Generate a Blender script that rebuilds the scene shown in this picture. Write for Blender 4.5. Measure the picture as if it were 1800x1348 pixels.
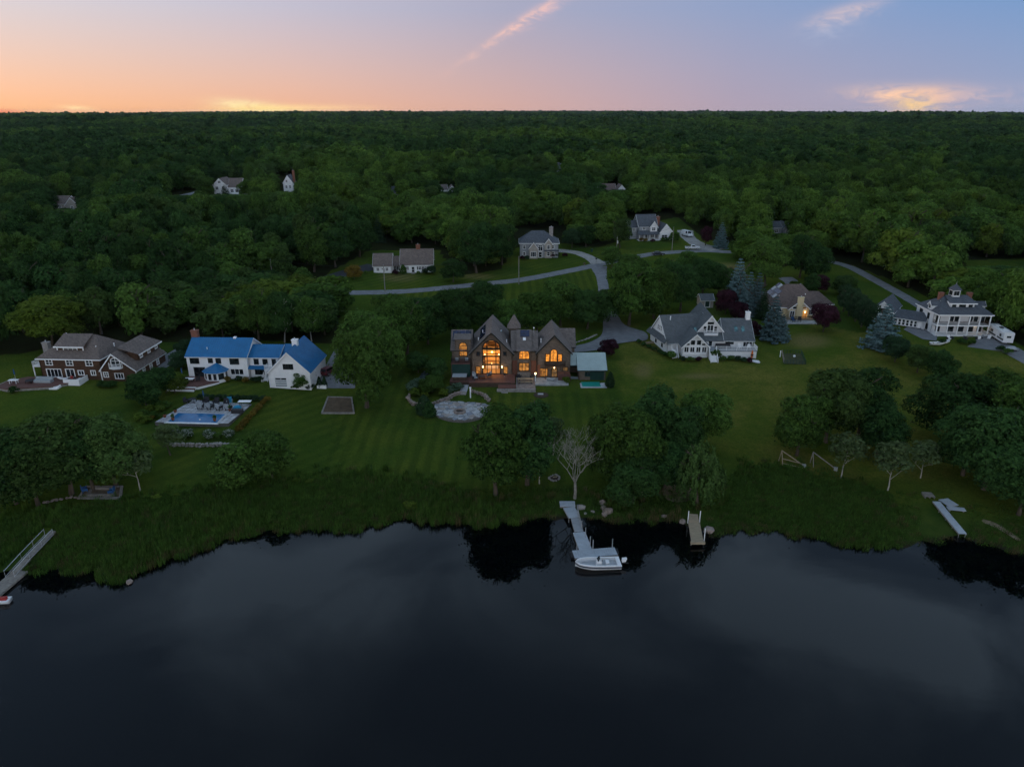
import bpy, bmesh, math, random
import numpy as np
from mathutils import Vector, Matrix
from mathutils.geometry import tessellate_polygon

for o in list(bpy.data.objects):
    bpy.data.objects.remove(o)
scene = bpy.context.scene
COL = scene.collection
rnd = random.Random(7)
PI = math.pi
R = math.radians

# ---------------------------------------------------------------- camera
CAM_Z = 60.0
PITCH = math.atan((674 - 196) / 1248.0)
FPX = 1248.0
cam_data = bpy.data.cameras.new('camera')
cam_data.sensor_width = 36.0
cam_data.lens = 36.0 * FPX / 1800.0
cam_data.clip_start = 1.0
cam_data.clip_end = 30000.0
cam = bpy.data.objects.new('camera', cam_data)
COL.objects.link(cam)
cam.location = (0, 0, CAM_Z)
cam.rotation_euler = (PI / 2 - PITCH, 0, 0)
scene.camera = cam

# ---------------------------------------------------------------- render / exposure
scene.render.engine = 'CYCLES'
scene.view_settings.view_transform = 'Standard'
scene.view_settings.look = 'None'
scene.view_settings.gamma = 1.0
scene.view_settings.use_curve_mapping = False
scene.view_settings.exposure = 0.55
cy = scene.cycles
cy.max_bounces = 4
cy.diffuse_bounces = 1
cy.glossy_bounces = 2
cy.transmission_bounces = 2
cy.transparent_max_bounces = 6
cy.use_denoising = True
cy.use_light_tree = False
cy.sample_clamp_indirect = 4.0
cy.use_adaptive_sampling = True
cy.adaptive_threshold = 0.03


def ray_dir(u, v):
    ax = (u - 900.0) / FPX
    ay = (674.0 - v) / FPX
    return np.array([ax, math.cos(PITCH) + ay * math.sin(PITCH), -math.sin(PITCH) + ay * math.cos(PITCH)])


# ---------------------------------------------------------------- world: dusk sky
SUN_AZ = R(-44)          # afterglow lies ahead and to the left
world = bpy.data.worlds.new('World')
scene.world = world
world.use_nodes = True
nt = world.node_tree
nt.nodes.clear()


class NB:
    """tiny node builder"""
    def __init__(self, tree):
        self.t = tree

    def n(self, kind, **kw):
        nd = self.t.nodes.new(kind)
        for k, v in kw.items():
            setattr(nd, k, v)
        return nd

    def put(self, sock, val):
        if isinstance(val, bpy.types.NodeSocket):
            self.t.links.new(val, sock)
        elif val is not None:
            sock.default_value = val

    def m(self, op, a, b=None, c=None, clamp=False):
        nd = self.n('ShaderNodeMath', operation=op, use_clamp=clamp)
        self.put(nd.inputs[0], a)
        if b is not None:
            self.put(nd.inputs[1], b)
        if c is not None:
            self.put(nd.inputs[2], c)
        return nd.outputs[0]

    def vm(self, op, a, b=None):
        nd = self.n('ShaderNodeVectorMath', operation=op)
        self.put(nd.inputs[0], a)
        if b is not None:
            self.put(nd.inputs[1], b)
        return nd.outputs['Value'] if op in ('DOT_PRODUCT', 'LENGTH') else nd.outputs[0]

    def mr(self, x, a, b, c=0.0, d=1.0, smooth=False):
        nd = self.n('ShaderNodeMapRange', interpolation_type='SMOOTHSTEP' if smooth else 'LINEAR')
        for s, val in zip(nd.inputs[:5], (x, a, b, c, d)):
            self.put(s, val)
        return nd.outputs[0]

    def mix(self, f, a, b, blend='MIX'):
        nd = self.n('ShaderNodeMix', data_type='RGBA', blend_type=blend)
        self.put(nd.inputs[0], f)
        for s, val in ((nd.inputs[6], a), (nd.inputs[7], b)):
            if isinstance(val, tuple) and len(val) == 3:
                val = val + (1.0,)
            self.put(s, val)
        return nd.outputs[2]

    def ramp(self, f, stops):
        nd = self.n('ShaderNodeValToRGB')
        el = nd.color_ramp.elements
        while len(el) < len(stops):
            el.new(0.5)
        for e, (p, c) in zip(el, stops):
            e.position = p
            e.color = tuple(c) + (1.0,) if len(c) == 3 else c
        self.put(nd.inputs[0], f)
        return nd.outputs[0]

    def noise(self, vec, scale, detail=4.0, rough=0.55, out='Fac', dist=0.0):
        nd = self.n('ShaderNodeTexNoise')
        self.put(nd.inputs['Vector'], vec)
        nd.inputs['Scale'].default_value = scale
        nd.inputs['Detail'].default_value = detail
        nd.inputs['Roughness'].default_value = rough
        nd.inputs['Distortion'].default_value = dist
        return nd.outputs[out]


def srgb(r, g, b):
    f = lambda c: (c / 255 / 12.92) if c / 255 <= 0.04045 else ((c / 255 + 0.055) / 1.055) ** 2.4
    return (f(r), f(g), f(b))


B = NB(nt)
tc = B.n('ShaderNodeTexCoord')
dvec = B.vm('NORMALIZE', tc.outputs['Generated'])
sep = B.n('ShaderNodeSeparateXYZ')
B.put(sep.inputs[0], dvec)
dx, dy, dz = sep.outputs
hlen = B.m('SQRT', B.m('ADD', B.m('MULTIPLY', dx, dx), B.m('ADD', B.m('MULTIPLY', dy, dy), 1e-5)))
sx = B.mr(B.m('DIVIDE', dx, hlen), -1, 1, 0, 1)
hor = B.ramp(sx, [(0.0, srgb(255, 184, 108)), (0.21, srgb(252, 188, 126)), (0.36, srgb(244, 182, 140)),
                  (0.5, srgb(217, 172, 158)), (0.64, srgb(180, 162, 176)), (0.79, srgb(160, 166, 192)), (1.0, srgb(150, 166, 196))])
mid = B.ramp(sx, [(0.0, srgb(206, 206, 216)), (0.21, srgb(208, 207, 216)), (0.36, srgb(190, 187, 205)),
                  (0.5, srgb(164, 166, 192)), (0.64, srgb(140, 158, 196)), (0.79, srgb(112, 152, 202)), (1.0, srgb(104, 146, 198))])
zen = srgb(190, 204, 226)
fz = B.m('POWER', B.mr(dz, -0.005, 0.118), 0.8)
col = B.mix(fz, hor, mid)
col = B.mix(1.0, col, (0.69, 0.69, 0.69), 'MULTIPLY')
fz2 = B.mr(dz, 0.12, 0.6, 0, 1, True)
col = B.mix(fz2, col, zen + (1.0,))
back = B.mr(dy, 0.35, -0.4, 0, 1, True)
backcol = B.mix(B.mr(dz, 0.0, 0.5), (1.08, 1.06, 1.10, 1.0), srgb(218, 228, 244) + (1.0,))
col = B.mix(back, col, backcol)
# high thin cloud, planar layer overhead (mirrored by the lake)
zc = B.m('MAXIMUM', dz, 0.05)
cmb = B.n('ShaderNodeCombineXYZ')
B.put(cmb.inputs[0], B.m('DIVIDE', dx, zc))
B.put(cmb.inputs[1], B.m('DIVIDE', dy, zc))
cl = B.noise(cmb.outputs[0], 2.5, 6.0, 0.58, dist=0.6)
clsum = B.m('ADD', B.m('MULTIPLY', B.m('SUBTRACT', cl, 0.5), 2.1), 0.26)
# cloud banks, placed where the lake mirrors them
for (u_c, v_c, sz, am) in ((540, 1000, .20, .60), (440, 1090, .16, .32), (1560, 1090, .22, .75), (1690, 1150, .15, .45), (1290, 1000, .16, .40), (760, 1060, .26, .25), (1090, 1130, .2, .2), (760, 1205, .13, -.45), (150, 1240, .22, -.4), (1000, 1320, .2, -.45), (1650, 1330, .18, -.35)):
    dd = ray_dir(u_c, v_c)
    px_, py_ = dd[0] / -dd[2], dd[1] / -dd[2]
    df_ = B.vm('LENGTH', B.vm('SUBTRACT', cmb.outputs[0], (px_, py_, 0.0)))
    q_ = B.m('DIVIDE', B.m('ADD', df_, B.m('MULTIPLY', B.m('SUBTRACT', cl, 0.5), -0.5)), sz)
    g_ = B.m('EXPONENT', B.m('MULTIPLY', B.m('MULTIPLY', q_, q_), -1.0))
    clsum = B.m('ADD', clsum, B.m('MULTIPLY', g_, am))
clf = B.mr(clsum, 0.0, 1.0, 0, 1)
cmask = B.mr(dz, 0.2, 0.42, 0, 1, True)
cloudcol = B.mix(clf, srgb(74, 102, 130) + (1.0,), srgb(158, 186, 212) + (1.0,))
cloudcol = B.mix(B.m('MULTIPLY', B.mr(dz, 0.58, 0.78, 0, 0.7, True), B.mr(dy, 0.1, 0.5, 0, 1, True)), cloudcol, srgb(58, 78, 102) + (1.0,))
col = B.mix(B.m('MULTIPLY', cmask, 0.85), col, cloudcol)
# wisps lit by the afterglow
wn = B.noise(B.vm('MULTIPLY', dvec, (1.0, 1.0, 2.6)), 38.0, 6.0, 0.62, dist=0.9)
def wisp(u, v, a, b, rot, thr, color, amt, nscale):
    global col
    c = ray_dir(u, v)
    c /= np.linalg.norm(c)
    right = np.cross(c, [0, 0, 1.0]); right /= np.linalg.norm(right)
    up = np.cross(right, c)
    cr, sr = math.cos(R(rot)), math.sin(R(rot))
    e1 = right * cr + up * sr
    e2 = -right * sr + up * cr
    U = B.m('DIVIDE', B.vm('DOT_PRODUCT', dvec, tuple(e1)), a)
    V = B.m('DIVIDE', B.vm('DOT_PRODUCT', dvec, tuple(e2)), b)
    fwd = B.m('GREATER_THAN', B.vm('DOT_PRODUCT', dvec, tuple(c)), 0.5)
    nz = wn
    V2 = B.m('ADD', V, B.m('MULTIPLY', B.m('SUBTRACT', nz, 0.5), 1.6))
    g = B.m('EXPONENT', B.m('MULTIPLY', B.m('ADD', B.m('MULTIPLY', U, U), B.m('MULTIPLY', V2, V2)), -1.0))
    g = B.m('MULTIPLY', B.m('MULTIPLY', g, B.mr(nz, thr, thr + 0.3, 0.15, 1.0)), fwd)
    col = B.mix(B.m('MULTIPLY', g, amt, clamp=True), col, tuple(c_ * 0.69 for c_ in color) + (1.0,))

wisp(903, 48, 0.062, 0.0042, 31, 0.38, srgb(255, 200, 182), 1.0, 1.6)
wisp(945, 25, 0.035, 0.008, 24, 0.42, srgb(246, 196, 190), 0.8, 1.6)
wisp(1482, 25, 0.034, 0.0085, 14, 0.32, srgb(222, 196, 196), 0.9, 1.4)
wisp(1460, 52, 0.03, 0.012, 10, 0.35, srgb(170, 178, 206), 0.6, 1.4)
wisp(1595, 164, 0.055, 0.008, -2, 0.36, srgb(255, 208, 176), 1.1, 1.3)
wisp(1620, 176, 0.03, 0.012, 8, 0.36, srgb(255, 200, 160), 1.0, 1.3)
wisp(1606, 184, 0.02, 0.008, 0, 0.3, srgb(255, 214, 140), 1.1, 1.2)
wisp(1680, 170, 0.06, 0.010, 4, 0.35, srgb(214, 188, 192), 0.5, 1.4)
wisp(440, 186, 0.035, 0.0055, -6, 0.34, srgb(255, 240, 180), 1.4, 1.5)
wisp(470, 192, 0.05, 0.004, 0, 0.2, srgb(255, 228, 150), 1.2, 1.5)
wisp(540, 190, 0.07, 0.004, 0, 0.3, srgb(255, 214, 160), 0.8, 1.5)
wisp(136, 190, 0.014, 0.0022, -4, 0.2, srgb(255, 224, 170), 0.9, 1.5)
wisp(8, 197, 0.02, 0.003, -3, 0.2, srgb(236, 130, 90), 0.8, 1.5)
# faint physical twilight sky under it
sky = B.n('ShaderNodeTexSky', sky_type='NISHITA')
sky.sun_disc = False
sky.sun_elevation = R(0.0)
sky.sun_rotation = SUN_AZ
bg2 = B.n('ShaderNodeBackground')
B.put(bg2.inputs[0], sky.outputs[0]); bg2.inputs[1].default_value = 0.015
bg1 = B.n('ShaderNodeBackground')
B.put(bg1.inputs[0], col); bg1.inputs[1].default_value = 1.0
add = B.n('ShaderNodeAddShader')
nt.links.new(bg1.outputs[0], add.inputs[0]); nt.links.new(bg2.outputs[0], add.inputs[1])
wo = B.n('ShaderNodeOutputWorld')
nt.links.new(add.outputs[0], wo.inputs[0])
world.cycles.sampling_method = 'MANUAL'
world.cycles.sample_map_resolution = 512

# the sun has just set: only a very soft warm afterglow
sd = bpy.data.lights.new('sun', 'SUN')
sd.energy = 0.3
sd.angle = R(25)
sd.color = (1.0, 0.72, 0.5)
sun = bpy.data.objects.new('sun', sd)
COL.objects.link(sun)
sv = Vector((math.sin(SUN_AZ) * math.cos(R(9)), math.cos(SUN_AZ) * math.cos(R(9)), math.sin(R(9))))
sun.rotation_euler = (-sv).to_track_quat('-Z', 'Y').to_euler()
sun.location = (0, 0, 120)

# ---------------------------------------------------------------- terrain function
SHORE_PX = [(-900, 1090), (-300, 1040), (-60, 1020), (40, 1004), (110, 1004), (165, 1008), (205, 1026), (245, 1010), (300, 985), (360, 964),
            (420, 944), (500, 931), (560, 935), (640, 930), (700, 912), (760, 918), (850, 926), (920, 916), (1000, 910),
            (1060, 918), (1150, 917), (1200, 922), (1260, 940), (1340, 931), (1400, 942), (1480, 956), (1560, 966),
            (1620, 956), (1680, 946), (1740, 956), (1800, 976), (2100, 1020), (2700, 1080)]


def plane_hit(u, v, z=0.0):
    d = ray_dir(u, v)
    t = (z - CAM_Z) / d[2]
    return np.array([d[0] * t, d[1] * t])


_sp = np.array([plane_hit(*p) for p in SHORE_PX])
_sp = _sp[np.argsort(_sp[:, 0])]
PROF = np.array([(-3000, -8), (-200, -6), (-20, -2.5), (-2, -0.5), (0, -0.06), (2, 0.35), (12, 0.8), (30, 1.8), (60, 3.6), (100, 5.6),
                 (160, 8.5), (250, 12), (400, 16), (800, 21), (1600, 26), (3000, 31), (4500, 33.5), (9000, 34)], float)


def h(x, y):
    x = np.asarray(x, float); y = np.asarray(y, float)
    ys = np.interp(x, _sp[:, 0], _sp[:, 1])
    wob = 0.7 * np.sin(x * 0.9 + 1.3 * np.sin(x * 0.31)) + 0.4 * np.sin(x * 2.1 + 0.5)
    d = y - ys + wob * np.clip(1 - np.abs(y - ys) / 12, 0, 1)
    z = np.interp(d, PROF[:, 0], PROF[:, 1])
    f = np.clip((d - 180) / 500, 0, 1)
    z = z + f * (2.6 * np.sin(x / 90 + 0.6) * np.sin(y / 130 + 1.0) + 4.2 * np.sin(x / 310 + 2) * np.sin(y / 420 + 0.5))
    f2 = np.clip((d - 1200) / 2500, 0, 1)
    z = z + f2 * (4.0 * np.sin(x / 430 + 2.1 * np.sin(y / 700)) * np.sin(y / 510 + 1.7) + 2.0 * np.sin(x / 170 + y / 260) - 9.0 * np.clip(x / 4200, -1, 1) ** 2)
    z = z + f2 * (3.0 * np.sin(x / 1500 + 1.2) + 1.5 * np.sin(x / 520 + y / 900))
    return z


_ts = np.concatenate([np.linspace(60, 500, 3500), np.geomspace(501, 12000, 1500)])


def hit(u, v):
    d = ray_dir(u, v)
    zz = CAM_Z + d[2] * _ts - np.maximum(h(d[0] * _ts, d[1] * _ts), -0.02)
    i = int(np.argmax(zz < 0))
    if i == 0:
        i = len(_ts) - 1
    a, b = zz[i - 1], zz[i]
    t = _ts[i - 1] + (_ts[i] - _ts[i - 1]) * (a / (a - b) if a != b else 0)
    x, y = d[0] * t, d[1] * t
    return Vector((x, y, float(h(x, y))))


def project(x, y, z):
    cp, sp = math.cos(PITCH), math.sin(PITCH)
    dzz = z - CAM_Z
    dep = y * cp - dzz * sp
    upv = y * sp + dzz * cp
    return 900 + FPX * x / dep, 674 - FPX * upv / dep, dep


def in_poly(x, y, poly):
    c = False
    j = len(poly) - 1
    for i in range(len(poly)):
        xi, yi = poly[i]; xj, yj = poly[j]
        if (yi > y) != (yj > y) and x < (xj - xi) * (y - yi) / (yj - yi) + xi:
            c = not c
        j = i
    return c


# ---------------------------------------------------------------- mesh + object helpers
def new_obj(name, mesh, parent=None):
    o = bpy.data.objects.new(name, mesh)
    COL.objects.link(o)
    if parent is not None:
        o.parent = parent
    return o


def tag(o, label=None, cat=None, group=None, kind=None):
    if label: o['label'] = label
    if cat: o['category'] = cat
    if group: o['group'] = group
    if kind: o['kind'] = kind
    return o


def empty(name, loc=(0, 0, 0), rz=0.0, label=None, cat=None, group=None):
    o = bpy.data.objects.new(name, None)
    COL.objects.link(o)
    o.empty_display_size = 0.5
    o.location = loc
    o.rotation_euler = (0, 0, rz)
    return tag(o, label, cat, group)


def copy_tree(o, parent=None):
    c = o.copy()
    COL.objects.link(c)
    c.parent = parent
    for ch in o.children:
        copy_tree(ch, c)
    return c


class MB:
    def __init__(self):
        self.v = []; self.f = []

    def add(self, vs, fs):
        k = len(self.v)
        self.v += [tuple(p) for p in vs]
        self.f += [tuple(i + k for i in f) for f in fs]
        return self

    def box(self, x0, x1, y0, y1, z0, z1):
        return self.add([(x0, y0, z0), (x1, y0, z0), (x1, y1, z0), (x0, y1, z0), (x0, y0, z1), (x1, y0, z1), (x1, y1, z1), (x0, y1, z1)],
                        [(0, 3, 2, 1), (4, 5, 6, 7), (0, 1, 5, 4), (1, 2, 6, 5), (2, 3, 7, 6), (3, 0, 4, 7)])

    def hexa(self, lo, hi):
        """box from 4 lower + 4 upper points"""
        return self.add(list(lo) + list(hi), [(0, 3, 2, 1), (4, 5, 6, 7), (0, 1, 5, 4), (1, 2, 6, 5), (2, 3, 7, 6), (3, 0, 4, 7)])

    def prism(self, poly, z0, z1):
        n = len(poly)
        vs = [(x, y, z0) for x, y in poly] + [(x, y, z1) for x, y in poly]
        return self.add(vs, [tuple(range(n - 1, -1, -1)), tuple(range(n, 2 * n))] + [(i, (i + 1) % n, n + (i + 1) % n, n + i) for i in range(n)])

    def xprism(self, poly, x0, x1):
        """polygon in (y,z) extruded along x"""
        n = len(poly)
        vs = [(x0, a, b) for a, b in poly] + [(x1, a, b) for a, b in poly]
        return self.add(vs, [tuple(range(n - 1, -1, -1)), tuple(range(n, 2 * n))] + [(i, (i + 1) % n, n + (i + 1) % n, n + i) for i in range(n)])

    def tube(self, p0, p1, r0, r1=None, n=6, cap=True):
        r1 = r0 if r1 is None else r1
        p0 = Vector(p0); p1 = Vector(p1)
        ax = p1 - p0
        if ax.length < 1e-6:
            return self
        q = ax.to_track_quat('Z', 'Y')
        vs = []
        for p, r in ((p0, r0), (p1, r1)):
            for i in range(n):
                a = 2 * PI * i / n
                vs.append(p + q @ Vector((r * math.cos(a), r * math.sin(a), 0)))
        fs = [(i, (i + 1) % n, n + (i + 1) % n, n + i) for i in range(n)]
        if cap:
            fs += [tuple(range(n - 1, -1, -1)), tuple(range(n, 2 * n))]
        return self.add(vs, fs)

    def lathe(self, prof, n=12, c=(0, 0, 0)):
        k = len(prof)
        vs = []
        for r, z in prof:
            for i in range(n):
                a = 2 * PI * i / n
                vs.append((c[0] + r * math.cos(a), c[1] + r * math.sin(a), c[2] + z))
        fs = [(j * n + i, j * n + (i + 1) % n, (j + 1) * n + (i + 1) % n, (j + 1) * n + i) for j in range(k - 1) for i in range(n)]
        fs += [tuple(range(n - 1, -1, -1)), tuple(range((k - 1) * n, k * n))]
        return self.add(vs, fs)

    def slab(self, quad, t):
        """a quad (seen from outside, ccw) thickened inwards/downwards by t along its normal"""
        q = [Vector(p) for p in quad]
        nrm = (q[1] - q[0]).cross(q[2] - q[0]).normalized()
        lo = [p - nrm * t for p in q]
        n = len(q)
        return self.add(q + lo, [tuple(range(n)), tuple(range(2 * n - 1, n - 1, -1))] + [(i, n + i, n + (i + 1) % n, (i + 1) % n) for i in range(n)])

    def mesh(self, name):
        me = bpy.data.meshes.new(name)
        me.from_pydata([tuple(p) for p in self.v], [], self.f)
        me.update()
        return me

    def build(self, name, mat, parent=None, smooth=False):
        me = self.mesh(name)
        if mat is not None:
            me.materials.append(mat)
        if smooth:
            me.shade_smooth()
        return new_obj(name, me, parent)


# ---------------------------------------------------------------- materials
def newmat(name):
    m = bpy.data.materials.new(name)
    m.use_nodes = True
    t = m.node_tree
    b = NB(t)
    p = t.nodes['Principled BSDF']
    return m, b, p


def pm(name, c, rough=0.75, var=0.25, scale=3.0, bump=0.0, metal=0.0, c2=None, bscale=None, spec=0.3, stretch=None, grime=0.0):
    m, b, p = newmat(name)
    tc = b.n('ShaderNodeTexCoord')
    vec = tc.outputs['Object']
    if stretch:
        mp = b.n('ShaderNodeMapping')
        b.put(mp.inputs[0], vec)
        mp.inputs['Scale'].default_value = stretch
        vec = mp.outputs[0]
    n1 = b.noise(vec, scale, 5.0, 0.6)
    lo = tuple(x * (1 - var) for x in c)
    hi = tuple(min(1, x * (1 + var)) for x in (c2 or c))
    colr = b.mix(b.mr(n1, 0.3, 0.7), lo, hi)
    if grime:
        n2 = b.noise(tc.outputs['Object'], 0.45, 4.0, 0.6)
        colr = b.mix(b.mr(n2, 0.5, 0.75, 0, grime), colr, tuple(x * 0.55 for x in c))
    b.put(p.inputs['Base Color'], colr)
    p.inputs['Roughness'].default_value = rough
    p.inputs['Metallic'].default_value = metal
    p.inputs['Specular IOR Level'].default_value = spec
    if bump:
        bp = b.n('ShaderNodeBump')
        bp.inputs['Strength'].default_value = bump
        bp.inputs['Distance'].default_value = 0.05
        b.put(bp.inputs['Height'], b.noise(vec, bscale or scale * 4, 3.0, 0.6))
        b.put(p.inputs['Normal'], bp.outputs[0])
    return m


def emit(name, c, strength, c2=None, scale=1.2):
    m, b, p = newmat(name)
    tc = b.n('ShaderNodeTexCoord')
    colr = c + (1.0,)
    if c2:
        n1 = b.noise(tc.outputs['Object'], scale, 3.0, 0.6)
        colr = b.mix(b.mr(n1, 0.35, 0.65), c2, c)
    p.inputs['Base Color'].default_value = (0.05, 0.04, 0.03, 1)
    p.inputs['Roughness'].default_value = 0.2
    b.put(p.inputs['Emission Color'], colr)
    p.inputs['Emission Strength'].default_value = strength
    return m


def shingle(name, c, var=0.3, course=0.28):
    """asphalt / cedar shingles: course lines and per-tab tone"""
    m, b, p = newmat(name)
    tc = b.n('ShaderNodeTexCoord')
    br = b.n('ShaderNodeTexBrick')
    mp = b.n('ShaderNodeMapping')
    # object coordinates: mix x+y for the run, z for the rise
    s = b.n('ShaderNodeSeparateXYZ')
    b.put(s.inputs[0], tc.outputs['Object'])
    cb = b.n('ShaderNodeCombineXYZ')
    b.put(cb.inputs[0], b.m('ADD', s.outputs[0], s.outputs[1]))
    b.put(cb.inputs[1], s.outputs[2])
    b.put(br.inputs['Vector'], cb.outputs[0])
    br.inputs['Color1'].default_value = tuple(x * (1 - var) for x in c) + (1,)
    br.inputs['Color2'].default_value = tuple(x * (1 + var) for x in c) + (1,)
    br.inputs['Mortar'].default_value = tuple(x * 0.45 for x in c) + (1,)
    br.inputs['Scale'].default_value = 1.0
    br.inputs['Mortar Size'].default_value = 0.012
    br.inputs['Brick Width'].default_value = 0.42
    br.inputs['Row Height'].default_value = course
    n1 = b.noise(tc.outputs['Object'], 0.6, 4.0, 0.6)
    colr = b.mix(b.mr(n1, 0.35, 0.7, 0, 0.55), br.outputs['Color'], tuple(x * 0.62 for x in c) + (1,))
    n2 = b.noise(tc.outputs['Object'], 7.0, 3.0, 0.7)
    colr = b.mix(b.mr(n2, 0.35, 0.7, 0, 0.35), colr, tuple(min(1, x * 1.5) for x in c) + (1,))
    b.put(p.inputs['Base Color'], colr)
    p.inputs['Roughness'].default_value = 0.85
    p.inputs['Specular IOR Level'].default_value = 0.25
    bp = b.n('ShaderNodeBump')
    bp.inputs['Strength'].default_value = 0.6
    bp.inputs['Distance'].default_value = 0.03
    b.put(bp.inputs['Height'], br.outputs['Fac'])
    bp.invert = True
    b.put(p.inputs['Normal'], bp.outputs[0])
    return m


def clapboard(name, c, course=0.2, var=0.05):
    m, b, p = newmat(name)
    tc = b.n('ShaderNodeTexCoord')
    s = b.n('ShaderNodeSeparateXYZ')
    b.put(s.inputs[0], tc.outputs['Object'])
    fr = b.m('FRACT', b.m('DIVIDE', s.outputs[2], course))
    n1 = b.noise(tc.outputs['Object'], 0.9, 4.0, 0.6)
    colr = b.mix(b.mr(n1, 0.35, 0.7), tuple(x * (1 - 2.5 * var) for x in c) + (1,), tuple(min(1, x * (1 + var)) for x in c) + (1,))
    b.put(p.inputs['Base Color'], colr)
    p.inputs['Roughness'].default_value = 0.6
    bp = b.n('ShaderNodeBump')
    bp.inputs['Strength'].default_value = 0.7
    bp.inputs['Distance'].default_value = 0.02
    b.put(bp.inputs['Height'], fr)
    b.put(p.inputs['Normal'], bp.outputs[0])
    return m


def glass_mat(name, c=(0.012, 0.016, 0.02), rough=0.06, spec=0.6):
    m, b, p = newmat(name)
    tc = b.n('ShaderNodeTexCoord')
    n1 = b.noise(tc.outputs['Object'], 0.8, 3.0, 0.6)
    b.put(p.inputs['Base Color'], b.mix(b.mr(n1, 0.35, 0.65), tuple(x * 0.4 for x in c) + (1,), tuple(x * 2.2 for x in c) + (1,)))
    p.inputs['Roughness'].default_value = rough
    p.inputs['Specular IOR Level'].default_value = spec
    return m


M = {}
M['white'] = clapboard('white_clapboard', (0.86, 0.86, 0.86), var=0.03)
M['white_smooth'] = pm('white_paint', (0.85, 0.85, 0.85), 0.5, 0.06, 2.0)
M['cream'] = clapboard('cream_clapboard', (0.66, 0.54, 0.32))
M['greywall'] = clapboard('grey_clapboard', (0.34, 0.36, 0.38))
M['taupe'] = clapboard('taupe_clapboard', (0.42, 0.38, 0.33))
M['brown_sh'] = shingle('brown_shingle_wall', (0.088, 0.046, 0.027), 0.35, 0.2)
M['cedar'] = shingle('weathered_cedar_wall', (0.17, 0.13, 0.10), 0.28, 0.2)
M['cedar_roof'] = shingle('cedar_roof', (0.15, 0.126, 0.114), 0.3)
M['roof_brown'] = shingle('brown_roof_shingle', (0.15, 0.12, 0.105), 0.25)
M['roof_grey'] = shingle('grey_roof_shingle', (0.10, 0.112, 0.12), 0.22)
M['roof_dark'] = shingle('dark_roof_shingle', (0.085, 0.095, 0.11), 0.25)
M['roof_tan'] = shingle('tan_roof_shingle', (0.125, 0.092, 0.08), 0.25)
M['blue_metal'] = pm('blue_metal_roof', (0.008, 0.13, 0.31), 0.42, 0.14, 0.5, spec=0.5)
M['green_metal'] = pm('pale_green_metal_roof', (0.34, 0.43, 0.42), 0.42, 0.1, 0.6, spec=0.5)
M['brick'] = pm('red_brick', (0.20, 0.085, 0.055), 0.85, 0.4, 9.0, 0.3)
M['stone'] = pm('grey_stone', (0.27, 0.25, 0.23), 0.85, 0.35, 2.0, 0.4)
M['stone_warm'] = pm('warm_field_stone', (0.25, 0.20, 0.17), 0.85, 0.4, 1.5, 0.4)
M['flag'] = pm('bluestone_flag', (0.35, 0.36, 0.36), 0.8, 0.35, 0.9, 0.25, grime=0.4)
M['joint'] = pm('stone_joint_sand', (0.13, 0.12, 0.11), 0.95, 0.3, 4.0)
M['paver'] = pm('pale_paver', (0.42, 0.43, 0.45), 0.75, 0.2, 1.2, 0.2, grime=0.3)
M['asphalt'] = pm('worn_asphalt', (0.175, 0.18, 0.19), 0.9, 0.22, 0.6, 0.3, bscale=12, grime=0.35)
M['asphalt_dark'] = pm('dark_asphalt', (0.035, 0.037, 0.045), 0.85, 0.2, 0.8, 0.3, bscale=12)
M['concrete'] = pm('pale_concrete_drive', (0.29, 0.28, 0.26), 0.9, 0.2, 0.7, 0.2, grime=0.35)
M['deck_red'] = pm('red_brown_deck', (0.13, 0.06, 0.048), 0.7, 0.25, 1.5, 0.3, stretch=(0.3, 6, 1))
M['deck_grey'] = pm('weathered_grey_deck', (0.27, 0.29, 0.31), 0.75, 0.2, 1.2, 0.25, stretch=(1, 5, 1))
M['wood_tan'] = pm('tan_timber', (0.30, 0.24, 0.16), 0.75, 0.25, 1.2, 0.25, stretch=(1, 6, 1))
M['wood_dark'] = pm('dark_timber', (0.07, 0.045, 0.03), 0.75, 0.3, 1.5, 0.2)
M['wood_grey'] = pm('silvered_timber', (0.22, 0.20, 0.175), 0.85, 0.3, 2.0, 0.3)
M['dock'] = pm('grey_dock_board', (0.36, 0.40, 0.44), 0.7, 0.14, 1.0, 0.2, grime=0.3)
M['metal'] = pm('galvanised_metal', (0.45, 0.46, 0.47), 0.45, 0.15, 3.0, metal=0.6)
M['black'] = pm('black_metal', (0.015, 0.015, 0.016), 0.5, 0.3, 3.0)
M['dark_green'] = pm('dark_green_paint', (0.012, 0.045, 0.036), 0.6, 0.2, 1.0)
M['dark_frame'] = pm('dark_window_frame', (0.012, 0.018, 0.016), 0.5, 0.3, 2.0)
M['glass'] = glass_mat('window_glass')
M['skylight'] = glass_mat('skylight_glass', (0.05, 0.13, 0.14), 0.08, 0.8)
M['solar'] = glass_mat('solar_panel_glass', (0.008, 0.012, 0.035), 0.12, 0.6)
M['bark'] = pm('tree_bark', (0.075, 0.058, 0.042), 0.95, 0.4, 3.0, 0.5, stretch=(1, 1, 0.25))
M['bark_pale'] = pm('pale_bark', (0.34, 0.31, 0.26), 0.9, 0.3, 2.5, 0.4, stretch=(1, 1, 0.3))
M['bark_dead'] = pm('bleached_dead_wood', (0.22, 0.205, 0.175), 0.9, 0.3, 2.0, 0.3)
M['soil'] = pm('bare_soil', (0.10, 0.07, 0.042), 0.95, 0.35, 0.8, 0.4)
M['sand'] = pm('bare_sand', (0.20, 0.15, 0.10), 0.95, 0.3, 0.7, 0.4)
M['mulch'] = pm('bark_mulch', (0.05, 0.035, 0.026), 0.95, 0.4, 3.0, 0.5)
M['fabric_blue'] = pm('blue_fabric', (0.02, 0.08, 0.2), 0.8, 0.2, 3.0)
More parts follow.
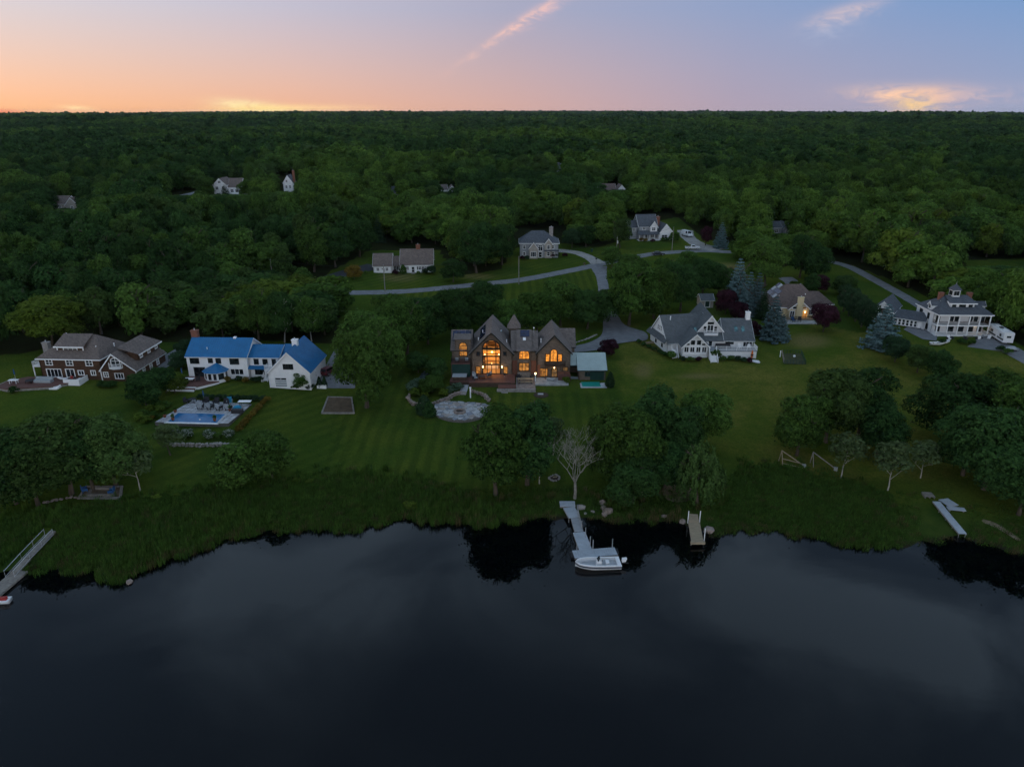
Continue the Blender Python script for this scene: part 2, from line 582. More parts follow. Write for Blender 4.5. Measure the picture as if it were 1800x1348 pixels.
M['fabric_grey'] = pm('grey_cushion', (0.32, 0.35, 0.37), 0.85, 0.15, 3.0)
M['fabric_dark'] = pm('dark_wicker', (0.035, 0.035, 0.04), 0.8, 0.3, 6.0)
M['fabric_teal'] = pm('bright_blue_fabric', (0.03, 0.26, 0.42), 0.8, 0.15, 3.0)
M['rubber'] = pm('black_rubber', (0.012, 0.012, 0.012), 0.9, 0.2, 3.0)
M['gel'] = pm('white_gelcoat', (0.76, 0.77, 0.78), 0.3, 0.05, 1.5, spec=0.5)
M['red'] = pm('red_paint', (0.30, 0.018, 0.016), 0.4, 0.15, 1.0, spec=0.5)
M['terracotta'] = pm('terracotta', (0.25, 0.09, 0.045), 0.85, 0.2, 4.0)
M['orange'] = pm('orange_plastic', (0.6, 0.14, 0.02), 0.5, 0.15, 2.0)
M['lamp_warm'] = emit('lamp_glow', (1.0, 0.62, 0.26), 9.0)
M['lit'] = emit('lit_window', (1.0, 0.36, 0.045), 0.9, (0.26, 0.07, 0.006), 1.7)
M['lit_dim'] = emit('lit_window_dim', (0.85, 0.34, 0.06), 0.5, (0.18, 0.06, 0.01), 1.9)
M['lit_soft'] = emit('lit_window_low', (0.55, 0.28, 0.09), 0.25, (0.16, 0.08, 0.02), 1.0)
# ---------------------------------------------------------------- ground sheet
def grow(a, b, s0, k):
    out = [a]
    s = s0
    while out[-1] < b:
        s *= k
        out.append(out[-1] + s)
    return out


gx = list(np.arange(-222, 222.1, 1.6))
right_x = grow(222, 7500, 1.8, 1.14)[1:]
gx = [-v for v in right_x[::-1]] + gx + right_x
gy = [20, 30, 40, 46, 52] + list(np.arange(56, 330, 1.5)) + grow(330, 9500, 1.7, 1.09)
GX, GY = np.meshgrid(np.array(gx), np.array(gy))
GZ = h(GX, GY)
nx, ny = len(gx), len(gy)
gv = np.stack([GX.ravel(), GY.ravel(), GZ.ravel()], 1)
ii = (np.arange(ny - 1)[:, None] * nx + np.arange(nx - 1)[None, :]).ravel()
gf = np.stack([ii, ii + 1, ii + nx + 1, ii + nx], 1)
gm = bpy.data.meshes.new('ground')
gm.from_pydata(gv.tolist(), [], gf.tolist())
gm.shade_smooth()
ys_v = np.interp(gv[:, 0], _sp[:, 0], _sp[:, 1])
dsh = gv[:, 1] - ys_v

CLEAR = [(-400, 1500), (-400, 655), (40, 622), (140, 598), (330, 602), (480, 600), (592, 603), (596, 530), (560, 508), (572, 482), (650, 440), (772, 440),
         (800, 486), (878, 474), (905, 436), (990, 428), (1050, 436), (1100, 420), (1110, 398), (1190, 382), (1240, 420),
         (1300, 430), (1300, 455), (1360, 470), (1480, 460), (1560, 490), (1650, 532), (1760, 590), (1830, 620), (2500, 720), (2500, 1500)]
cp_, sp_ = math.cos(PITCH), math.sin(PITCH)
dep_v = gv[:, 1] * cp_ - (gv[:, 2] - CAM_Z) * sp_
pu = 900 + FPX * gv[:, 0] / np.maximum(dep_v, 1)
pv = 674 - FPX * (gv[:, 1] * sp_ + (gv[:, 2] - CAM_Z) * cp_) / np.maximum(dep_v, 1)


def np_in_poly(px, py, poly):
    c = np.zeros(len(px), bool)
    j = len(poly) - 1
    for i in range(len(poly)):
        xi, yi = poly[i]; xj, yj = poly[j]
        if yi != yj:
            c ^= ((yi > py) != (yj > py)) & (px < (xj - xi) * (py - yi) / (yj - yi) + xi)
        j = i
    return c


lawn = (np_in_poly(pu, pv, CLEAR) | np_in_poly(pu, pv, [(1690, 458), (1840, 452), (1840, 470), (1705, 470)])).astype(float)
lawn[(gv[:, 1] > 480)] = 0
at = gm.attributes.new('lawn', 'FLOAT', 'POINT')
at.data.foreach_set('value', lawn)
MOW_A = [(600, 700), (720, 640), (830, 690), (1075, 690), (1110, 800), (1000, 860), (820, 860), (600, 850), (570, 800)]
MOW_B = [(330, 640), (600, 690), (620, 850), (260, 850), (240, 780)]
MOW_C = [(640, 520), (1060, 470), (1056, 560), (900, 560), (760, 545)]
MOW_D = [(590, 505), (680, 440), (800, 490), (1050, 435), (1065, 460), (800, 508)]
FIELD = [(1090, 560), (1320, 640), (1430, 570), (1720, 620), (1900, 640), (1900, 830), (1380, 850), (1290, 800), (1090, 700)]
for nm, polys in (('mow_a', [MOW_A, MOW_C]), ('mow_b', [MOW_B, MOW_D]), ('field', [FIELD])):
    m_ = np.zeros(len(gv))
    for pl in polys:
        m_ = np.maximum(m_, np_in_poly(pu, pv, pl).astype(float))
    gm.attributes.new(nm, 'FLOAT', 'POINT').data.foreach_set('value', m_)
dry = np.zeros(len(gv))
for (u0, v0, su, sv_) in ((1232, 661, 46, 5), (1130, 652, 16, 14), (1420, 600, 40, 12), (700, 488, 34, 8), (838, 486, 30, 5), (620, 846, 50, 6), (730, 848, 50, 4), (1700, 700, 60, 10), (1180, 868, 40, 8), (1000, 870, 40, 6), (1270, 470, 40, 8)):
    dry = np.maximum(dry, np.exp(-((pu - u0) / su) ** 2 - ((pv - v0) / sv_) ** 2))
gm.attributes.new('dry', 'FLOAT', 'POINT').data.foreach_set('value', dry)
gm.attributes.new('shore', 'FLOAT', 'POINT').data.foreach_set('value', dsh)

m, b, p = newmat('ground_cover')
tcn = b.n('ShaderNodeTexCoord')
oc = tcn.outputs['Object']


def attr(b, name):
    nd = b.n('ShaderNodeAttribute')
    nd.attribute_name = name
    return nd.outputs['Fac']


n_big = b.noise(oc, 0.045, 6.0, 0.68)
n_mid = b.noise(oc, 0.22, 5.0, 0.65)
n_fine = b.noise(oc, 2.2, 4.0, 0.7)
n_fine2 = b.noise(oc, 7.0, 3.0, 0.7)
grass = b.mix(b.mr(n_mid, 0.3, 0.72), (0.034, 0.070, 0.011), (0.074, 0.114, 0.018))
grass = b.mix(b.mr(b.noise(oc, 0.02, 4.0, 0.6), 0.4, 0.62, 0, 0.7), grass, (0.026, 0.056, 0.010))
grass = b.mix(b.mr(n_big, 0.44, 0.6, 0, 0.85), grass, (0.096, 0.116, 0.018))
fieldc = b.mix(b.mr(b.noise(oc, 0.07, 6.0, 0.7), 0.38, 0.64), (0.066, 0.100, 0.013), (0.185, 0.156, 0.036))
fieldc = b.mix(b.mr(b.noise(oc, 0.35, 5.0, 0.7), 0.45, 0.7, 0, 0.6), fieldc, (0.050, 0.084, 0.012))
grass = b.mix(b.m('MULTIPLY', attr(b, 'field'), 0.9), grass, fieldc)
grass = b.mix(b.mr(b.m('MULTIPLY', attr(b, 'dry'), b.mr(n_fine, 0.3, 0.65, 0.6, 1.25)), 0.12, 0.75, 0, 0.9), grass, (0.19, 0.15, 0.06))
sp_n = b.n('ShaderNodeSeparateXYZ')
b.put(sp_n.inputs[0], oc)


def stripes(coord, period):
    return b.mr(b.m('SINE', b.m('MULTIPLY', coord, 2 * PI / period)), -0.6, 0.6, 0, 1, True)


wobx = b.m('ADD', sp_n.outputs[0], b.m('MULTIPLY', b.m('SUBTRACT', n_big, 0.5), 3.0))
sA = stripes(wobx, 2.6)
diag = b.m('ADD', b.m('MULTIPLY', sp_n.outputs[0], 0.72), b.m('MULTIPLY', sp_n.outputs[1], -0.69))
sB = stripes(diag, 2.8)
keepn = b.mr(n_mid, 0.3, 0.6, 0.35, 1.0)
grass = b.mix(b.m('MULTIPLY', b.m('MULTIPLY', attr(b, 'mow_a'), sA), b.m('MULTIPLY', keepn, 0.62)), grass, (0.022, 0.045, 0.010))
grass = b.mix(b.m('MULTIPLY', b.m('MULTIPLY', attr(b, 'mow_b'), sB), b.m('MULTIPLY', keepn, 0.5)), grass, (0.024, 0.052, 0.010))
grass = b.mix(b.mr(n_fine, 0.4, 0.7, 0, 0.6), grass, (0.020, 0.048, 0.007))
grass = b.mix(b.mr(n_fine2, 0.48, 0.75, 0, 0.6), grass, (0.096, 0.140, 0.024))
wood = b.mix(b.mr(n_mid, 0.3, 0.7), (0.022, 0.020, 0.010), (0.028, 0.038, 0.012))
lawnf = b.mr(b.m('ADD', attr(b, 'lawn'), b.m('MULTIPLY', b.m('SUBTRACT', n_fine, 0.5), 0.5)), 0.35, 0.65)
colr = b.mix(lawnf, wood, grass)
marsh = b.mix(b.mr(n_mid, 0.3, 0.7), (0.024, 0.056, 0.010), (0.058, 0.080, 0.018))
shf = b.mr(b.m('ADD', attr(b, 'shore'), b.m('MULTIPLY', b.m('SUBTRACT', n_mid, 0.5), 14.0)), 4.0, 11.0)
colr = b.mix(shf, marsh, colr)
mud = b.mr(attr(b, 'shore'), 0.1, 1.2)
colr = b.mix(mud, (0.030, 0.026, 0.018), colr)
b.put(p.inputs['Base Color'], colr)
p.inputs['Roughness'].default_value = 0.95
p.inputs['Specular IOR Level'].default_value = 0.0
bp = b.n('ShaderNodeBump')
bp.inputs['Strength'].default_value = 0.9
bp.inputs['Distance'].default_value = 0.25
b.put(bp.inputs['Height'], b.m('ADD', n_fine, b.m('MULTIPLY', n_fine2, 0.5)))
b.put(p.inputs['Normal'], bp.outputs[0])
gm.materials.append(m)
ground = new_obj('ground', gm)
tag(ground, kind='structure')

# ---------------------------------------------------------------- lake
m, b, p = newmat('still_dark_water')
p.inputs['Base Color'].default_value = (0.0008, 0.0014, 0.0020, 1)
p.inputs['Roughness'].default_value = 0.025
p.inputs['IOR'].default_value = 1.33
p.inputs['Specular IOR Level'].default_value = 0.5
tcn = b.n('ShaderNodeTexCoord')
mp = b.n('ShaderNodeMapping')
b.put(mp.inputs[0], tcn.outputs['Object'])
mp.inputs['Scale'].default_value = (0.5, 1.0, 1.0)
n1 = b.noise(mp.outputs[0], 0.9, 3.0, 0.5)
n2 = b.noise(mp.outputs[0], 0.05, 3.0, 0.5)
bp = b.n('ShaderNodeBump')
bp.inputs['Strength'].default_value = 0.12
bp.inputs['Distance'].default_value = 0.03
b.put(bp.inputs['Height'], b.m('MULTIPLY', n1, b.mr(n2, 0.4, 0.65, 0.2, 1.0)))
b.put(p.inputs['Normal'], bp.outputs[0])
lake = MB().add([(-7000, -4000, 0), (7000, -4000, 0), (7000, 190, 0), (-7000, 190, 0)], [(0, 1, 2, 3)]).build('lake', m)
tag(lake, kind='structure')


# ---------------------------------------------------------------- roads and drives draped on the ground
def catmull(pts, step=1.5):
    pts = [Vector(p_) for p_ in pts]
    P_ = [pts[0] * 2 - pts[1]] + pts + [pts[-1] * 2 - pts[-2]]
    out = []
    for i in range(1, len(P_) - 2):
        n = max(2, int((P_[i + 1] - P_[i]).length / step))
        for k in range(n):
            t = k / n
            a, b_, c, d = P_[i - 1], P_[i], P_[i + 1], P_[i + 2]
            out.append(0.5 * ((2 * b_) + (c - a) * t + (2 * a - 5 * b_ + 4 * c - d) * t * t + (3 * b_ - a - 3 * c + d) * t ** 3))
    out.append(P_[-2])
    return out


ROADS = []


def strip(name, px, width, mat, lift=0.06, kind='structure', world_pts=None, nacross=4):
    pts = world_pts or [hit(*q).to_2d() for q in px]
    cl = catmull(pts)
    ROADS.append((np.array([tuple(c) for c in cl]), max(width) / 2 if isinstance(width, (list, tuple)) else width / 2))
    mb = MB()
    n = len(cl)
    for i, c in enumerate(cl):
        tg = (cl[min(i + 1, n - 1)] - cl[max(i - 1, 0)]).normalized()
        nr = Vector((-tg.y, tg.x))
        w = width if not isinstance(width, (list, tuple)) else np.interp(i / max(1, n - 1), np.linspace(0, 1, len(width)), width)
        w = w * (1 + 0.03 * math.sin(i * 1.7))
        for k in range(nacross + 1):
            q = c + nr * (0.5 - k / nacross) * w
            edge = -0.09 if k in (0, nacross) else 0.0
            mb.v.append((q.x, q.y, float(h(q.x, q.y)) + lift + edge))
    for i in range(n - 1):
        for k in range(nacross):
            a = i * (nacross + 1) + k
            mb.f.append((a, a + 1, a + nacross + 2, a + nacross + 1))
    o = mb.build(name, mat, smooth=True)
    return tag(o, kind=kind)


def patch(name, px, mat, lift=0.05, kind='structure', world_pts=None, thick=0.25, parent=None, flat=None):
    """flat polygonal slab draped at its corners; flat = explicit top height"""
    pts = world_pts or [hit(*q) for q in px]
    n = len(pts)
    if flat is None:
        top = [(q[0], q[1], float(h(q[0], q[1])) + lift) for q in pts]
    else:
        top = [(q[0], q[1], flat) for q in pts]
    cx = sum(t[0] for t in top) / n; cyy = sum(t[1] for t in top) / n; cz = sum(t[2] for t in top) / n
    a = sum(top[i][0] * top[(i + 1) % n][1] - top[(i + 1) % n][0] * top[i][1] for i in range(n))
    if a < 0:
        top = top[::-1]
    mb = MB()
    vs = top + [(x, y, z - thick) for x, y, z in top]
    if flat is None and kind == 'structure' and n > 4:
        vs = vs + [(cx, cyy, cz)]
        fs = [(i, (i + 1) % n, 2 * n) for i in range(n)]
    else:
        fs = [tuple(range(n))]
    fs += [(i, n + i, n + (i + 1) % n, (i + 1) % n) for i in range(n)]
    mb.add(vs, fs)
    o = mb.build(name, mat, parent)
    if kind:
        tag(o, kind=kind)
    return o


def drape(name, poly_w, mat, lift, step=1.2, kind='structure', parent=None):
    """polygon (world xy) meshed on a grid so that it follows the ground"""
    xs = [q[0] for q in poly_w]; yy = [q[1] for q in poly_w]
    bm = bmesh.new()
    vs = [bm.verts.new((q[0], q[1], 0)) for q in poly_w]
    bm.faces.new(vs)
    for ax, lo, hi in ((0, min(xs), max(xs)), (1, min(yy), max(yy))):
        t = lo + step
        while t < hi - 0.1:
            co = (t, 0, 0) if ax == 0 else (0, t, 0)
            no = (1, 0, 0) if ax == 0 else (0, 1, 0)
            bmesh.ops.bisect_plane(bm, geom=bm.verts[:] + bm.edges[:] + bm.faces[:], plane_co=co, plane_no=no)
            t += step
    for v_ in bm.verts:
        v_.co.z = float(h(v_.co.x, v_.co.y)) + lift
    bmesh.ops.recalc_face_normals(bm, faces=bm.faces)
    me = bpy.data.meshes.new(name)
    bm.to_mesh(me); bm.free()
    if me.polygons and sum(p_.normal.z for p_ in me.polygons) < 0:
        me.flip_normals()
    me.materials.append(mat)
    me.shade_smooth()
    o = new_obj(name, me, parent)
    return tag(o, kind=kind) if kind else o


def W(px):
    return [hit(*q).to_2d() for q in px]


def smooth_poly(pts, n=5):
    pts = [Vector(q) for q in pts]
    k = len(pts)
    out = []
    for i in range(k):
        a, b_, c, d = pts[i - 1], pts[i], pts[(i + 1) % k], pts[(i + 2) % k]
        for j in range(n):
            t = j / n
            out.append(0.5 * ((2 * b_) + (c - a) * t + (2 * a - 5 * b_ + 4 * c - d) * t * t + (3 * b_ - a - 3 * c + d) * t ** 3))
    return out


strip('road', [(455, 500), (520, 512), (580, 515), (650, 514), (740, 510), (820, 502), (900, 494), (960, 484), (1020, 472), (1060, 463), (1110, 453), (1160, 445),
               (1230, 441), (1290, 443), (1340, 440), (1420, 425)], 5.6, M['asphalt'])
strip('cape_driveway', [(548, 505), (570, 495), (600, 482), (640, 472), (660, 468)], [9, 8, 7, 7, 9], M['asphalt_dark'], 0.10)
strip('side_driveway', [(1054, 464), (1034, 452), (1012, 444), (985, 441), (960, 440)], [6, 4.5, 4.5, 5, 6], M['concrete'], 0.11)
strip('hill_driveway', [(1262, 440), (1235, 433), (1218, 424), (1208, 415), (1204, 405)], [9, 6.5, 5.5, 6, 7], M['concrete'], 0.12)
strip('lane', [(1052, 468), (1058, 490), (1062, 515), (1066, 540), (1075, 560), (1085, 578)], [6, 3.6, 3.4, 3.6, 4, 5], M['asphalt'], 0.13)
drape('driveway', smooth_poly(W([(1062, 560), (1082, 556), (1100, 573), (1134, 585), (1137, 598), (1112, 601), (1075, 607), (1052, 616), (1000, 620), (998, 612), (1035, 603), (1058, 588)])), M['asphalt'], 0.16)
strip('shingle_house_driveway', [(262, 650), (296, 632), (330, 610), (342, 600)], [6, 6, 5, 4], M['asphalt'], 0.08)
drape('garage_driveway', W([(566, 655), (590, 612), (604, 616), (626, 650), (624, 683), (556, 682)]), M['asphalt'], 0.08)
strip('long_driveway', [(1440, 455), (1490, 468), (1530, 488), (1570, 510), (1605, 530), (1630, 545)], 3.8, M['asphalt'], 0.10)
drape('parking_apron', W([(1588, 580), (1612, 562), (1650, 562), (1646, 600), (1622, 597)]), M['asphalt'], 0.14)
drape('trailer_pad', W([(1700, 610), (1728, 588), (1790, 612), (1830, 636), (1800, 640), (1760, 618)]), M['asphalt'], 0.08)
strip('far_road', [(285, 352), (310, 346), (340, 340), (365, 333)], 6, M['asphalt'], 0.15)
strip('tan_house_driveway', [(1380, 488), (1392, 496), (1398, 505)], 5, M['asphalt'], 0.10)
# ---------------------------------------------------------------- foliage
def leaf_mat(name, dark, light, hue_var=0.12, trans=0.3, rough=0.8, thr=0.0):
    dark = tuple(q * 0.9 for q in dark)
    light = tuple(q * 0.88 for q in light)
    m, b, p = newmat(name)
    oi = b.n('ShaderNodeObjectInfo')
    tint = attr(b, 'tint')
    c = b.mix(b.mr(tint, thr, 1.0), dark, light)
    r1 = oi.outputs['Random']
    c = b.mix(b.mr(r1, 0, 1, 0, hue_var), c, (light[0] * 1.35, light[1] * 0.95, light[2] * 0.8))
    hv = b.n('ShaderNodeHueSaturation')
    b.put(hv.inputs['Color'], c)
    b.put(hv.inputs['Value'], b.mr(b.m('FRACT', b.m('MULTIPLY', r1, 7.31)), 0, 1, 0.72, 1.22))
    c = hv.outputs[0]
    b.put(p.inputs['Base Color'], c)
    p.inputs['Roughness'].default_value = rough
    p.inputs['Specular IOR Level'].default_value = 0.02
    tr = b.n('ShaderNodeBsdfTranslucent')
    b.put(tr.inputs[0], c)
    mx = b.n('ShaderNodeMixShader')
    mx.inputs[0].default_value = trans
    out = m.node_tree.nodes['Material Output']
    m.node_tree.links.new(p.outputs[0], mx.inputs[1])
    m.node_tree.links.new(tr.outputs[0], mx.inputs[2])
    m.node_tree.links.new(mx.outputs[0], out.inputs[0])
    return m


LM = {
    'mid': leaf_mat('leaf_mid_green', (0.015, 0.044, 0.010), (0.104, 0.200, 0.040)),
    'dark': leaf_mat('leaf_dark_green', (0.009, 0.030, 0.010), (0.060, 0.134, 0.036)),
    'yellow': leaf_mat('leaf_yellow_green', (0.024, 0.056, 0.008), (0.150, 0.226, 0.034)),
    'olive': leaf_mat('leaf_olive_green', (0.016, 0.042, 0.010), (0.092, 0.164, 0.044)),
    'lime': leaf_mat('leaf_bright_green', (0.026, 0.066, 0.011), (0.140, 0.250, 0.044)),
    'dry': leaf_mat('dry_reed', (0.06, 0.055, 0.022), (0.19, 0.165, 0.075)),
    'blue': leaf_mat('spruce_needles', (0.028, 0.064, 0.064), (0.140, 0.220, 0.226), 0.05, 0.1),
    'fir': leaf_mat('dark_needles', (0.012, 0.032, 0.016), (0.036, 0.072, 0.030), 0.1, 0.1),
    'purple': leaf_mat('purple_leaf', (0.020, 0.008, 0.012), (0.064, 0.022, 0.034), 0.05, 0.15),
    'gold': leaf_mat('golden_leaf', (0.085, 0.060, 0.012), (0.23, 0.165, 0.032), 0.1),
    'flower': leaf_mat('pale_blossom', (0.03, 0.075, 0.022), (0.44, 0.45, 0.40), 0.02, thr=0.5),
    'hydrangea': leaf_mat('hydrangea_leaf', (0.035, 0.075, 0.035), (0.17, 0.26, 0.17), 0.05),
    'bluebush': leaf_mat('grey_blue_leaf', (0.045, 0.07, 0.075), (0.17, 0.22, 0.25), 0.03),
    'pale': leaf_mat('pale_birch_leaf', (0.05, 0.085, 0.03), (0.13, 0.185, 0.075)),
    'reed': leaf_mat('reed_blade', (0.028, 0.078, 0.014), (0.098, 0.190, 0.036), 0.3, 0.3),
}


def leaf_mesh(name, C, N, S, tint, mat, rs, elong=1.0):
    """one small four-sided leaf clump per centre"""
    n = len(C)
    N = N / np.maximum(np.linalg.norm(N, axis=1, keepdims=True), 1e-6)
    ref = rs.normal(size=(n, 3))
    T = np.cross(N, ref); T /= np.maximum(np.linalg.norm(T, axis=1, keepdims=True), 1e-6)
    Bt = np.cross(N, T)
    S = S[:, None]
    a = rs.uniform(0.75, 1.2, (n, 4, 1))
    V = np.empty((n, 4, 3))
    V[:, 0] = C - T * S * 0.5 * a[:, 0] * elong
    V[:, 1] = C - Bt * S * 0.42 * a[:, 1] + N * S * 0.10
    V[:, 2] = C + T * S * 0.5 * a[:, 2] * elong
    V[:, 3] = C + Bt * S * 0.42 * a[:, 3] - N * S * 0.10
    me = bpy.data.meshes.new(name)
    me.vertices.add(4 * n)
    me.vertices.foreach_set('co', V.reshape(-1))
    me.loops.add(4 * n)
    me.loops.foreach_set('vertex_index', np.arange(4 * n, dtype=np.int32))
    me.polygons.add(n)
    me.polygons.foreach_set('loop_start', np.arange(0, 4 * n, 4, dtype=np.int32))
    me.update(calc_edges=True)
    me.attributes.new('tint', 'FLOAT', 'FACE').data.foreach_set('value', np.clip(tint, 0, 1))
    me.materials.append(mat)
    return me


def broad_crown(name, seed, n, leaf, *, tc_=1.0, **kw):
    return _crown(name, seed, n, leaf, tc_=tc_, **kw)


def _crown(name, seed, n, leaf, tc_=1.0, nl=14, rad=5.0, zlo=3.0, zhi=12.0, mat='mid', flat=0.8, topw=0.75, fill=0.12):
    """lobed broad-leaved crown; rad and zlo..zhi in metres"""
    rs = np.random.RandomState(seed)
    zc, hz = (zlo + zhi) / 2, (zhi - zlo) / 2
    lob = []
    asym = rs.uniform(0.66, 1.2, 8)
    for i in range(nl):
        th = 2 * PI * (i * 0.618 + rs.uniform(-.1, .1))
        t = (i + 0.5) / nl
        zz = -0.86 + 1.62 * t ** 0.9                # from low to high
        prof = math.sqrt(max(0.06, 1 - (zz * 0.95) ** 2)) * (1.0 if zz < 0.1 else topw + (1 - topw) * (1 - zz))
        ak = asym[int((th % (2 * PI)) / (2 * PI) * 8) % 8]
        rr = prof * rs.uniform(0.42, 0.78) * ak
        lob.append((rr * math.cos(th) * rad, rr * math.sin(th) * rad, zc + zz * hz * 0.78 + rs.uniform(-.08, .08) * hz, rad * rs.uniform(0.2, 0.4)))
    lob.append((0, 0, zc + hz * 0.55, rad * 0.36))
    lob.append((0, 0, zc - hz * 0.1, rad * 0.54))
    L = np.array(lob)
    w = L[:, 3] ** 2
    which = rs.choice(len(L), size=int(n * 2.2), p=w / w.sum())
    dirs = rs.normal(size=(len(which), 3))
    dirs /= np.linalg.norm(dirs, axis=1, keepdims=True)
    dirs[:, 2] = np.where(dirs[:, 2] < -0.5, -dirs[:, 2], dirs[:, 2])
    rr = L[which, 3] * (1 - np.abs(rs.normal(0, 0.13, len(which))))
    # bumpy lobe surface: secondary clumps
    ph = rs.uniform(0, 6.28, (len(L), 3))
    bump = np.sin(dirs[:, 0] * 7 + ph[which, 0]) * np.sin(dirs[:, 1] * 7 + ph[which, 1]) * np.sin(dirs[:, 2] * 6 + ph[which, 2])
    rr = rr * (1 + 0.20 * bump) + np.where(rs.rand(len(which)) < 0.12, rs.exponential(0.06, len(which)), rs.exponential(0.015, len(which))) * rad
    P = L[which, :3] + dirs * rr[:, None] * np.array([1, 1, flat])
    # drop what lies deep inside another lobe
    deep = np.zeros(len(P), bool)
    for k in range(len(L)):
        dd = np.linalg.norm((P - L[k, :3]) / np.array([1, 1, flat]), axis=1)
        deep |= (dd < L[k, 3] * 0.74) & (which != k)
    keep = (~deep | (rs.rand(len(P)) < fill)) & (P[:, 2] > zlo * 0.6)
    P, dirs, bump, deep = P[keep][:n], dirs[keep][:n], bump[keep][:n], deep[keep][:n]
    outv = P - np.array([0, 0, zc - hz * 0.3])
    outv /= np.linalg.norm(outv, axis=1, keepdims=True)
    N = dirs * 1.0 + outv * 0.5 + np.array([0, 0, 0.45]) + rs.normal(0, 0.36, P.shape)
    S = leaf * rs.choice([0.6, 0.8, 1.0, 1.2, 1.4], len(P))
    tint = 0.42 + tc_ * (0.5 * bump + 0.25 * dirs[:, 2] + rs.normal(0, 0.24, len(P)))  # shading put into the tint: lobe tops and bulges lighter, hollows darker
    return leaf_mesh(name, P, N, S, tint, LM[mat], rs)


def spruce_crown(name, seed, n, leaf, rad=3.6, H=10.0, mat='blue', tiers=15, z0=0.3):
    rs = np.random.RandomState(seed)
    t = rs.beta(1.0, 1.6, n)
    k = np.floor(t * tiers) / tiers
    fr = t * tiers - np.floor(t * tiers)
    branch = rs.randint(0, 11, n)
    jit = (np.floor(t * tiers) * 2.4 + 1.7 * np.sin(np.floor(t * tiers) * 5.1))
    ang = branch * 2 * PI / 11 + jit + rs.normal(0, 0.13, n)
    blen = (0.8 + 0.28 * np.sin(branch * 3.7 + jit * 2))
    rmax = rad * (1 - k) ** 0.85 * blen + 0.18
    q = rs.uniform(0.15, 1, n) ** 0.6
    r = rmax * q
    z = z0 + H * (k + 0.55 / tiers) - r * 0.22 + rs.normal(0, 0.10, n) * (1 - t * 0.5) + 0.18 * (q ** 3) * rmax * 0.6
    P = np.stack([r * np.cos(ang), r * np.sin(ang), np.maximum(z, 0.1)], 1)
    N = np.stack([np.cos(ang) * 0.5, np.sin(ang) * 0.5, np.ones(n) * 0.8], 1) + rs.normal(0, 0.4, (n, 3))
    S = leaf * rs.uniform(0.6, 1.3, n) * (1.1 - 0.5 * t)
    return leaf_mesh(name, P, N, S, q * 0.7 + rs.normal(0.1, 0.18, n), LM[mat], rs, 1.25)  # needle tint darkens towards the trunk, inner shade put into the colour


def cone_crown(name, seed, n, leaf, rad=1.5, H=5.0, mat='fir', power=0.6):
    rs = np.random.RandomState(seed)
    t = rs.uniform(0, 1, n) ** 1.3
    ang = rs.uniform(0, 2 * PI, n)
    prof = np.where(t < 0.25, 0.75 + t, (1 - (t - 0.25) / 0.75) ** power)
    bump = np.sin(ang * 5 + t * 9) * np.sin(t * 23 + ang * 2)
    r = rad * prof * (0.86 + 0.12 * bump + rs.normal(0, 0.06, n))
    P = np.stack([r * np.cos(ang), r * np.sin(ang), 0.1 + H * t], 1)
    N = np.stack([np.cos(ang), np.sin(ang), 0.5 * np.ones(n)], 1) + rs.normal(0, 0.4, (n, 3))
    return leaf_mesh(name, P, N, leaf * rs.uniform(0.6, 1.3, n), 0.5 + 0.3 * bump + rs.normal(0, .2, n), LM[mat], rs, 1.1)  # bulges tinted lighter and hollows darker, shading painted into the leaves


def willow_crown(name, seed, n, leaf, rad=4.5, H=11.0, mat='olive'):
    rs = np.random.RandomState(seed)
    ns = 150
    sa = rs.uniform(0, 2 * PI, ns); sr = rad * np.sqrt(rs.uniform(0.02, 1, ns)); st = H * (0.55 + 0.43 * (1 - (sr / rad) ** 2)) * rs.uniform(0.82, 1.02, ns)
    sl = st * rs.uniform(0.35, 0.78, ns)
    w = rs.randint(0, ns, n)
    q = rs.uniform(0, 1, n)
    r = sr[w] * (1 + 0.12 * q)
    P = np.stack([r * np.cos(sa[w]) + rs.normal(0, .16, n), r * np.sin(sa[w]) + rs.normal(0, .16, n), np.maximum(st[w] - sl[w] * q, 0.4)], 1)
    N = np.stack([np.cos(sa[w]), np.sin(sa[w]), 0.6 - 0.4 * q], 1) + rs.normal(0, 0.4, (n, 3))
    return leaf_mesh(name, P, N, leaf * rs.uniform(0.5, 1.3, n), 0.85 - 0.5 * q + rs.normal(0, 0.2, n), LM[mat], rs, 1.3)  # strand tops painted lighter, hanging ends darker, as light from above


def limb(mb, p, d, L, r, depth, rs, spread=0.55, up=0.25, n=5, kids=(2, 3), seg=2):
    q = Vector(p)
    d = Vector(d).normalized()
    for s_ in range(seg):
        dd = (d + Vector((rs.uniform(-.2, .2), rs.uniform(-.2, .2), rs.uniform(-.05, .15)))).normalized()
        q2 = q + dd * L / seg
        mb.tube(q, q2, r * (1 - 0.25 * s_), r * (1 - 0.25 * (s_ + 1)), n, cap=False)
        q = q2
        d = dd
    if depth > 0:
        for k in range(rs.randint(*kids)):
            a = rs.uniform(0, 2 * PI)
            sd_ = Vector((math.cos(a), math.sin(a), up)).normalized()
            limb(mb, q, d * (1 - spread) + sd_ * spread, L * rs.uniform(0.62, 0.85), r * 0.66, depth - 1, rs, spread, up, max(3, n - 1), kids, seg)


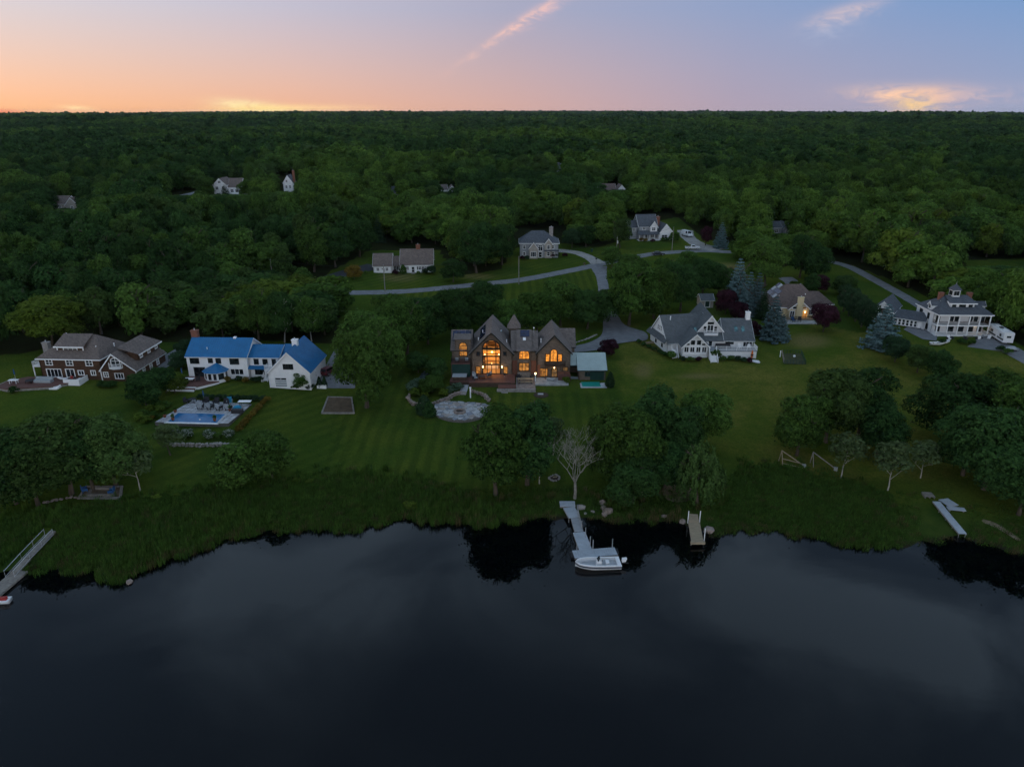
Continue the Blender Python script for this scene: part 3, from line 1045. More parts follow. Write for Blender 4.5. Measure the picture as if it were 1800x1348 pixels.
def trunk_mesh(name, seed, Ht=9.0, r=0.3, mat=None, limbs=6, zfork=0.4):
    rs = random.Random(seed)
    mb = MB()
    q = Vector((0, 0, -0.6)); pts = [q]
    lean = Vector((rs.uniform(-.08, .08), rs.uniform(-.08, .08), 1))
    for i in range(5):
        q = q + (lean + Vector((rs.uniform(-.08, .08), rs.uniform(-.08, .08), 0))).normalized() * (Ht + .6) / 5
        pts.append(q)
    for i in range(5):
        mb.tube(pts[i], pts[i + 1], r * (1.25 if i == 0 else 1 - 0.17 * i), r * (1 - 0.17 * (i + 1)), 8, cap=False)
    for k in range(limbs):
        t = zfork + (0.95 - zfork) * k / max(1, limbs - 1)
        i = min(4, int(t * 5))
        base = pts[i].lerp(pts[i + 1], t * 5 - i)
        a = k * 2.4 + rs.uniform(-.3, .3)
        limb(mb, base, (math.cos(a), math.sin(a), 0.75), Ht * 0.33 * (1.15 - t * 0.5), r * 0.42, 1, rs, 0.5, 0.4, 5, (2, 3))
    me = mb.mesh(name)
    me.materials.append(mat or M['bark'])
    me.shade_smooth()
    return me


PRO = {'oak': [], 'wood': [], 'far': [], 'vfar': []}
for s_ in range(5):
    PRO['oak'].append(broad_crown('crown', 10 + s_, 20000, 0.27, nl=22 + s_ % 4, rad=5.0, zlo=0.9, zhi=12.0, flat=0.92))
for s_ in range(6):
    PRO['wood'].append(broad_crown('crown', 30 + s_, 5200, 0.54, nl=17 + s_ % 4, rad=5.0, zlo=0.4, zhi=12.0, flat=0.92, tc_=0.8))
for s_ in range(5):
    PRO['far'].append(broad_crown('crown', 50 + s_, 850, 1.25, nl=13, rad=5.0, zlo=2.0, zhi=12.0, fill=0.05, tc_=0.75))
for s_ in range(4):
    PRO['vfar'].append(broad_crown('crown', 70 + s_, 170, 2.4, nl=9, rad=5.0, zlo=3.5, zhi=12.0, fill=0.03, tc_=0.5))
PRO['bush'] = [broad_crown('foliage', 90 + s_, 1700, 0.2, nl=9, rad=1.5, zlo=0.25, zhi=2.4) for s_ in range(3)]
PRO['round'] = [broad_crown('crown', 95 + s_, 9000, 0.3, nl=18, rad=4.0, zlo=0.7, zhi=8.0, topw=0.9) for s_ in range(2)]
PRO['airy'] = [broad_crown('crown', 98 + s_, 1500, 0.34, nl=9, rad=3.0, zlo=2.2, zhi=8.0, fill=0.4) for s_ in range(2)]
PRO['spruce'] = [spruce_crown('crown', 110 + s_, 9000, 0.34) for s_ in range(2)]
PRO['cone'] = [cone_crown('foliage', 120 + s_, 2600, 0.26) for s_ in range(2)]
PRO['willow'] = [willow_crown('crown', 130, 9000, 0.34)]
PRO['trunk'] = [trunk_mesh('trunk', 140 + s_) for s_ in range(4)]
PRO['trunk_pale'] = [trunk_mesh('trunk', 150 + s_, 6.8, 0.14, M['bark_pale'], 6, 0.35) for s_ in range(2)]
PRO['stem'] = [trunk_mesh('stem', 160, 1.6, 0.07, M['bark'], 4, 0.2)]
NATIVE = {'oak': (5, 12), 'wood': (5, 12), 'far': (5, 12), 'vfar': (5, 12), 'bush': (1.5, 2.4), 'round': (4, 8), 'airy': (3, 8), 'spruce': (3.6, 10.3), 'cone': (1.5, 5.1), 'willow': (4.9, 11)}
_cnt = [0]
OCC = []


def tree(px, H, Rr, kind='oak', mat=None, label='', name='tree', cat='tree', group=None, at=None, var=None, pale=False, sink=0.0):
    p0 = at if at is not None else hit(*px)
    _cnt[0] += 1
    k = _cnt[0] if var is None else var
    r0, h0 = NATIVE[kind]
    e = empty(name, (p0[0], p0[1], p0[2] - sink), (k * 2.399) % 6.283, label, cat, group)
    sx_, sz_ = Rr / r0, H / h0
    me = PRO[kind][k % len(PRO[kind])]
    c = new_obj('foliage' if kind in ('bush', 'cone') else 'crown', me, e)
    c.scale = (sx_, sx_ * (0.92 + 0.16 * ((k * 0.37) % 1)), sz_)
    if mat:
        c.material_slots[0].link = 'OBJECT'
        c.material_slots[0].material = LM[mat]
    if kind in ('bush', 'cone'):
        t = new_obj('stem', PRO['stem'][0], e)
        t.scale = (sz_, sz_, sz_ * (0.8 if kind == 'bush' else 1.4))
    else:
        t = new_obj('trunk', PRO['trunk_pale' if pale else 'trunk'][k % 2], e)
        ts = H / (9.8 if pale else 12.0)
        t.scale = (ts, ts, ts)
    OCC.append((p0[0], p0[1], Rr))
    return e
# ---------------------------------------------------------------- building kit
SUB = [None]        # optional (x, y, rot) offset of a turned wing inside its house


def part(mb, name, mat, root, smooth=False):
    o = mb.build(name, mat, root, smooth)
    if SUB[0] is not None and root is not None and root.parent is None:
        o.location = (SUB[0][0], SUB[0][1], 0)
        o.rotation_euler = (0, 0, SUB[0][2])
    return o


def site(name, label, pL, pR, cat='house', sink=0.0):
    a, c = hit(*pL), hit(*pR)
    d = c - a
    rz = math.atan2(d.y, d.x)
    e = empty(name, (a.x, a.y, min(a.z, c.z) - sink), rz, label, cat)
    OCC.append((a.x + d.x / 2, a.y + d.y / 2 + 5, d.to_2d().length * 0.62))
    return e, d.to_2d().length


def arch_pts(u, z, w, hgt, n=8):
    """outline with a round (segmental) head"""
    rise = min(w / 2, hgt * 0.35)
    pts = [(u - w / 2, z), (u + w / 2, z), (u + w / 2, z + hgt - rise)]
    for i in range(1, n):
        a = PI * i / n
        pts.append((u + w / 2 * math.cos(a), z + hgt - rise + rise * math.sin(a)))
    pts.append((u - w / 2, z + hgt - rise))
    return pts


def rect_pts(u, z, w, hgt):
    return [(u - w / 2, z), (u + w / 2, z), (u + w / 2, z + hgt), (u - w / 2, z + hgt)]


def wall(root, A, Bp, outline, wins, mat, name='wall', thick=0.22, frame='white_smooth', fw=0.11):
    """wall panel from A to Bp (left to right seen from outside); outline and windows in (u,z).
    windows: (u, z, w, h, style, nx, ny); style: d dark, l lit, m dim, s soft, + a for arched head, P for panel door"""
    A = Vector(A); Bp = Vector(Bp)
    ud = (Bp - A).normalized()
    nn = Vector((ud.y, -ud.x))

    def at3(u, z, out=0.0):
        return (A.x + ud.x * u + nn.x * out, A.y + ud.y * u + nn.y * out, z)
    holes = []
    for w_ in wins:
        u, z, w, hg, st = w_[:5]
        holes.append(arch_pts(u, z, w, hg) if 'a' in st else rect_pts(u, z, w, hg))
    loops = [[Vector((q[0], q[1], 0)) for q in outline]] + [[Vector((q[0], q[1], 0)) for q in hl] for hl in holes]
    flat = [q for lp in loops for q in lp]
    tris = tessellate_polygon(loops)
    mb = MB()
    fs = []
    for t in tris:
        p0, p1, p2 = (flat[i] for i in t)
        cr = (p1.x - p0.x) * (p2.y - p0.y) - (p1.y - p0.y) * (p2.x - p0.x)
        fs.append(t if cr > 0 else (t[0], t[2], t[1]))
    mb.add([at3(q.x, q.y) for q in flat], fs)
    n = len(outline)
    mb.add([at3(*q) for q in outline] + [at3(q[0], q[1], -thick) for q in outline], [(i, n + i, n + (i + 1) % n, (i + 1) % n) for i in range(n)])
    for hl in holes:
        k = len(hl)
        mb.add([at3(*q) for q in hl] + [at3(q[0], q[1], -thick) for q in hl], [(i, (i + 1) % k, k + (i + 1) % k, k + i) for i in range(k)])
    wo_ = part(mb, name, mat, root)
    for w_, hl in zip(wins, holes):
        u, z, w, hg, st = w_[:5]
        nx_, ny_ = (w_[5], w_[6]) if len(w_) > 6 else (2, 2)
        fm = M[w_[7]] if len(w_) > 7 else M[frame]
        k = len(hl)
        cu, czz = u, z + hg / 2
        fb = MB()
        outer = [(cu + (q[0] - cu) * (1 + 2 * fw / w), czz + (q[1] - czz) * (1 + 2 * fw / hg)) for q in hl]
        inner = [(cu + (q[0] - cu) * (1 - 1.0 * fw / w), czz + (q[1] - czz) * (1 - 1.0 * fw / hg)) for q in hl]
        vs = [at3(q[0], q[1], 0.045) for q in outer] + [at3(q[0], q[1], 0.045) for q in inner] + [at3(q[0], q[1], -0.02) for q in outer] + [at3(q[0], q[1], -0.10) for q in inner]
        f_ = []
        for i in range(k):
            j = (i + 1) % k
            f_ += [(i, j, k + j, k + i), (2 * k + i, 2 * k + j, j, i), (k + i, k + j, 3 * k + j, 3 * k + i)]
        fb.add(vs, f_)

        def bar(u0, u1, z0, z1):
            lo = [at3(u0, z0, -0.01), at3(u1, z0, -0.01), at3(u1, z0, -0.09), at3(u0, z0, -0.09)]
            hi = [at3(u0, z1, -0.01), at3(u1, z1, -0.01), at3(u1, z1, -0.09), at3(u0, z1, -0.09)]
            fb.hexa(lo, hi)
        bw = 0.045
        rise = min(w / 2, hg * 0.35) if 'a' in st else 0
        for i in range(1, nx_):
            uu = u - w / 2 + w * i / nx_
            top = z + hg - (rise * (1 - math.sqrt(max(0, 1 - ((uu - u) / (w / 2)) ** 2))) if rise else 0)
            bar(uu - bw, uu + bw, z, top)
        for i in range(1, ny_):
            zz = z + (hg - rise * 0.9) * i / (ny_ - (0 if not rise else 0.0)) if not rise else z + (hg - rise) * i / (ny_ - 1)
            bar(u - w / 2, u + w / 2, zz - bw, zz + bw)
        isdoor = 'P' in st
        wobj = part(fb, 'door' if ('D' in st or isdoor) else ('garage_door' if 'G' in st else 'window'), fm, root)
        pm_ = MB()
        dpp = -0.075
        pm_.add([at3(q[0], q[1], dpp) for q in hl], [tuple(range(k))])
        pmat = M['lit'] if 'l' in st else M['lit_dim'] if 'm' in st else M['lit_soft'] if 's' in st else (M['fabric_grey'] if 'G' in st else M['dark_green'] if isdoor else M['glass'])
        pm_.build('panel' if ('G' in st or isdoor) else 'pane', pmat, wobj)
    return wo_


def ribs(mb, quad, pitch=0.5, hgt=0.05, w=0.05):
    """standing seams from eave (q0-q1) to ridge (q3-q2)"""
    q = [Vector(p_) for p_ in quad]
    nrm = (q[1] - q[0]).cross(q[2] - q[0]).normalized()
    L = (q[1] - q[0]).length
    n = max(1, int(L / pitch))
    ed = (q[1] - q[0]).normalized()
    for i in range(n + 1):
        t = i / n
        a = q[0].lerp(q[1], t); c = q[3].lerp(q[2], t)
        e = ed * w * 0.5
        mb.hexa([a - e, a + e, c + e, c - e], [a - e + nrm * hgt, a + e + nrm * hgt, c + e + nrm * hgt, c - e + nrm * hgt])


def roof_gable(root, x0, x1, y0, y1, ze, zr, axis, mat, oh=0.35, gh=0.3, rp=0.5, t=0.16, rib=0.0, trim='white_smooth', name='roof'):
    """two sloping slabs; axis = direction of the ridge; rp = ridge position across"""
    mb = MB(); tb = MB(); rb = MB()
    if axis == 'x':
        ry = y0 + (y1 - y0) * rp
        sf = (zr - ze) / (ry - y0); sb = (zr - ze) / (y1 - ry)
        X0, X1 = x0 - gh, x1 + gh
        zr2 = zr + t
        f = [(X0, y0 - oh, ze - sf * oh + t), (X1, y0 - oh, ze - sf * oh + t), (X1, ry, zr2), (X0, ry, zr2)]
        b_ = [(X1, y1 + oh, ze - sb * oh + t), (X0, y1 + oh, ze - sb * oh + t), (X0, ry, zr2), (X1, ry, zr2)]
    else:
        rx = x0 + (x1 - x0) * rp
        sf = (zr - ze) / (x1 - rx); sb = (zr - ze) / (rx - x0)
        Y0, Y1 = y0 - gh, y1 + gh
        zr2 = zr + t
        f = [(x1 + oh, Y0, ze - sf * oh + t), (x1 + oh, Y1, ze - sf * oh + t), (rx, Y1, zr2), (rx, Y0, zr2)]
        b_ = [(x0 - oh, Y1, ze - sb * oh + t), (x0 - oh, Y0, ze - sb * oh + t), (rx, Y0, zr2), (rx, Y1, zr2)]
    for q in (f, b_):
        mb.slab(q, t)
        if rib:
            ribs(mb, q, rib)
    ro = part(mb, name, mat, root)
    # rake and eave boards, a touch proud of the slab
    for q in (f, b_):
        qv = [Vector(p_) for p_ in q]
        nrm = (qv[1] - qv[0]).cross(qv[2] - qv[0]).normalized()
        ed = (qv[1] - qv[0]).normalized()
        down = Vector((0, 0, -1))
        rise = (qv[3] - qv[0]).normalized()
        for a, c, o_ in ((qv[0], qv[3], -ed), (qv[1], qv[2], ed), (qv[0], qv[1], -rise)):
            a2 = a - nrm * 0.02; c2 = c - nrm * 0.02
            tb.hexa([a2 + o_ * 0.003, c2 + o_ * 0.003, c2 + o_ * 0.05, a2 + o_ * 0.05],
                    [a2 - nrm * 0.24 + o_ * 0.003, c2 - nrm * 0.24 + o_ * 0.003, c2 - nrm * 0.24 + o_ * 0.05, a2 - nrm * 0.24 + o_ * 0.05])
    part(tb, 'trim', M[trim], root)
    return ro


def gable(root, x0, x1, y0, y1, ze, zr, axis, wmat, rmat, wins=None, z0=-1.5, rp=0.5, frame='white_smooth', faces='fblr', **kw):
    wins = wins or {}
    rx = x0 + (x1 - x0) * rp; ry = y0 + (y1 - y0) * rp
    Wd, Dp = x1 - x0, y1 - y0
    rect = lambda L: [(0, z0), (L, z0), (L, ze), (0, ze)]
    gab = lambda L, r_: [(0, z0), (L, z0), (L, ze), (r_, zr), (0, ze)]
    spec = {'f': ((x0, y0), (x1, y0), rect(Wd) if axis == 'x' else gab(Wd, rx - x0)),
            'b': ((x1, y1), (x0, y1), rect(Wd) if axis == 'x' else gab(Wd, x1 - rx)),
            'r': ((x1, y0), (x1, y1), gab(Dp, ry - y0) if axis == 'x' else rect(Dp)),
            'l': ((x0, y1), (x0, y0), gab(Dp, y1 - ry) if axis == 'x' else rect(Dp))}
    for k in faces:
        A, Bq, ol = spec[k]
        wall(root, A, Bq, ol, wins.get(k, []), wmat if not isinstance(wmat, dict) else wmat.get(k, wmat['f']), frame=frame)
    return roof_gable(root, x0, x1, y0, y1, ze, zr, axis, rmat, rp=rp, **kw)


def box_walls(root, x0, x1, y0, y1, z0, z1, wmat, wins=None, faces='fblr', frame='white_smooth'):
    wins = wins or {}
    spec = {'f': ((x0, y0), (x1, y0)), 'b': ((x1, y1), (x0, y1)), 'r': ((x1, y0), (x1, y1)), 'l': ((x0, y1), (x0, y0))}
    for k in faces:
        A, Bq = spec[k]
        L = (Vector(Bq) - Vector(A)).length
        wall(root, A, Bq, [(0, z0), (L, z0), (L, z1), (0, z1)], wins.get(k, []), wmat, frame=frame)


def hip(root, x0, x1, y0, y1, ze, zr, rmat, inset=None, oh=0.45, trim='white_smooth', rx0=None, rx1=None, ry=None, name='roof'):
    ry = (y0 + y1) / 2 if ry is None else ry
    inset = (y1 - y0) / 2 if inset is None else inset
    a = x0 + inset if rx0 is None else rx0
    c = x1 - inset if rx1 is None else rx1
    e = [(x0 - oh, y0 - oh, ze), (x1 + oh, y0 - oh, ze), (x1 + oh, y1 + oh, ze), (x0 - oh, y1 + oh, ze)]
    r0, r1 = (a, ry, zr), (c, ry, zr)
    mb = MB()
    mb.add(e + [r0, r1], [(0, 1, 5, 4), (1, 2, 5), (2, 3, 4, 5), (3, 0, 4), (3, 2, 1, 0)])
    ro = part(mb, name, rmat, root)
    tb = MB()
    X0, X1, Y0, Y1 = x0 - oh, x1 + oh, y0 - oh, y1 + oh
    for (p0, p1) in (((X0 - .04, Y0 - .04), (X1 + .04, Y0 + .01)), ((X0 - .04, Y1 - .01), (X1 + .04, Y1 + .04)), ((X0 - .04, Y0 + .013), (X0 + .01, Y1 - .013)), ((X1 - .01, Y0 + .013), (X1 + .04, Y1 - .013))):
        tb.box(p0[0], p1[0], p0[1], p1[1], ze - 0.22, ze + 0.02)
    part(tb, 'trim', M[trim], root)
    return ro


def shed_roof(root, quad, mat, t=0.14, rib=0.0, name='roof'):
    mb = MB().slab(quad, t)
    if rib:
        ribs(mb, quad, rib)
    return part(mb, name, mat, root)


def boxpart(root, name, mat, *boxes, smooth=False):
    if len(boxes) > 1 and name != 'chimney':
        for b_ in boxes:
            o = boxpart(root, name, mat, b_)
        return o
    mb = MB()
    for b_ in boxes:
        mb.box(*b_)
    return part(mb, name, mat, root, smooth)


def chimney(root, x, y, z0, z1, w, d, mat, cap=True):
    o = boxpart(root, 'chimney', mat, (x - w / 2, x + w / 2, y - d / 2, y + d / 2, z0, z1), (x - w / 2 - .08, x + w / 2 + .08, y - d / 2 - .08, y + d / 2 + .08, z1 + 0.002, z1 + .2))
    if cap:
        MB().tube((x, y, z1 + .2), (x, y, z1 + .6), .13, .13, 8).build('flue', M['metal'], o)
    return o


def vent(root, x, y, z, hgt=0.6, r=0.07, mat='white_smooth'):
    return part(MB().tube((x, y, z), (x, y, z + hgt), r, r, 7).tube((x, y, z + hgt), (x, y, z + hgt + .12), r * 1.7, r * 1.2, 7), 'vent_pipe', M[mat], root)


def railing(root, pts, z, hgt=0.95, mat='white_smooth', post=0.1, gap=0.16, ends=True, name='railing'):
    """rail along a polyline of (x,y[,z]) points"""
    mb = MB()
    P_ = [Vector((q[0], q[1], q[2] if len(q) > 2 else z)) for q in pts]
    for a, c in zip(P_[:-1], P_[1:]):
        L = (c - a).length
        up = Vector((0, 0, 1))
        for zz, th in ((hgt, 0.09), (0.12, 0.06)):
            mb.tube(a + up * zz, c + up * zz, th * .6, th * .6, 4)
        n = max(1, int(L / gap))
        for i in range(1, n):
            q = a.lerp(c, i / n)
            mb.tube(q + up * .12, q + up * hgt, .022, .022, 4, cap=False)
        m_ = max(1, int(L / 2.2))
        for i in range(m_ + 1):
            q = a.lerp(c, i / m_)
            mb.tube(q, q + up * (hgt + .12), post * .7, post * .7, 4)
    return part(mb, name, M[mat], root)


def steps(root, x0, x1, y0, y1, z0, z1, mat, n=None, name='steps'):
    """flight rising from y0 (z0) to y1 (z1)"""
    n = n or max(2, int(abs(z1 - z0) / 0.18))
    o = None
    for i in range(n):
        ya = y0 + (y1 - y0) * i / n
        yb = y0 + (y1 - y0) * (i + 1) / n
        o = boxpart(root, 'step', M[mat], (x0, x1, min(ya, yb), max(ya, yb) - 0.004, z0 - .4, z0 + (z1 - z0) * (i + 1) / n))
    return o


def deck(root, poly, ztop, mat, thick=0.18, skirt=None, zg=-0.8, name='deck'):
    mb = MB().prism(poly, ztop - thick, ztop)
    o = part(mb, name, M[mat], root)
    if skirt:
        cx_ = sum(q[0] for q in poly) / len(poly); cy_ = sum(q[1] for q in poly) / len(poly)
        pp = [(cx_ + (q[0] - cx_) * 0.985, cy_ + (q[1] - cy_) * 0.985) for q in poly]
        part(MB().prism(pp, zg, ztop - thick - 0.003), 'deck_skirt', M[skirt], root)
    return o


def lantern(root, x, y, z, r=0.13, mat='lamp_warm', energy=0):
    o = part(MB().lathe([(r * .6, 0), (r, .08), (r, .3), (r * .4, .4)], 8, (x, y, z)), 'lamp', M[mat], root)
    if energy:
        ld = bpy.data.lights.new('lamp_light', 'POINT')
        ld.energy = energy
        ld.color = (1.0, 0.62, 0.28)
        ld.shadow_soft_size = 0.15
        lo_ = new_obj('lamp_light', ld, o)
        lo_.location = (x, y - .35, z + .2)
    return o


W0 = 'd'
# ================================================================ 1. brown shingle house (far left)
H1, w1 = site('shingle_house', 'dark brown shingle house with white trim and grey shingle roof, farthest left', (76, 665), (180, 668))
dw = lambda u, z, w=1.5, hh_=1.25, nx_=2, ny_=2: (u, z, w, hh_, 'd', nx_, ny_)
wf = [dw(2.2, 3.35), dw(6.9, 3.35), dw(11.4, 3.35),
      (2.9, 0.55, 3.3, 1.85, 'dD', 4, 1), (6.6, 0.55, 1.9, 1.9, 'dD', 2, 1), (9.1, 1.15, 1.25, 1.0, 'd', 2, 1), (11.9, 1.15, 1.0, 1.05, 'd', 2, 1)]
box_walls(H1, 0, 13.9, 0, 11, -1.5, 4.9, M['brown_sh'], {'f': wf, 'l': [dw(3, 3.2), dw(7, 3.2)]})
hip(H1, 0, 13.9, 0, 11, 4.9, 8.9, M['roof_brown'], rx0=4.8, rx1=10.6)
# shed dormer
box_walls(H1, 3.6, 9.6, 1.7, 4.6, 5.6, 7.35, M['brown_sh'], {'f': [(3.0, 0.55 + 5.6, 3.1, 1.1, 'd', 3, 2)]}, faces='flr')
shed_roof(H1, [(3.2, 1.2, 7.3), (10.0, 1.2, 7.3), (10.0, 5.5, 9.05), (3.2, 5.5, 9.05)], M['roof_brown'])
boxpart(H1, 'trim', M['white_smooth'], (3.15, 10.05, 1.13, 1.19, 7.0, 7.28), (3.5, 3.75, 1.62, 1.69, 5.5, 7.1), (9.45, 9.7, 1.62, 1.69, 5.5, 7.1))
# right wing with front gable, balcony and side dormer
gable(H1, 14.0, 22.0, -0.4, 12, 2.6, 6.3, 'y', M['brown_sh'], M['roof_brown'],
      {'f': [(1.0, 0.9, 1.0, 1.1, 'd', 2, 2), (4.0, 0.6, 1.9, 1.2, 'd', 3, 1), (3.7, 3.35, 2.0, 2.0, 'daD', 2, 2)], 'r': [dw(3, 0.9, 1.0), dw(6, .9, 1.0), dw(9, .9, 1.0)]}, rp=0.40)
box_walls(H1, 17.6, 21.3, 2.6, 11.6, 4.0, 5.6, M['brown_sh'], {'r': [(1.2, 4.25, 1.0, 1.1, 'd', 2, 2), (4.4, 4.25, 1.0, 1.1, 'd', 2, 2), (7.6, 4.25, 1.0, 1.1, 'd', 2, 2)]}, faces='frb')
shed_roof(H1, [(21.8, 2.1, 5.5), (21.8, 12.0, 5.5), (17.0, 12.0, 6.95), (17.0, 2.1, 6.95)], M['roof_brown'])
boxpart(H1, 'trim', M['white_smooth'], (21.83, 21.9, 2.05, 12.0, 5.2, 5.46), (13.9, 14.1, -0.52, -0.42, -.3, 2.5), (21.9, 22.1, -0.52, -0.42, -.3, 2.4))
mb = MB().prism([(16.2, -.42), (19.2, -.42), (18.9, -1.1), (17.7, -1.5), (16.5, -1.1)], 3.05, 3.25)
part(mb, 'balcony_floor', M['white_smooth'], H1)
railing(H1, [(16.2, -.45), (16.5, -1.05), (17.7, -1.45), (18.9, -1.05), (19.2, -.45)], 3.25, 0.95)
chimney(H1, -0.9, 4.6, -0.5, 7.0, 1.3, 1.1, M['stone'])
vent(H1, 12.0, 2.6, 6.4); vent(H1, 3.0, 6.5, 8.2, .5); vent(H1, 14.6, 5.2, 6.2, .7, .1)
# left side porch
boxpart(H1, 'balcony_floor', M['white_smooth'], (-2.6, -.02, 1.0, 5.2, 2.45, 2.7))
railing(H1, [(-.05, 1.05), (-2.55, 1.05), (-2.55, 5.15)], 2.7)
for (x, y) in ((-2.5, 1.1), (-2.5, 5.1)):
    boxpart(H1, 'post', M['white_smooth'], (x - .1, x + .1, y - .1, y + .1, -.5, 2.44))
deck(H1, [(-6.2, -6.6), (-3.0, -7.6), (5.5, -5.6), (8.6, -3.0), (8.6, -.05), (-3.4, -.05), (-6.0, -2.5)], 0.5, 'deck_red', skirt='stone')
boxpart(H1, 'deck_bench', M['white_smooth'], (7.0, 10.6, -3.4, -3.15, -.5, 1.25), (10.35, 10.6, -3.1, -0.2, -.5, 1.25), (8.7, 10.3, -3.1, -.4, .45, .62))
steps(H1, 5.2, 7.0, -5.8, -4.0, -0.1, 0.45, 'white_smooth', 3)
part(MB().xprism([(-7.4, -.6), (-.1, -.6), (-.1, .2), (-7.4, .6)], -6.6, -6.2), 'stone_wall', M['stone'], H1)

# ================================================================ 2. white house with blue metal roof
H2, w2 = site('blue_roof_house', 'white clapboard house with bright blue standing-seam metal roof above the swimming pool', (334, 664), (437, 666))
k2 = w2 / 13.5
win2 = [(1.7, 3.55, 1.9, 1.15, 'd', 2, 2, 'dark_frame'), (5.3, 3.75, 0.9, .95, 'd', 1, 2, 'dark_frame'), (7.1, 3.65, 1.0, 1.1, 'd', 1, 2, 'dark_frame'), (10.7, 3.5, 1.9, 1.25, 'd', 2, 2, 'dark_frame'),
        (2.5, 0.55, 2.4, 2.0, 'dD', 2, 1, 'dark_frame'), (11.0, 1.0, 2.9, 1.35, 'd', 3, 1)]
gable(H2, 0, 13.5, 0, 9, 5.2, 8.1, 'x', M['white'], M['blue_metal'], {'f': win2, 'r': [(3, 3.4, .9, 1.2, 'd', 1, 2), (6, 3.4, .9, 1.2, 'd', 1, 2)], 'l': [(3, 3.4, .9, 1.2, 'd', 1, 2)]}, rib=0.52)
chimney(H2, 0.3, 4.9, 6, 9.6, 1.5, 0.9, M['brick'])
vent(H2, 4.2, 1.6, 6.2, .5); part(MB().box(9.3, 9.9, 4.2, 4.8, 8.0, 8.45), 'roof_vent', M['white_smooth'], H2)
# link
gable(H2, 13.55, 20.4, 1.0, 8.0, 4.85, 6.6, 'x', M['white'], M['blue_metal'],
      {'f': [(1.7, 3.2, .9, 1.15, 'd', 1, 2, 'dark_frame'), (3.7, 3.2, .95, 1.15, 'd', 1, 2, 'dark_frame'), (5.7, 2.75, .75, 1.65, 'dD', 1, 1, 'dark_frame'), (2.2, 0.8, 2.0, 1.1, 'd', 4, 1, 'dark_frame'), (4.3, 0.1, .9, 1.95, 'dD', 1, 2), (6.0, .5, 1.5, 1.1, 'd', 4, 2)],
       'r': []}, rib=0.52)
shed_roof(H2, [(13.3, 0.0, 2.35), (17.7, 0.0, 2.35), (17.7, 0.98, 2.85), (13.3, 0.98, 2.85)], M['blue_metal'], rib=0.52)
boxpart(H2, 'balcony_floor', M['white_smooth'], (17.6, 21.0, -1.0, 0.99, 2.3, 2.5))
railing(H2, [(17.7, .9), (17.7, -.9), (20.9, -.9), (20.9, .9)], 2.5, 0.9)
boxpart(H2, 'post', M['white_smooth'], (17.65, 17.85, -.95, -.75, -.5, 2.3), (20.75, 20.95, -.95, -.75, -.5, 2.3))
steps(H2, 17.0, 18.3, -1.6, .2, -.2, .6, 'white_smooth', 4)
railing(H2, [(16.95, -1.6, -.1), (16.95, .2, .6)], 0, .9); railing(H2, [(18.35, -1.6, -.1), (18.35, .2, .6)], 0, .9)
lantern(H2, 16.6, .85, 2.05, .08, 'white_smooth')
# low saltbox slope between link and garage
box_walls(H2, 20.45, 23.2, 1.2, 8.0, -1, 2.9, M['white'], {'f': [(0.9, .9, 1.3, 1.0, 'd', 4, 2)]}, faces='fb')
shed_roof(H2, [(19.9, -.6, 2.7), (24.6, -.6, 2.7), (24.6, 5.0, 6.75), (20.75, 5.0, 6.75)], M['blue_metal'], rib=0.52)
# garage wing
gable(H2, 20.0, 29.0, -4.6, 7.0, 3.5, 7.9, 'y', M['white'], M['blue_metal'],
      {'f': [(3.9, 4.15, .95, 1.05, 'd', 2, 2, 'dark_frame'), (5.0, 4.15, .95, 1.05, 'd', 2, 2, 'dark_frame'), (2.5, 0.0, 2.6, 2.15, 'G', 1, 4)],
       'r': [(1.2, 1.0, .7, 1.1, 'd', 1, 2), (4.2, 1.0, .7, 1.2, 'd', 1, 2), (8.2, 1.2, .7, 1.2, 'd', 1, 2)]}, z0=-2.0, rib=0.52)
gd = boxpart(H2, 'garage_door_glazing', M['glass'], (21.35, 22.4, -4.53, -4.5, 1.65, 2.0), (22.6, 23.65, -4.53, -4.5, 1.65, 2.0))
chimney(H2, 24.4, 1.4, 6.5, 8.8, 1.2, 1.0, M['white_smooth'])
boxpart(H2, 'cornerboard', M['white_smooth'], (-.06, .16, -.06, -.003, -.5, 5.0), (13.3, 13.56, -.06, -.003, -.5, 5.0), (28.85, 29.06, -4.68, -4.61, -1.5, 3.3), (19.94, 20.15, -4.68, -4.61, -1.5, 3.3))
# sunroom bay with its own blue roof
bay = [(4.2, -.01), (4.2, -1.6), (5.4, -2.8), (7.7, -2.8), (8.9, -1.6), (8.9, -.01)]
for i in range(5):
    a, c = bay[i], bay[i + 1]
    L = math.dist(a, c)
    nwin = max(1, round(L / 1.15))
    wall(H2, a, c, [(0, -1.2), (L, -1.2), (L, 2.35), (0, 2.35)], [(L * (j + .5) / nwin, .55, L / nwin - .3, 1.55, 'd', 1, 1) for j in range(nwin)], M['white_smooth'])
apex = (6.55, 0, 3.75)
mb = MB()
eb = [(3.8, .02, 2.3), (3.8, -1.8, 2.3), (5.2, -3.2, 2.3), (7.9, -3.2, 2.3), (9.3, -1.8, 2.3), (9.3, .02, 2.3)]
mb.add(eb + [apex], [(i, i + 1, 6) for i in range(5)] + [(5, 4, 3, 2, 1, 0)])
part(mb, 'bay_roof', M['blue_metal'], H2)
deck(H2, [(-2.2, -5.2), (4.6, -6.2), (8.0, -2.9), (4.0, -.05), (-1.6, -.05)], 0.45, 'deck_red', skirt='white_smooth')
for i in range(3):
    boxpart(H2, 'step', M['white_smooth' if i % 2 == 0 else 'deck_red'], (-2.0 + .1 * i, 4.2, -6.5 - .42 * i, -6.1 - .42 * i, -.9, .30 - .16 * i))

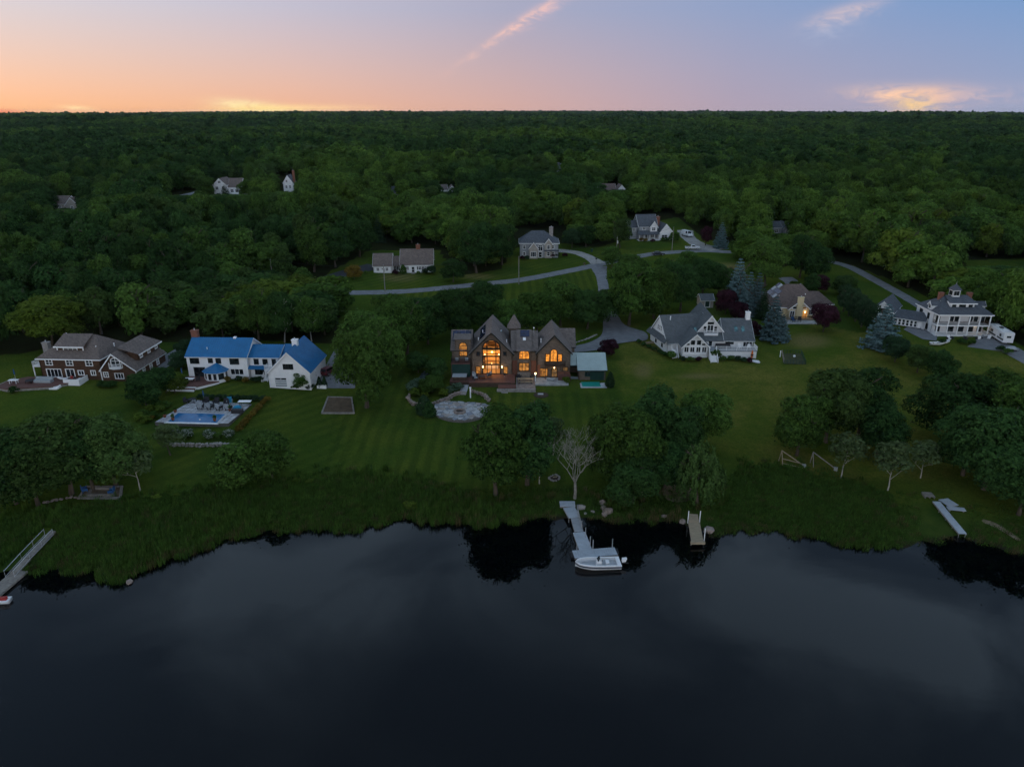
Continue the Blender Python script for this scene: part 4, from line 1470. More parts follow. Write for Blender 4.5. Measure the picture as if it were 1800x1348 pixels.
# ================================================================ 3. lit cedar house (centre)
H3, w3 = site('cedar_house', 'large weathered cedar house with tall arched windows glowing orange, steep roofs', (795, 664), (1000, 664))
df = 'dark_frame'
# great room
gw = [(4.6, 0.95, 3.9, 2.15, 'lD', 4, 1, df), (4.6, 3.35, 3.9, 1.75, 'l', 3, 1, df), (4.6, 5.3, 3.9, 1.55, 'l', 3, 1, df), (4.6, 7.0, 3.9, 2.1, 'la', 3, 2, df),
      (1.55, 0.95, 1.1, 1.7, 'm', 1, 1, df), (7.75, 0.95, 0.95, 1.7, 'm', 1, 1, df)]
room = (4.4, 13.6)
A3, B3 = (4.4, 0), (13.6, 0)


def great_front():
    # the tall window is one opening with a real room behind it
    op = arch_pts(4.6, 0.95, 4.0, 8.0, 10)
    ol = [(0, -1.5), (9.2, -1.5), (9.2, 6.2), (4.6, 11.0), (0, 6.2)]
    side = [(1.55, 1.0, 1.1, 1.75, 'm', 1, 2, df), (7.75, 1.0, 0.95, 1.75, 'm', 1, 2, df), (1.6, 5.3, .75, .95, 'd', 1, 1, 'wood_dark'), (7.6, 5.3, .75, .95, 'd', 1, 1, 'wood_dark')]
    loops_h = [op] + [rect_pts(*s_[:4]) for s_ in side]
    loops = [[Vector((q[0], q[1], 0)) for q in ol]] + [[Vector((q[0], q[1], 0)) for q in hl] for hl in loops_h]
    flat = [q for lp in loops for q in lp]
    mb = MB()
    fs = []
    for t in tessellate_polygon(loops):
        p0, p1, p2 = (flat[i] for i in t)
        cr = (p1.x - p0.x) * (p2.y - p0.y) - (p1.y - p0.y) * (p2.x - p0.x)
        fs.append(t if cr > 0 else (t[0], t[2], t[1]))
    mb.add([(4.4 + q.x, 0, q.y) for q in flat], fs)
    for hl in loops_h:
        k = len(hl)
        mb.add([(4.4 + q[0], 0, q[1]) for q in hl] + [(4.4 + q[0], .24, q[1]) for q in hl], [(i, (i + 1) % k, k + (i + 1) % k, k + i) for i in range(k)])
    part(mb, 'wall', M['cedar'], H3)
    # frame grid
    k = len(op)
    cu, czz = 4.6, 4.95
    fb = MB()
    outer = [(cu + (q[0] - cu) * 1.07, czz + (q[1] - czz) * 1.03) for q in op]
    inner = [(cu + (q[0] - cu) * 0.94, czz + (q[1] - czz) * 0.975) for q in op]
    vs = [(4.4 + q[0], -.05, q[1]) for q in outer] + [(4.4 + q[0], -.05, q[1]) for q in inner] + [(4.4 + q[0], .01, q[1]) for q in outer] + [(4.4 + q[0], .12, q[1]) for q in inner]
    f_ = []
    for i in range(k):
        j = (i + 1) % k
        f_ += [(i, j, k + j, k + i), (2 * k + i, 2 * k + j, j, i), (k + i, k + j, 3 * k + j, 3 * k + i)]
    fb.add(vs, f_)
    gx_ = 4.4 + 4.6
    for x in (-1.0, 1.0):
        fb.box(gx_ + x - .1, gx_ + x + .1, -.03, .11, 3.1, 8.72)
    for x in (-1.0, 0, 1.0):
        fb.box(gx_ + x - .075, gx_ + x + .075, -.025, .10, .95, 3.1)
    for z, t in ((3.2, .2), (5.15, .17), (5.75, .07), (6.95, .22), (4.1, .05)):
        fb.box(gx_ - 2, gx_ + 2, -.035, .115, z - t, z + t)
    wobj = part(fb, 'great_window', M[df], H3)
    # thin glass
    gm_, b_, p_ = newmat('clear_glass')
    ntg = gm_.node_tree
    trn = b_.n('ShaderNodeBsdfTransparent'); gl = b_.n('ShaderNodeBsdfGlossy'); mx = b_.n('ShaderNodeMixShader')
    gl.inputs['Roughness'].default_value = 0.05
    mx.inputs[0].default_value = 0.06
    ntg.links.new(trn.outputs[0], mx.inputs[1]); ntg.links.new(gl.outputs[0], mx.inputs[2])
    ntg.links.new(mx.outputs[0], ntg.nodes['Material Output'].inputs[0])
    MB().add([(4.4 + q[0], .06, q[1]) for q in op], [tuple(range(k))]).build('pane', gm_, wobj)
    # the room
    warm = pm('warm_plaster', (0.66, 0.47, 0.26), 0.9, 0.2, 0.7)
    mb = MB()
    x0, x1, y0, y1 = 5.0, 13.0, .26, 6.0
    sec = [(5.0, .9), (13.0, .9), (13.0, 6.4), (9.0, 10.5), (5.0, 6.4)]
    mb.add([(x, y0, z) for x, z in sec] + [(x, y1, z) for x, z in sec], [(5, 6, 7, 8, 9), (0, 4, 9, 5), (1, 6, 7, 2), (2, 7, 8, 3), (3, 8, 9, 4)])
    part(mb, 'room_wall', warm, H3)
    boxpart(H3, 'room_floor', M['wood_tan'], (5.0, 13.0, .26, 6.0, .8, .92))
    boxpart(H3, 'gallery_floor', M['wood_tan'], (5.0, 13.0, 3.2, 5.98, 5.3, 5.6))
    railing(H3, [(5.1, 3.2), (12.9, 3.2)], 5.6, 1.0, 'wood_dark', name='gallery_railing')
    boxpart(H3, 'bookcase', M['wood_dark'], (6.2, 7.4, 5.5, 5.95, .93, 3.4), (10.6, 12.0, 5.5, 5.95, .93, 3.0), (8.0, 9.9, 5.6, 5.95, 6.0, 8.0))
    boxpart(H3, 'kitchen_island', M['white_smooth'], (7.6, 10.4, 3.6, 4.6, .93, 1.9))
    boxpart(H3, 'beam', M['wood_dark'], (6.7, 11.3, 2.6, 2.85, 7.6, 7.85))
    for (x, y, z, e) in ((7.4, 2.2, 4.9, 170), (10.6, 2.2, 4.9, 170), (9.0, 4.6, 8.6, 240), (9.0, 4.6, 4.6, 110), (9.0, 1.6, 2.75, 60)):
        lo_ = part(MB().lathe([(.05, -.1), (.16, 0), (.16, .1), (.05, .2)], 8, (x, y, z)), 'ceiling_lamp', M['lamp_warm'], H3)
        ld = bpy.data.lights.new('lamp_light', 'POINT'); ld.energy = e; ld.color = (1.0, 0.42, 0.085); ld.shadow_soft_size = .3
        l_ = new_obj('lamp_light', ld, lo_); l_.location = (x, y, z - .35)
    for s_ in side:
        u, z, w, hg, st = s_[:5]
        fb = MB().box(4.4 + u - w / 2 - .08, 4.4 + u - w / 2 + .06, -.05, .10, z - .08, z + hg + .08).box(4.4 + u + w / 2 - .06, 4.4 + u + w / 2 + .08, -.05, .10, z - .08, z + hg + .08)
        fb.box(4.4 + u - w / 2 + .062, 4.4 + u + w / 2 - .062, -.047, .10, z - .08, z + .06).box(4.4 + u - w / 2 + .062, 4.4 + u + w / 2 - .062, -.047, .10, z + hg - .06, z + hg + .08)
        wo2 = part(fb, 'window', M[s_[7]], H3)
        MB().add([(4.4 + u - w / 2, .09, z), (4.4 + u + w / 2, .09, z), (4.4 + u + w / 2, .09, z + hg), (4.4 + u - w / 2, .09, z + hg)], [(0, 1, 2, 3)]).build('pane', M['lit_dim'] if st == 'm' else M['glass'], wo2)


great_front()
wall(H3, (13.6, 0), (13.6, 13), [(0, -1.5), (13, -1.5), (13, 6.2), (0, 6.2)], [], M['cedar'])
wall(H3, (4.4, 13), (4.4, 0), [(0, -1.5), (13, -1.5), (13, 6.2), (0, 6.2)], [], M['cedar'])
wall(H3, (13.6, 13), (4.4, 13), [(0, -1.5), (9.2, -1.5), (9.2, 6.2), (4.6, 11), (0, 6.2)], [], M['cedar'])
roof_gable(H3, 4.4, 13.6, -.3, 13, 6.2, 11.0, 'y', M['cedar_roof'], oh=.55, gh=.55, trim='dark_frame')
# prow of the great roof
part(MB().add([(8.2, -.86, 10.3), (9.8, -.86, 10.3), (9.0, -1.55, 11.2), (9.0, -.86, 11.12), (9.0, .5, 11.22)], [(0, 2, 4), (2, 1, 4), (0, 3, 2), (3, 1, 2)]), 'roof_prow', M['cedar_roof'], H3)
for s_ in (0, 1, 2, 3):
    part(MB().slab([(6.3 - s_ * .05, 2 + s_ * 2.1, 8.5), (6.3 - s_ * .05, 3.7 + s_ * 2.1, 8.5), (7.5 - s_ * .05, 3.7 + s_ * 2.1, 9.75), (7.5 - s_ * .05, 2 + s_ * 2.1, 9.75)][::-1], .06), 'solar_panel', M['solar'], H3)
boxpart(H3, 'skylight', M['skylight'], (10.6, 11.3, 6.2, 7.4, 9.05, 9.16))
vent(H3, 12.4, 2.6, 7.6, .6, .09); vent(H3, 6.0, 2.2, 8.2, .6, .08); vent(H3, 6.9, 5.0, 9.2, .5, .08)
# left wing, dormer and balcony
gable(H3, 0, 4.35, 1.0, 9.6, 6.4, 9.7, 'x', M['cedar'], M['cedar_roof'], {'l': [(4, 4.5, 1, 1.4, 'd', 2, 2, df)]}, rp=0.5, trim='dark_frame', faces='fbl')
for i in range(3):
    for j in range(2):
        za = lambda y: 6.4 + (y - 1.0) / 4.3 * 3.3 + .22
        ya = 2.75 + j * 1.15
        part(MB().slab([(.1 + i * 1.42, ya, za(ya)), (1.45 + i * 1.42, ya, za(ya)), (1.45 + i * 1.42, ya + 1.1, za(ya + 1.1)), (.1 + i * 1.42, ya + 1.1, za(ya + 1.1))], .05), 'solar_panel', M['solar'], H3)
wall(H3, (.75, .75), (4.3, .75), [(0, 3.9), (3.55, 3.9), (3.55, 9.0), (0, 9.0)], [(1.85, 5.0, 1.75, 3.2, 'ma', 2, 3, df)], M['cedar'])
wall(H3, (.75, 3.5), (.75, .75), [(0, 6.2), (2.75, 6.2), (2.75, 9.0), (0, 9.0)], [], M['cedar'])
shed_roof(H3, [(.45, .45, 9.0), (4.45, .45, 9.0), (4.45, 3.8, 9.35), (.45, 3.8, 9.35)], M['cedar_roof'])
deck(H3, [(-.1, -1.6), (4.3, -1.6), (4.3, .73), (-.1, .73)], 4.05, 'deck_red', .22, name='balcony_floor')
railing(H3, [(0, .7), (0, -1.5), (4.3, -1.5)], 4.05, .9, 'black', .06)
boxpart(H3, 'screen_wall', M['dark_green'], (.15, 4.25, -1.35, -1.2, -.3, 3.8))
boxpart(H3, 'post', M['wood_dark'], (-.08, .1, -1.55, -1.37, -.3, 3.8))
# middle
gable(H3, 13.65, 19.3, .8, 11.0, 6.3, 9.3, 'x', M['cedar'], M['cedar_roof'], {}, trim='dark_frame', faces='fb')
boxpart(H3, 'brick_wall', M['brick'], (13.66, 14.8, .68, .79, -1, 3.9), (17.9, 19.25, .68, .79, -1, 3.9))
wall(H3, (14.8, .2), (17.9, .2), [(0, -1), (3.1, -1), (3.1, 6.5), (0, 6.5)], [(1.55, 4.45, 2.3, 2.0, 'la', 3, 2, df), (1.55, 1.6, 2.2, 1.9, 'm', 3, 1, df)], M['cedar'])
wall(H3, (17.9, .2), (17.9, .8), [(0, -1), (.6, -1), (.6, 6.5), (0, 6.5)], [], M['cedar'])
wall(H3, (14.8, .8), (14.8, .2), [(0, -1), (.6, -1), (.6, 6.5), (0, 6.5)], [], M['cedar'])
shed_roof(H3, [(14.6, -.1, 6.45), (18.1, -.1, 6.45), (18.1, 5.6, 9.75), (14.6, 5.6, 9.75)], M['cedar_roof'])
part(MB().slab([(15.5, 3.55, 8.68), (17.6, 3.55, 8.68), (17.6, 5.35, 9.72), (15.5, 5.35, 9.72)], .05), 'solar_panel', M['solar'], H3)
part(MB().slab([(16.1, 2.6, 8.14), (16.75, 2.6, 8.14), (16.75, 3.35, 8.57), (16.1, 3.35, 8.57)], .05), 'skylight', M['white_smooth'], H3)
boxpart(H3, 'planter_box', M['wood_grey'], (14.9, 17.8, -.25, .19, .2, 1.2))
# turret with pyramid roof
box_walls(H3, 12.9, 15.3, 7.6, 10.0, 5, 9.6, M['cedar'])
part(MB().add([(12.5, 7.2, 9.5), (15.7, 7.2, 9.5), (15.7, 10.4, 9.5), (12.5, 10.4, 9.5), (14.1, 8.8, 12.6)], [(0, 1, 4), (1, 2, 4), (2, 3, 4), (3, 0, 4), (3, 2, 1, 0)]), 'turret_roof', M['cedar_roof'], H3)
vent(H3, 18.6, 4.2, 8.6, 1.9, .05, 'metal')
part(MB().lathe([(.02, 0), (.16, .1), (.16, .25), (.02, .35)], 8, (18.6, 4.2, 10.4)), 'vent_cap', M['white_smooth'], H3)
vent(H3, 20.2, 2.4, 7.6, .9, .1)
boxpart(H3, 'downpipe', M['dark_frame'], (19.1, 19.2, .55, .66, -.5, 6.0))
# right gable
gable(H3, 19.35, 26.8, 0, 11.5, 6.2, 10.2, 'y', M['cedar'], M['cedar_roof'],
      {'f': [(3.7, 3.9, 1.5, 2.9, 'la', 2, 2, df), (2.3, 3.9, .9, 1.8, 'l', 1, 1, df), (5.1, 3.9, .9, 1.8, 'l', 1, 1, df), (1.5, .35, 1.7, 1.9, 'm', 2, 1, df), (3.9, .2, 1.3, 2.0, 'sD', 1, 2, df), (6.4, 1.6, 1.1, 1.0, 's', 1, 1, df)]}, trim='dark_frame', oh=.5, gh=.5)
for s_ in range(3):
    part(MB().slab([(21.0, 3.4 + s_ * 2.1, 8.05), (21.0, 5.2 + s_ * 2.1, 8.05), (22.1, 5.2 + s_ * 2.1, 9.25), (22.1, 3.4 + s_ * 2.1, 9.25)][::-1], .06), 'solar_panel', M['solar'], H3)
deck(H3, [(21.0, -1.3), (25.6, -1.3), (25.6, -.02), (21.0, -.02)], 3.3, 'wood_dark', .25, name='balcony_floor')
railing(H3, [(21.05, -.05), (21.05, -1.25), (25.55, -1.25), (25.55, -.05)], 3.3, .75, 'wood_dark', .07, .12)
boxpart(H3, 'post', M['wood_dark'], (21.05, 21.2, -1.25, -1.1, -.3, 3.03), (25.4, 25.55, -1.25, -1.1, -.3, 3.03))
boxpart(H3, 'brick_wall', M['brick'], (24.0, 26.8, -.14, -.02, -1, 1.5), (19.36, 20.0, -.14, -.02, -1, 3.2))
boxpart(H3, 'fence_panel', M['deck_red'], (24.0, 26.8, -2.0, -1.9, -.3, 1.6))
gable(H3, 25.0, 28.2, 6.0, 13.0, 5.6, 8.8, 'x', M['cedar'], M['cedar_roof'], {}, trim='dark_frame', faces='fbr')
lantern(H3, 7.05, -.16, 2.5, .10, 'lamp_warm', 14); lantern(H3, 11.35, -.16, 2.5, .10, 'lamp_warm', 14)
lantern(H3, 23.2, -.2, 2.35, .07, 'lamp_warm', 4)
# decks and patios
deck(H3, [(4.1, -5.3), (14.3, -5.3), (14.3, -.06), (4.1, -.06)], .9, 'deck_red', .2, 'wood_dark')
deck(H3, [(-.2, -4.2), (4.07, -4.2), (4.07, -1.4), (-.2, -1.4)], .7, 'deck_red', .2, 'wood_dark')
deck(H3, [(10.6, -7.2), (14.5, -7.2), (14.5, -5.33), (10.6, -5.33)], .45, 'deck_red', .2, 'wood_dark', name='deck_landing')
boxpart(H3, 'deck_curb', M['stone'], (10.3, 18.8, -7.75, -7.3, -.8, .2), (14.55, 14.75, -7.28, -.1, -.8, .5))
boxpart(H3, 'stone_terrace', M['stone_warm'], (14.78, 18.75, -7.27, -.1, -.8, .16))
boxpart(H3, 'paved_terrace', M['flag'], (18.78, 26.2, -4.3, -.15, -.8, .12))

# pool house with green metal roof
PH, wp = site('pool_house', 'low cedar pool house with pale green metal roof beside the lit house', (1017, 668), (1064, 668), 'outbuilding')
gable(PH, 0, wp, 0, 9.0, 2.45, 4.9, 'x', M['cedar'], M['green_metal'], {'f': [(2.0, .95, 1.1, .95, 'd', 2, 1, 'dark_green'), (wp - 1.9, 0.05, 2.9, 1.95, 'P', 1, 1, 'dark_green')]}, rib=.42, rp=.5, trim='dark_frame')
shed_roof(PH, [(-3.6, 1.7, 2.95), (-.32, 1.7, 2.95), (-.32, 4.5, 5.05), (-3.6, 4.5, 5.05)], M['green_metal'], rib=.42)
wall(PH, (-3.5, 4.4), (0, 4.4), [(0, -1), (3.5, -1), (3.5, 4.6), (0, 4.6)], [(1.0, 0, 1.0, 2.0, 'P', 1, 1, 'dark_frame')], M['cedar'])
boxpart(PH, 'beam', M['dark_frame'], (-3.5, -.05, 1.75, 1.95, 2.45, 2.75))
boxpart(PH, 'post', M['white_smooth'], (-3.4, -3.2, 1.75, 1.95, -.5, 2.44))
boxpart(PH, 'porch_floor', M['deck_grey'], (-3.6, -.02, .6, 4.38, -.6, .12))

# ================================================================ 4. white house with grey roof and sunroom
H4, w4 = site('grey_roof_house', 'white house with grey shingle roof, glazed gable sunroom and white-railed deck', (1172, 622), (1321, 622))
SUB[0] = (0, 0, R(14))
gable(H4, 0, 11, 0, 10.5, 3.0, 8.3, 'x', M['white'], M['roof_grey'],
      {'l': [(4.4, 4.6, .75, 1.3, 'd', 1, 2), (5.3, 4.6, .75, 1.3, 'd', 1, 2), (6.2, 4.6, .75, 1.3, 'd', 1, 2), (3.6, .9, .7, .8, 'd', 1, 1, df), (7.4, .9, .7, .8, 'd', 1, 1, df)], 'f': []}, z0=-2.5, oh=.5)
shed_roof(H4, [(-1.2, 10.9, 2.85), (-1.2, -.5, 2.85), (-.02, -.35, 4.0), (-.02, 10.75, 4.0)], M['roof_grey'])
vent(H4, 2.2, 4.2, 7.3, .9, .12)
boxpart(H4, 'retaining_wall', M['wood_tan'], (-2.8, -.2, 7.6, 7.9, -2, .8))
SUB[0] = None
gable(H4, 7.4, 13.8, 2.2, 14.5, 5.3, 9.2, 'y', M['white'], M['roof_grey'], {'f': [(3.2, 4.9, 1.5, 1.9, 'dD', 2, 1), (1.9, 5.0, .8, 1.5, 'd', 1, 2), (4.5, 5.0, .8, 1.5, 'd', 1, 2), (3.2, 7.05, 1.3, .4, 'd', 1, 1, df)]}, oh=.6, gh=.6)
shed_roof(H4, [(7.2, -.5, 3.55), (14.2, -.5, 3.55), (14.2, 2.18, 5.0), (7.2, 2.18, 5.0)], M['roof_grey'])
deck(H4, [(9.0, .9), (12.3, .9), (12.3, 2.1), (9.0, 2.1)], 4.85, 'white_smooth', .35, name='balcony_floor')
railing(H4, [(9.05, 2.1), (9.05, .95), (12.25, .95), (12.25, 2.1)], 4.85, .85)
gable(H4, 13.85, w4, 0, 10, 3.8, 7.7, 'x', M['white'], M['roof_grey'], {'f': [(1.2, 2.7, 1.8, .8, 'd', 3, 1, df), (5.6, 2.05, 2.2, 1.5, 'd', 3, 1), ], 'r': [(3, 2.2, 1, 1.2, 'd', 1, 2)]}, z0=-2, oh=.5)
wall(H4, (9.4, .05), (13.85, .05), [(0, -1), (4.45, -1), (4.45, 3.6), (0, 3.6)], [(1.0, 2.05, .9, 1.5, 'dD', 1, 1)], M['white'])
for x in (16.9, 18.6):
    part(MB().slab([(x - .4, 1.7, 5.35), (x + .4, 1.7, 5.35), (x + .4, 3.0, 6.36), (x - .4, 3.0, 6.36)], .1), 'skylight', M['skylight'], H4)
part(MB().slab([(6.6, 1.6, 5.28), (7.3, 1.6, 5.28), (7.3, 2.5, 6.1), (6.6, 2.5, 6.1)], .1), 'skylight', M['skylight'], H4)
chimney(H4, w4 - .5, 5.0, 5, 9.3, 1.0, .9, M['white_smooth'])
# sunroom
trap = [(1.15, 3.15, 1.0, 'x')]
gable(H4, 3.2, 9.35, -2.6, 4.0, 3.0, 5.9, 'y', M['white_smooth'], M['roof_grey'],
      {'f': [(.95, 1.3, 1.05, 1.35, 'd', 2, 1), (2.35, 1.3, 1.05, 1.35, 'd', 2, 1), (3.8, 1.3, 1.05, 1.35, 'd', 2, 1), (5.2, 1.3, 1.05, 1.35, 'd', 2, 1),
             (2.35, 3.15, 1.1, 1.25, 'd', 1, 1), (3.8, 3.15, 1.1, 1.25, 'd', 1, 1), (1.2, 3.05, .9, .55, 'd', 1, 1), (4.95, 3.05, .9, .55, 'd', 1, 1)], 'r': [(1.2, 1.3, 1.2, 1.35, 'd', 2, 1)], 'l': [(4.5, 1.3, 1.2, 1.35, 'd', 2, 1)]}, z0=-1.5, oh=.5, gh=.6)
boxpart(H4, 'sill_band', M['white_smooth'], (3.1, 9.45, -2.75, -2.62, .75, .95))
# deck at the right
deck(H4, [(9.5, -3.0), (w4 + .3, -3.0), (w4 + .3, -.05), (9.5, -.05)], 1.95, 'deck_grey', .25, 'white', zg=-1.5)
railing(H4, [(11.2, -2.95), (w4 + .25, -2.95), (w4 + .25, -.1)], 1.95, 1.0)
steps(H4, 9.5, 11.0, -6.0, -3.02, -.5, 1.9, 'white_smooth', 9)
railing(H4, [(9.42, -6.0, -.3), (9.42, -3.0, 1.95)], 0, .95); railing(H4, [(11.1, -6.0, -.3), (11.1, -3.0, 1.95)], 0, .95)
for i in range(8):
    boxpart(H4, 'step', M['white_smooth'], (1.0, 2.2, -3.2 + i * .38, -2.83 + i * .38, -.6, -.35 + i * .24))
railing(H4, [(.95, -3.2, -.4), (.95, -.1, 1.6)], 0, .95); railing(H4, [(2.28, -3.2, -.4), (2.28, -.1, 1.6)], 0, .95)

# shed behind it
SH, _ = site('garden_shed', 'small pale shed with grey roof under the trees behind the grey-roofed white house', (1232, 541), (1254, 541), 'shed')
gable(SH, 0, 3.6, 0, 4.5, 2.3, 3.6, 'x', M['taupe'], M['roof_grey'], {'f': [(1.8, .2, 1.4, 1.8, 'P', 1, 1)]})

# ================================================================ 5. cream house with tan hip roof
H5, w5 = site('tan_roof_house', 'cream house with broad tan hip roof, tall cream chimney and solar panels', (1357, 557), (1444, 557))
box_walls(H5, 0, w5, 0, 14, -1.5, 2.9, M['cream'], {'f': [(1.8, .8, 1.2, 1.4, 'd', 2, 2), (10.5, .8, 1.6, 1.4, 'd', 2, 2)], 'l': [(4, .8, 1.2, 1.4, 'd'), (9, .8, 1.2, 1.4, 'd')]})
hip(H5, 0, w5, 0, 14, 2.9, 7.9, M['roof_tan'], rx0=5.0, rx1=9.4, oh=.6, trim='white_smooth')
gable(H5, 3.9, 9.5, -1.6, 6, 2.9, 5.3, 'y', M['cream'], M['roof_tan'], {'f': [(1.0, .3, 1.2, 1.9, 'd', 2, 1), (4.5, .3, 1.4, 1.9, 'mD', 2, 1, 'cream'), (1.5, 2.75, 1.2, .75, 'd', 1, 1), (4.1, 2.75, 1.2, .75, 's', 1, 1)]}, oh=.4, gh=.5)
chimney(H5, 6.6, -1.95, -1, 6.1, 1.6, .65, M['cream'])
box_walls(H5, w5 - .1, w5 + 4.2, 4.5, 12, -1.5, 2.8, M['cream'], {'f': [(2.2, .8, 1.2, 1.3, 'd', 2, 2)]}, faces='frb')
hip(H5, w5 - 1.5, w5 + 4.2, 4.5, 12, 2.8, 5.6, M['roof_tan'], rx0=w5 - 1.5, rx1=w5 + 1.2)
lantern(H5, 8.3, -1.75, 1.75, .11, 'lamp_warm', 10)
for i in range(4):
    for j in range(2 + (i > 1)):
        # on the left hip plane
        a = lambda x, y: (x, y, 2.9 + (x + .6) * 5.0 / 5.6 + .12)
        x_, y_ = 1.0 + j * 1.15, 4.2 + i * 1.75
        part(MB().slab([a(x_, y_ + 1.65), a(x_, y_), a(x_ + 1.05, y_), a(x_ + 1.05, y_ + 1.65)], .06), 'solar_panel', M['solar'] if (i + j) % 4 else M['metal'], H5)
vent(H5, 2.2, 3.2, 4.9, .5, .09); vent(H5, 9.6, 3.6, 5.2, .6, .09)
part(MB().box(-1, 10.5, -6.5, -1.7, -1.2, .06), 'terrace', M['flag'], H5)
deck(H5, [(3.0, -3.4), (10.5, -3.4), (10.5, -1.63), (3.0, -1.63)], .35, 'wood_tan')
railing(H5, [(3.0, -3.35), (10.5, -3.35)], .35, .75, 'wood_dark', .07, .2)

# ================================================================ 6. white house with two-storey porch and cupola
H6, w6 = site('porch_house', 'large white house with two-storey columned porch, hip roof and cupola', (1643, 591), (1735, 591))
box_walls(H6, 0, w6, 2.3, 11, -1.5, 5.8, M['white'],
          {'f': [(1.2, 3.2, .9, 1.9, 'd', 1, 2, df), (4.7, 3.5, .8, 1.2, 'd', 1, 2, df), (6.0, 3.5, .8, 1.2, 'd', 1, 2, df), (9.6, 3.5, .8, 1.2, 'd', 1, 2, df), (10.9, 3.5, .8, 1.2, 'd', 1, 2, df), (12.6, 3.1, .8, 2.0, 'dD', 1, 1, df),
                 (1.6, .7, 1.0, 1.4, 'd', 1, 2, df), (4.8, .5, 1.6, 1.9, 'dD', 2, 1, df), (7.4, .5, 1.6, 1.9, 'dD', 2, 1, df), (10.2, .7, 1.0, 1.4, 'd', 1, 2, df), (12.3, .7, 1.0, 1.4, 'd', 1, 2, df)],
           'l': [(2.4, 3.5, 1.3, 1.5, 'd', 2, 2, df), (6.2, 3.5, .9, 1.4, 'd', 1, 2, df), (6.4, .7, .9, 1.3, 'd', 1, 2, df)]})
hip(H6, 0, w6, 0, 11, 5.8, 9.2, M['roof_dark'], rx0=3.6, rx1=w6 - 3.6, oh=.35, ry=6.0)
for z in (.3, 3.0):
    boxpart(H6, 'porch_floor', M['white_smooth'], (-.12, w6 + .12, -.1, 2.28, z - .3, z))
boxpart(H6, 'porch_skirt', M['white_smooth'], (0, w6, .05, .2, -1.5, -.003))
boxpart(H6, 'porch_beam', M['white_smooth'], (-.1, w6 + .1, -.08, .2, 5.35, 5.57))
for i in range(6):
    x = .12 + (w6 - .24) * i / 5
    boxpart(H6, 'column', M['white_smooth'], (x - .13, x + .13, -.06, .2, .301, 2.69), (x - .13, x + .13, -.06, .2, 3.001, 5.34))
    boxpart(H6, 'column_base', M['white_smooth'], (x - .19, x + .19, -.11, .25, -1.5, .3))
for z in (.3, 3.0):
    railing(H6, [(.1, 2.2), (.1, .06), (w6 - .1, .06), (w6 - .1, 2.2)], z, .9, 'white_smooth' if z < 1 else 'wood_dark', .05, .16)
# front dormer, roof deck, cupola, chimneys
box_walls(H6, 3.6, 9.8, 2.3, 5.5, 6.6, 8.35, M['white'], {'f': [(1.0, 7.05, .8, .8, 'd', 1, 2, df), (3.1, 7.0, 1.5, .85, 'd', 2, 1, df), (5.2, 7.05, .8, .8, 'd', 1, 2, df)]}, faces='flr')
shed_roof(H6, [(3.2, 1.9, 8.3), (10.2, 1.9, 8.3), (9.6, 6.0, 9.5), (3.8, 6.0, 9.5)], M['roof_dark'])
boxpart(H6, 'trim', M['white_smooth'], (3.15, 10.25, 1.82, 1.89, 8.0, 8.28))
cx6 = w6 * .46
box_walls(H6, cx6 - .95, cx6 + .95, 5.0, 6.9, 9.0, 11.0, M['white'], {'f': [(.6, 9.7, .42, .9, 'd', 1, 2, df), (1.3, 9.7, .42, .9, 'd', 1, 2, df)], 'l': [(.6, 9.7, .42, .9, 'd', 1, 2, df), (1.3, 9.7, .42, .9, 'd', 1, 2, df)]})
part(MB().add([(cx6 - 1.25, 4.7, 10.98), (cx6 + 1.25, 4.7, 10.98), (cx6 + 1.25, 7.2, 10.98), (cx6 - 1.25, 7.2, 10.98), (cx6, 5.95, 12.5)], [(0, 1, 4), (1, 2, 4), (2, 3, 4), (3, 0, 4), (3, 2, 1, 0)]), 'cupola_roof', M['roof_dark'], H6)
part(MB().tube((cx6, 5.95, 12.4), (cx6, 5.95, 13.3), .05, .02, 6), 'finial', M['metal'], H6)
chimney(H6, 3.0, 6.4, 8, 9.9, 1.2, .8, M['brick'], False); chimney(H6, w6 - 3.0, 6.4, 8, 9.9, 1.2, .8, M['brick'], False)
gable(H6, -.2, 2.0, 3.8, 5.6, 7.2, 8.1, 'x', M['white'], M['roof_dark'], {'l': [(.9, 6.5, .5, .8, 'd', 1, 2, df)]}, z0=6.0, oh=.2, gh=.2)
gable(H6, w6 - 2.0, w6 + .2, 3.8, 5.6, 7.2, 8.1, 'x', M['white'], M['roof_dark'], {}, z0=6.0, oh=.2, gh=.2)
lantern(H6, w6 - 1.9, 2.0, 2.2, .1, 'lamp_warm', 3)
steps(H6, 8.0, 9.6, -1.6, -.13, -.7, .25, 'stone', 4)
# angled sunroom link and garage wing
SUB[0] = (-6.8, 9.0, R(-36))
gable(H6, 0, 7.6, 0, 5, 2.7, 4.3, 'x', M['white_smooth'], M['roof_dark'], {'f': [(.7 + i * .95, .75, .65, 1.6, 'd', 1, 2, 'white_smooth') for i in range(8)]}, oh=.4)
gable(H6, -5.2, -.02, -1.6, 8.5, 4.2, 6.8, 'y', M['white'], M['roof_dark'], {'f': [(2.2, 3.6, .9, 1.2, 'd', 1, 2, df), (3.3, 3.6, .9, 1.2, 'd', 1, 2, df), (2.6, .4, 1.1, 1.7, 'dD', 1, 2, df)], 'r': []}, oh=.35)
SUB[0] = None
TR = [hit(*q) for q in [(1588, 575), (1628, 584), (1643, 594), (1740, 594), (1752, 601), (1700, 607), (1640, 603), (1610, 592)]]
boxpart(H6, 'terrace', M['flag'], (-2.5, w6 + 2.5, -4.2, -.2, -1.4, -.28))

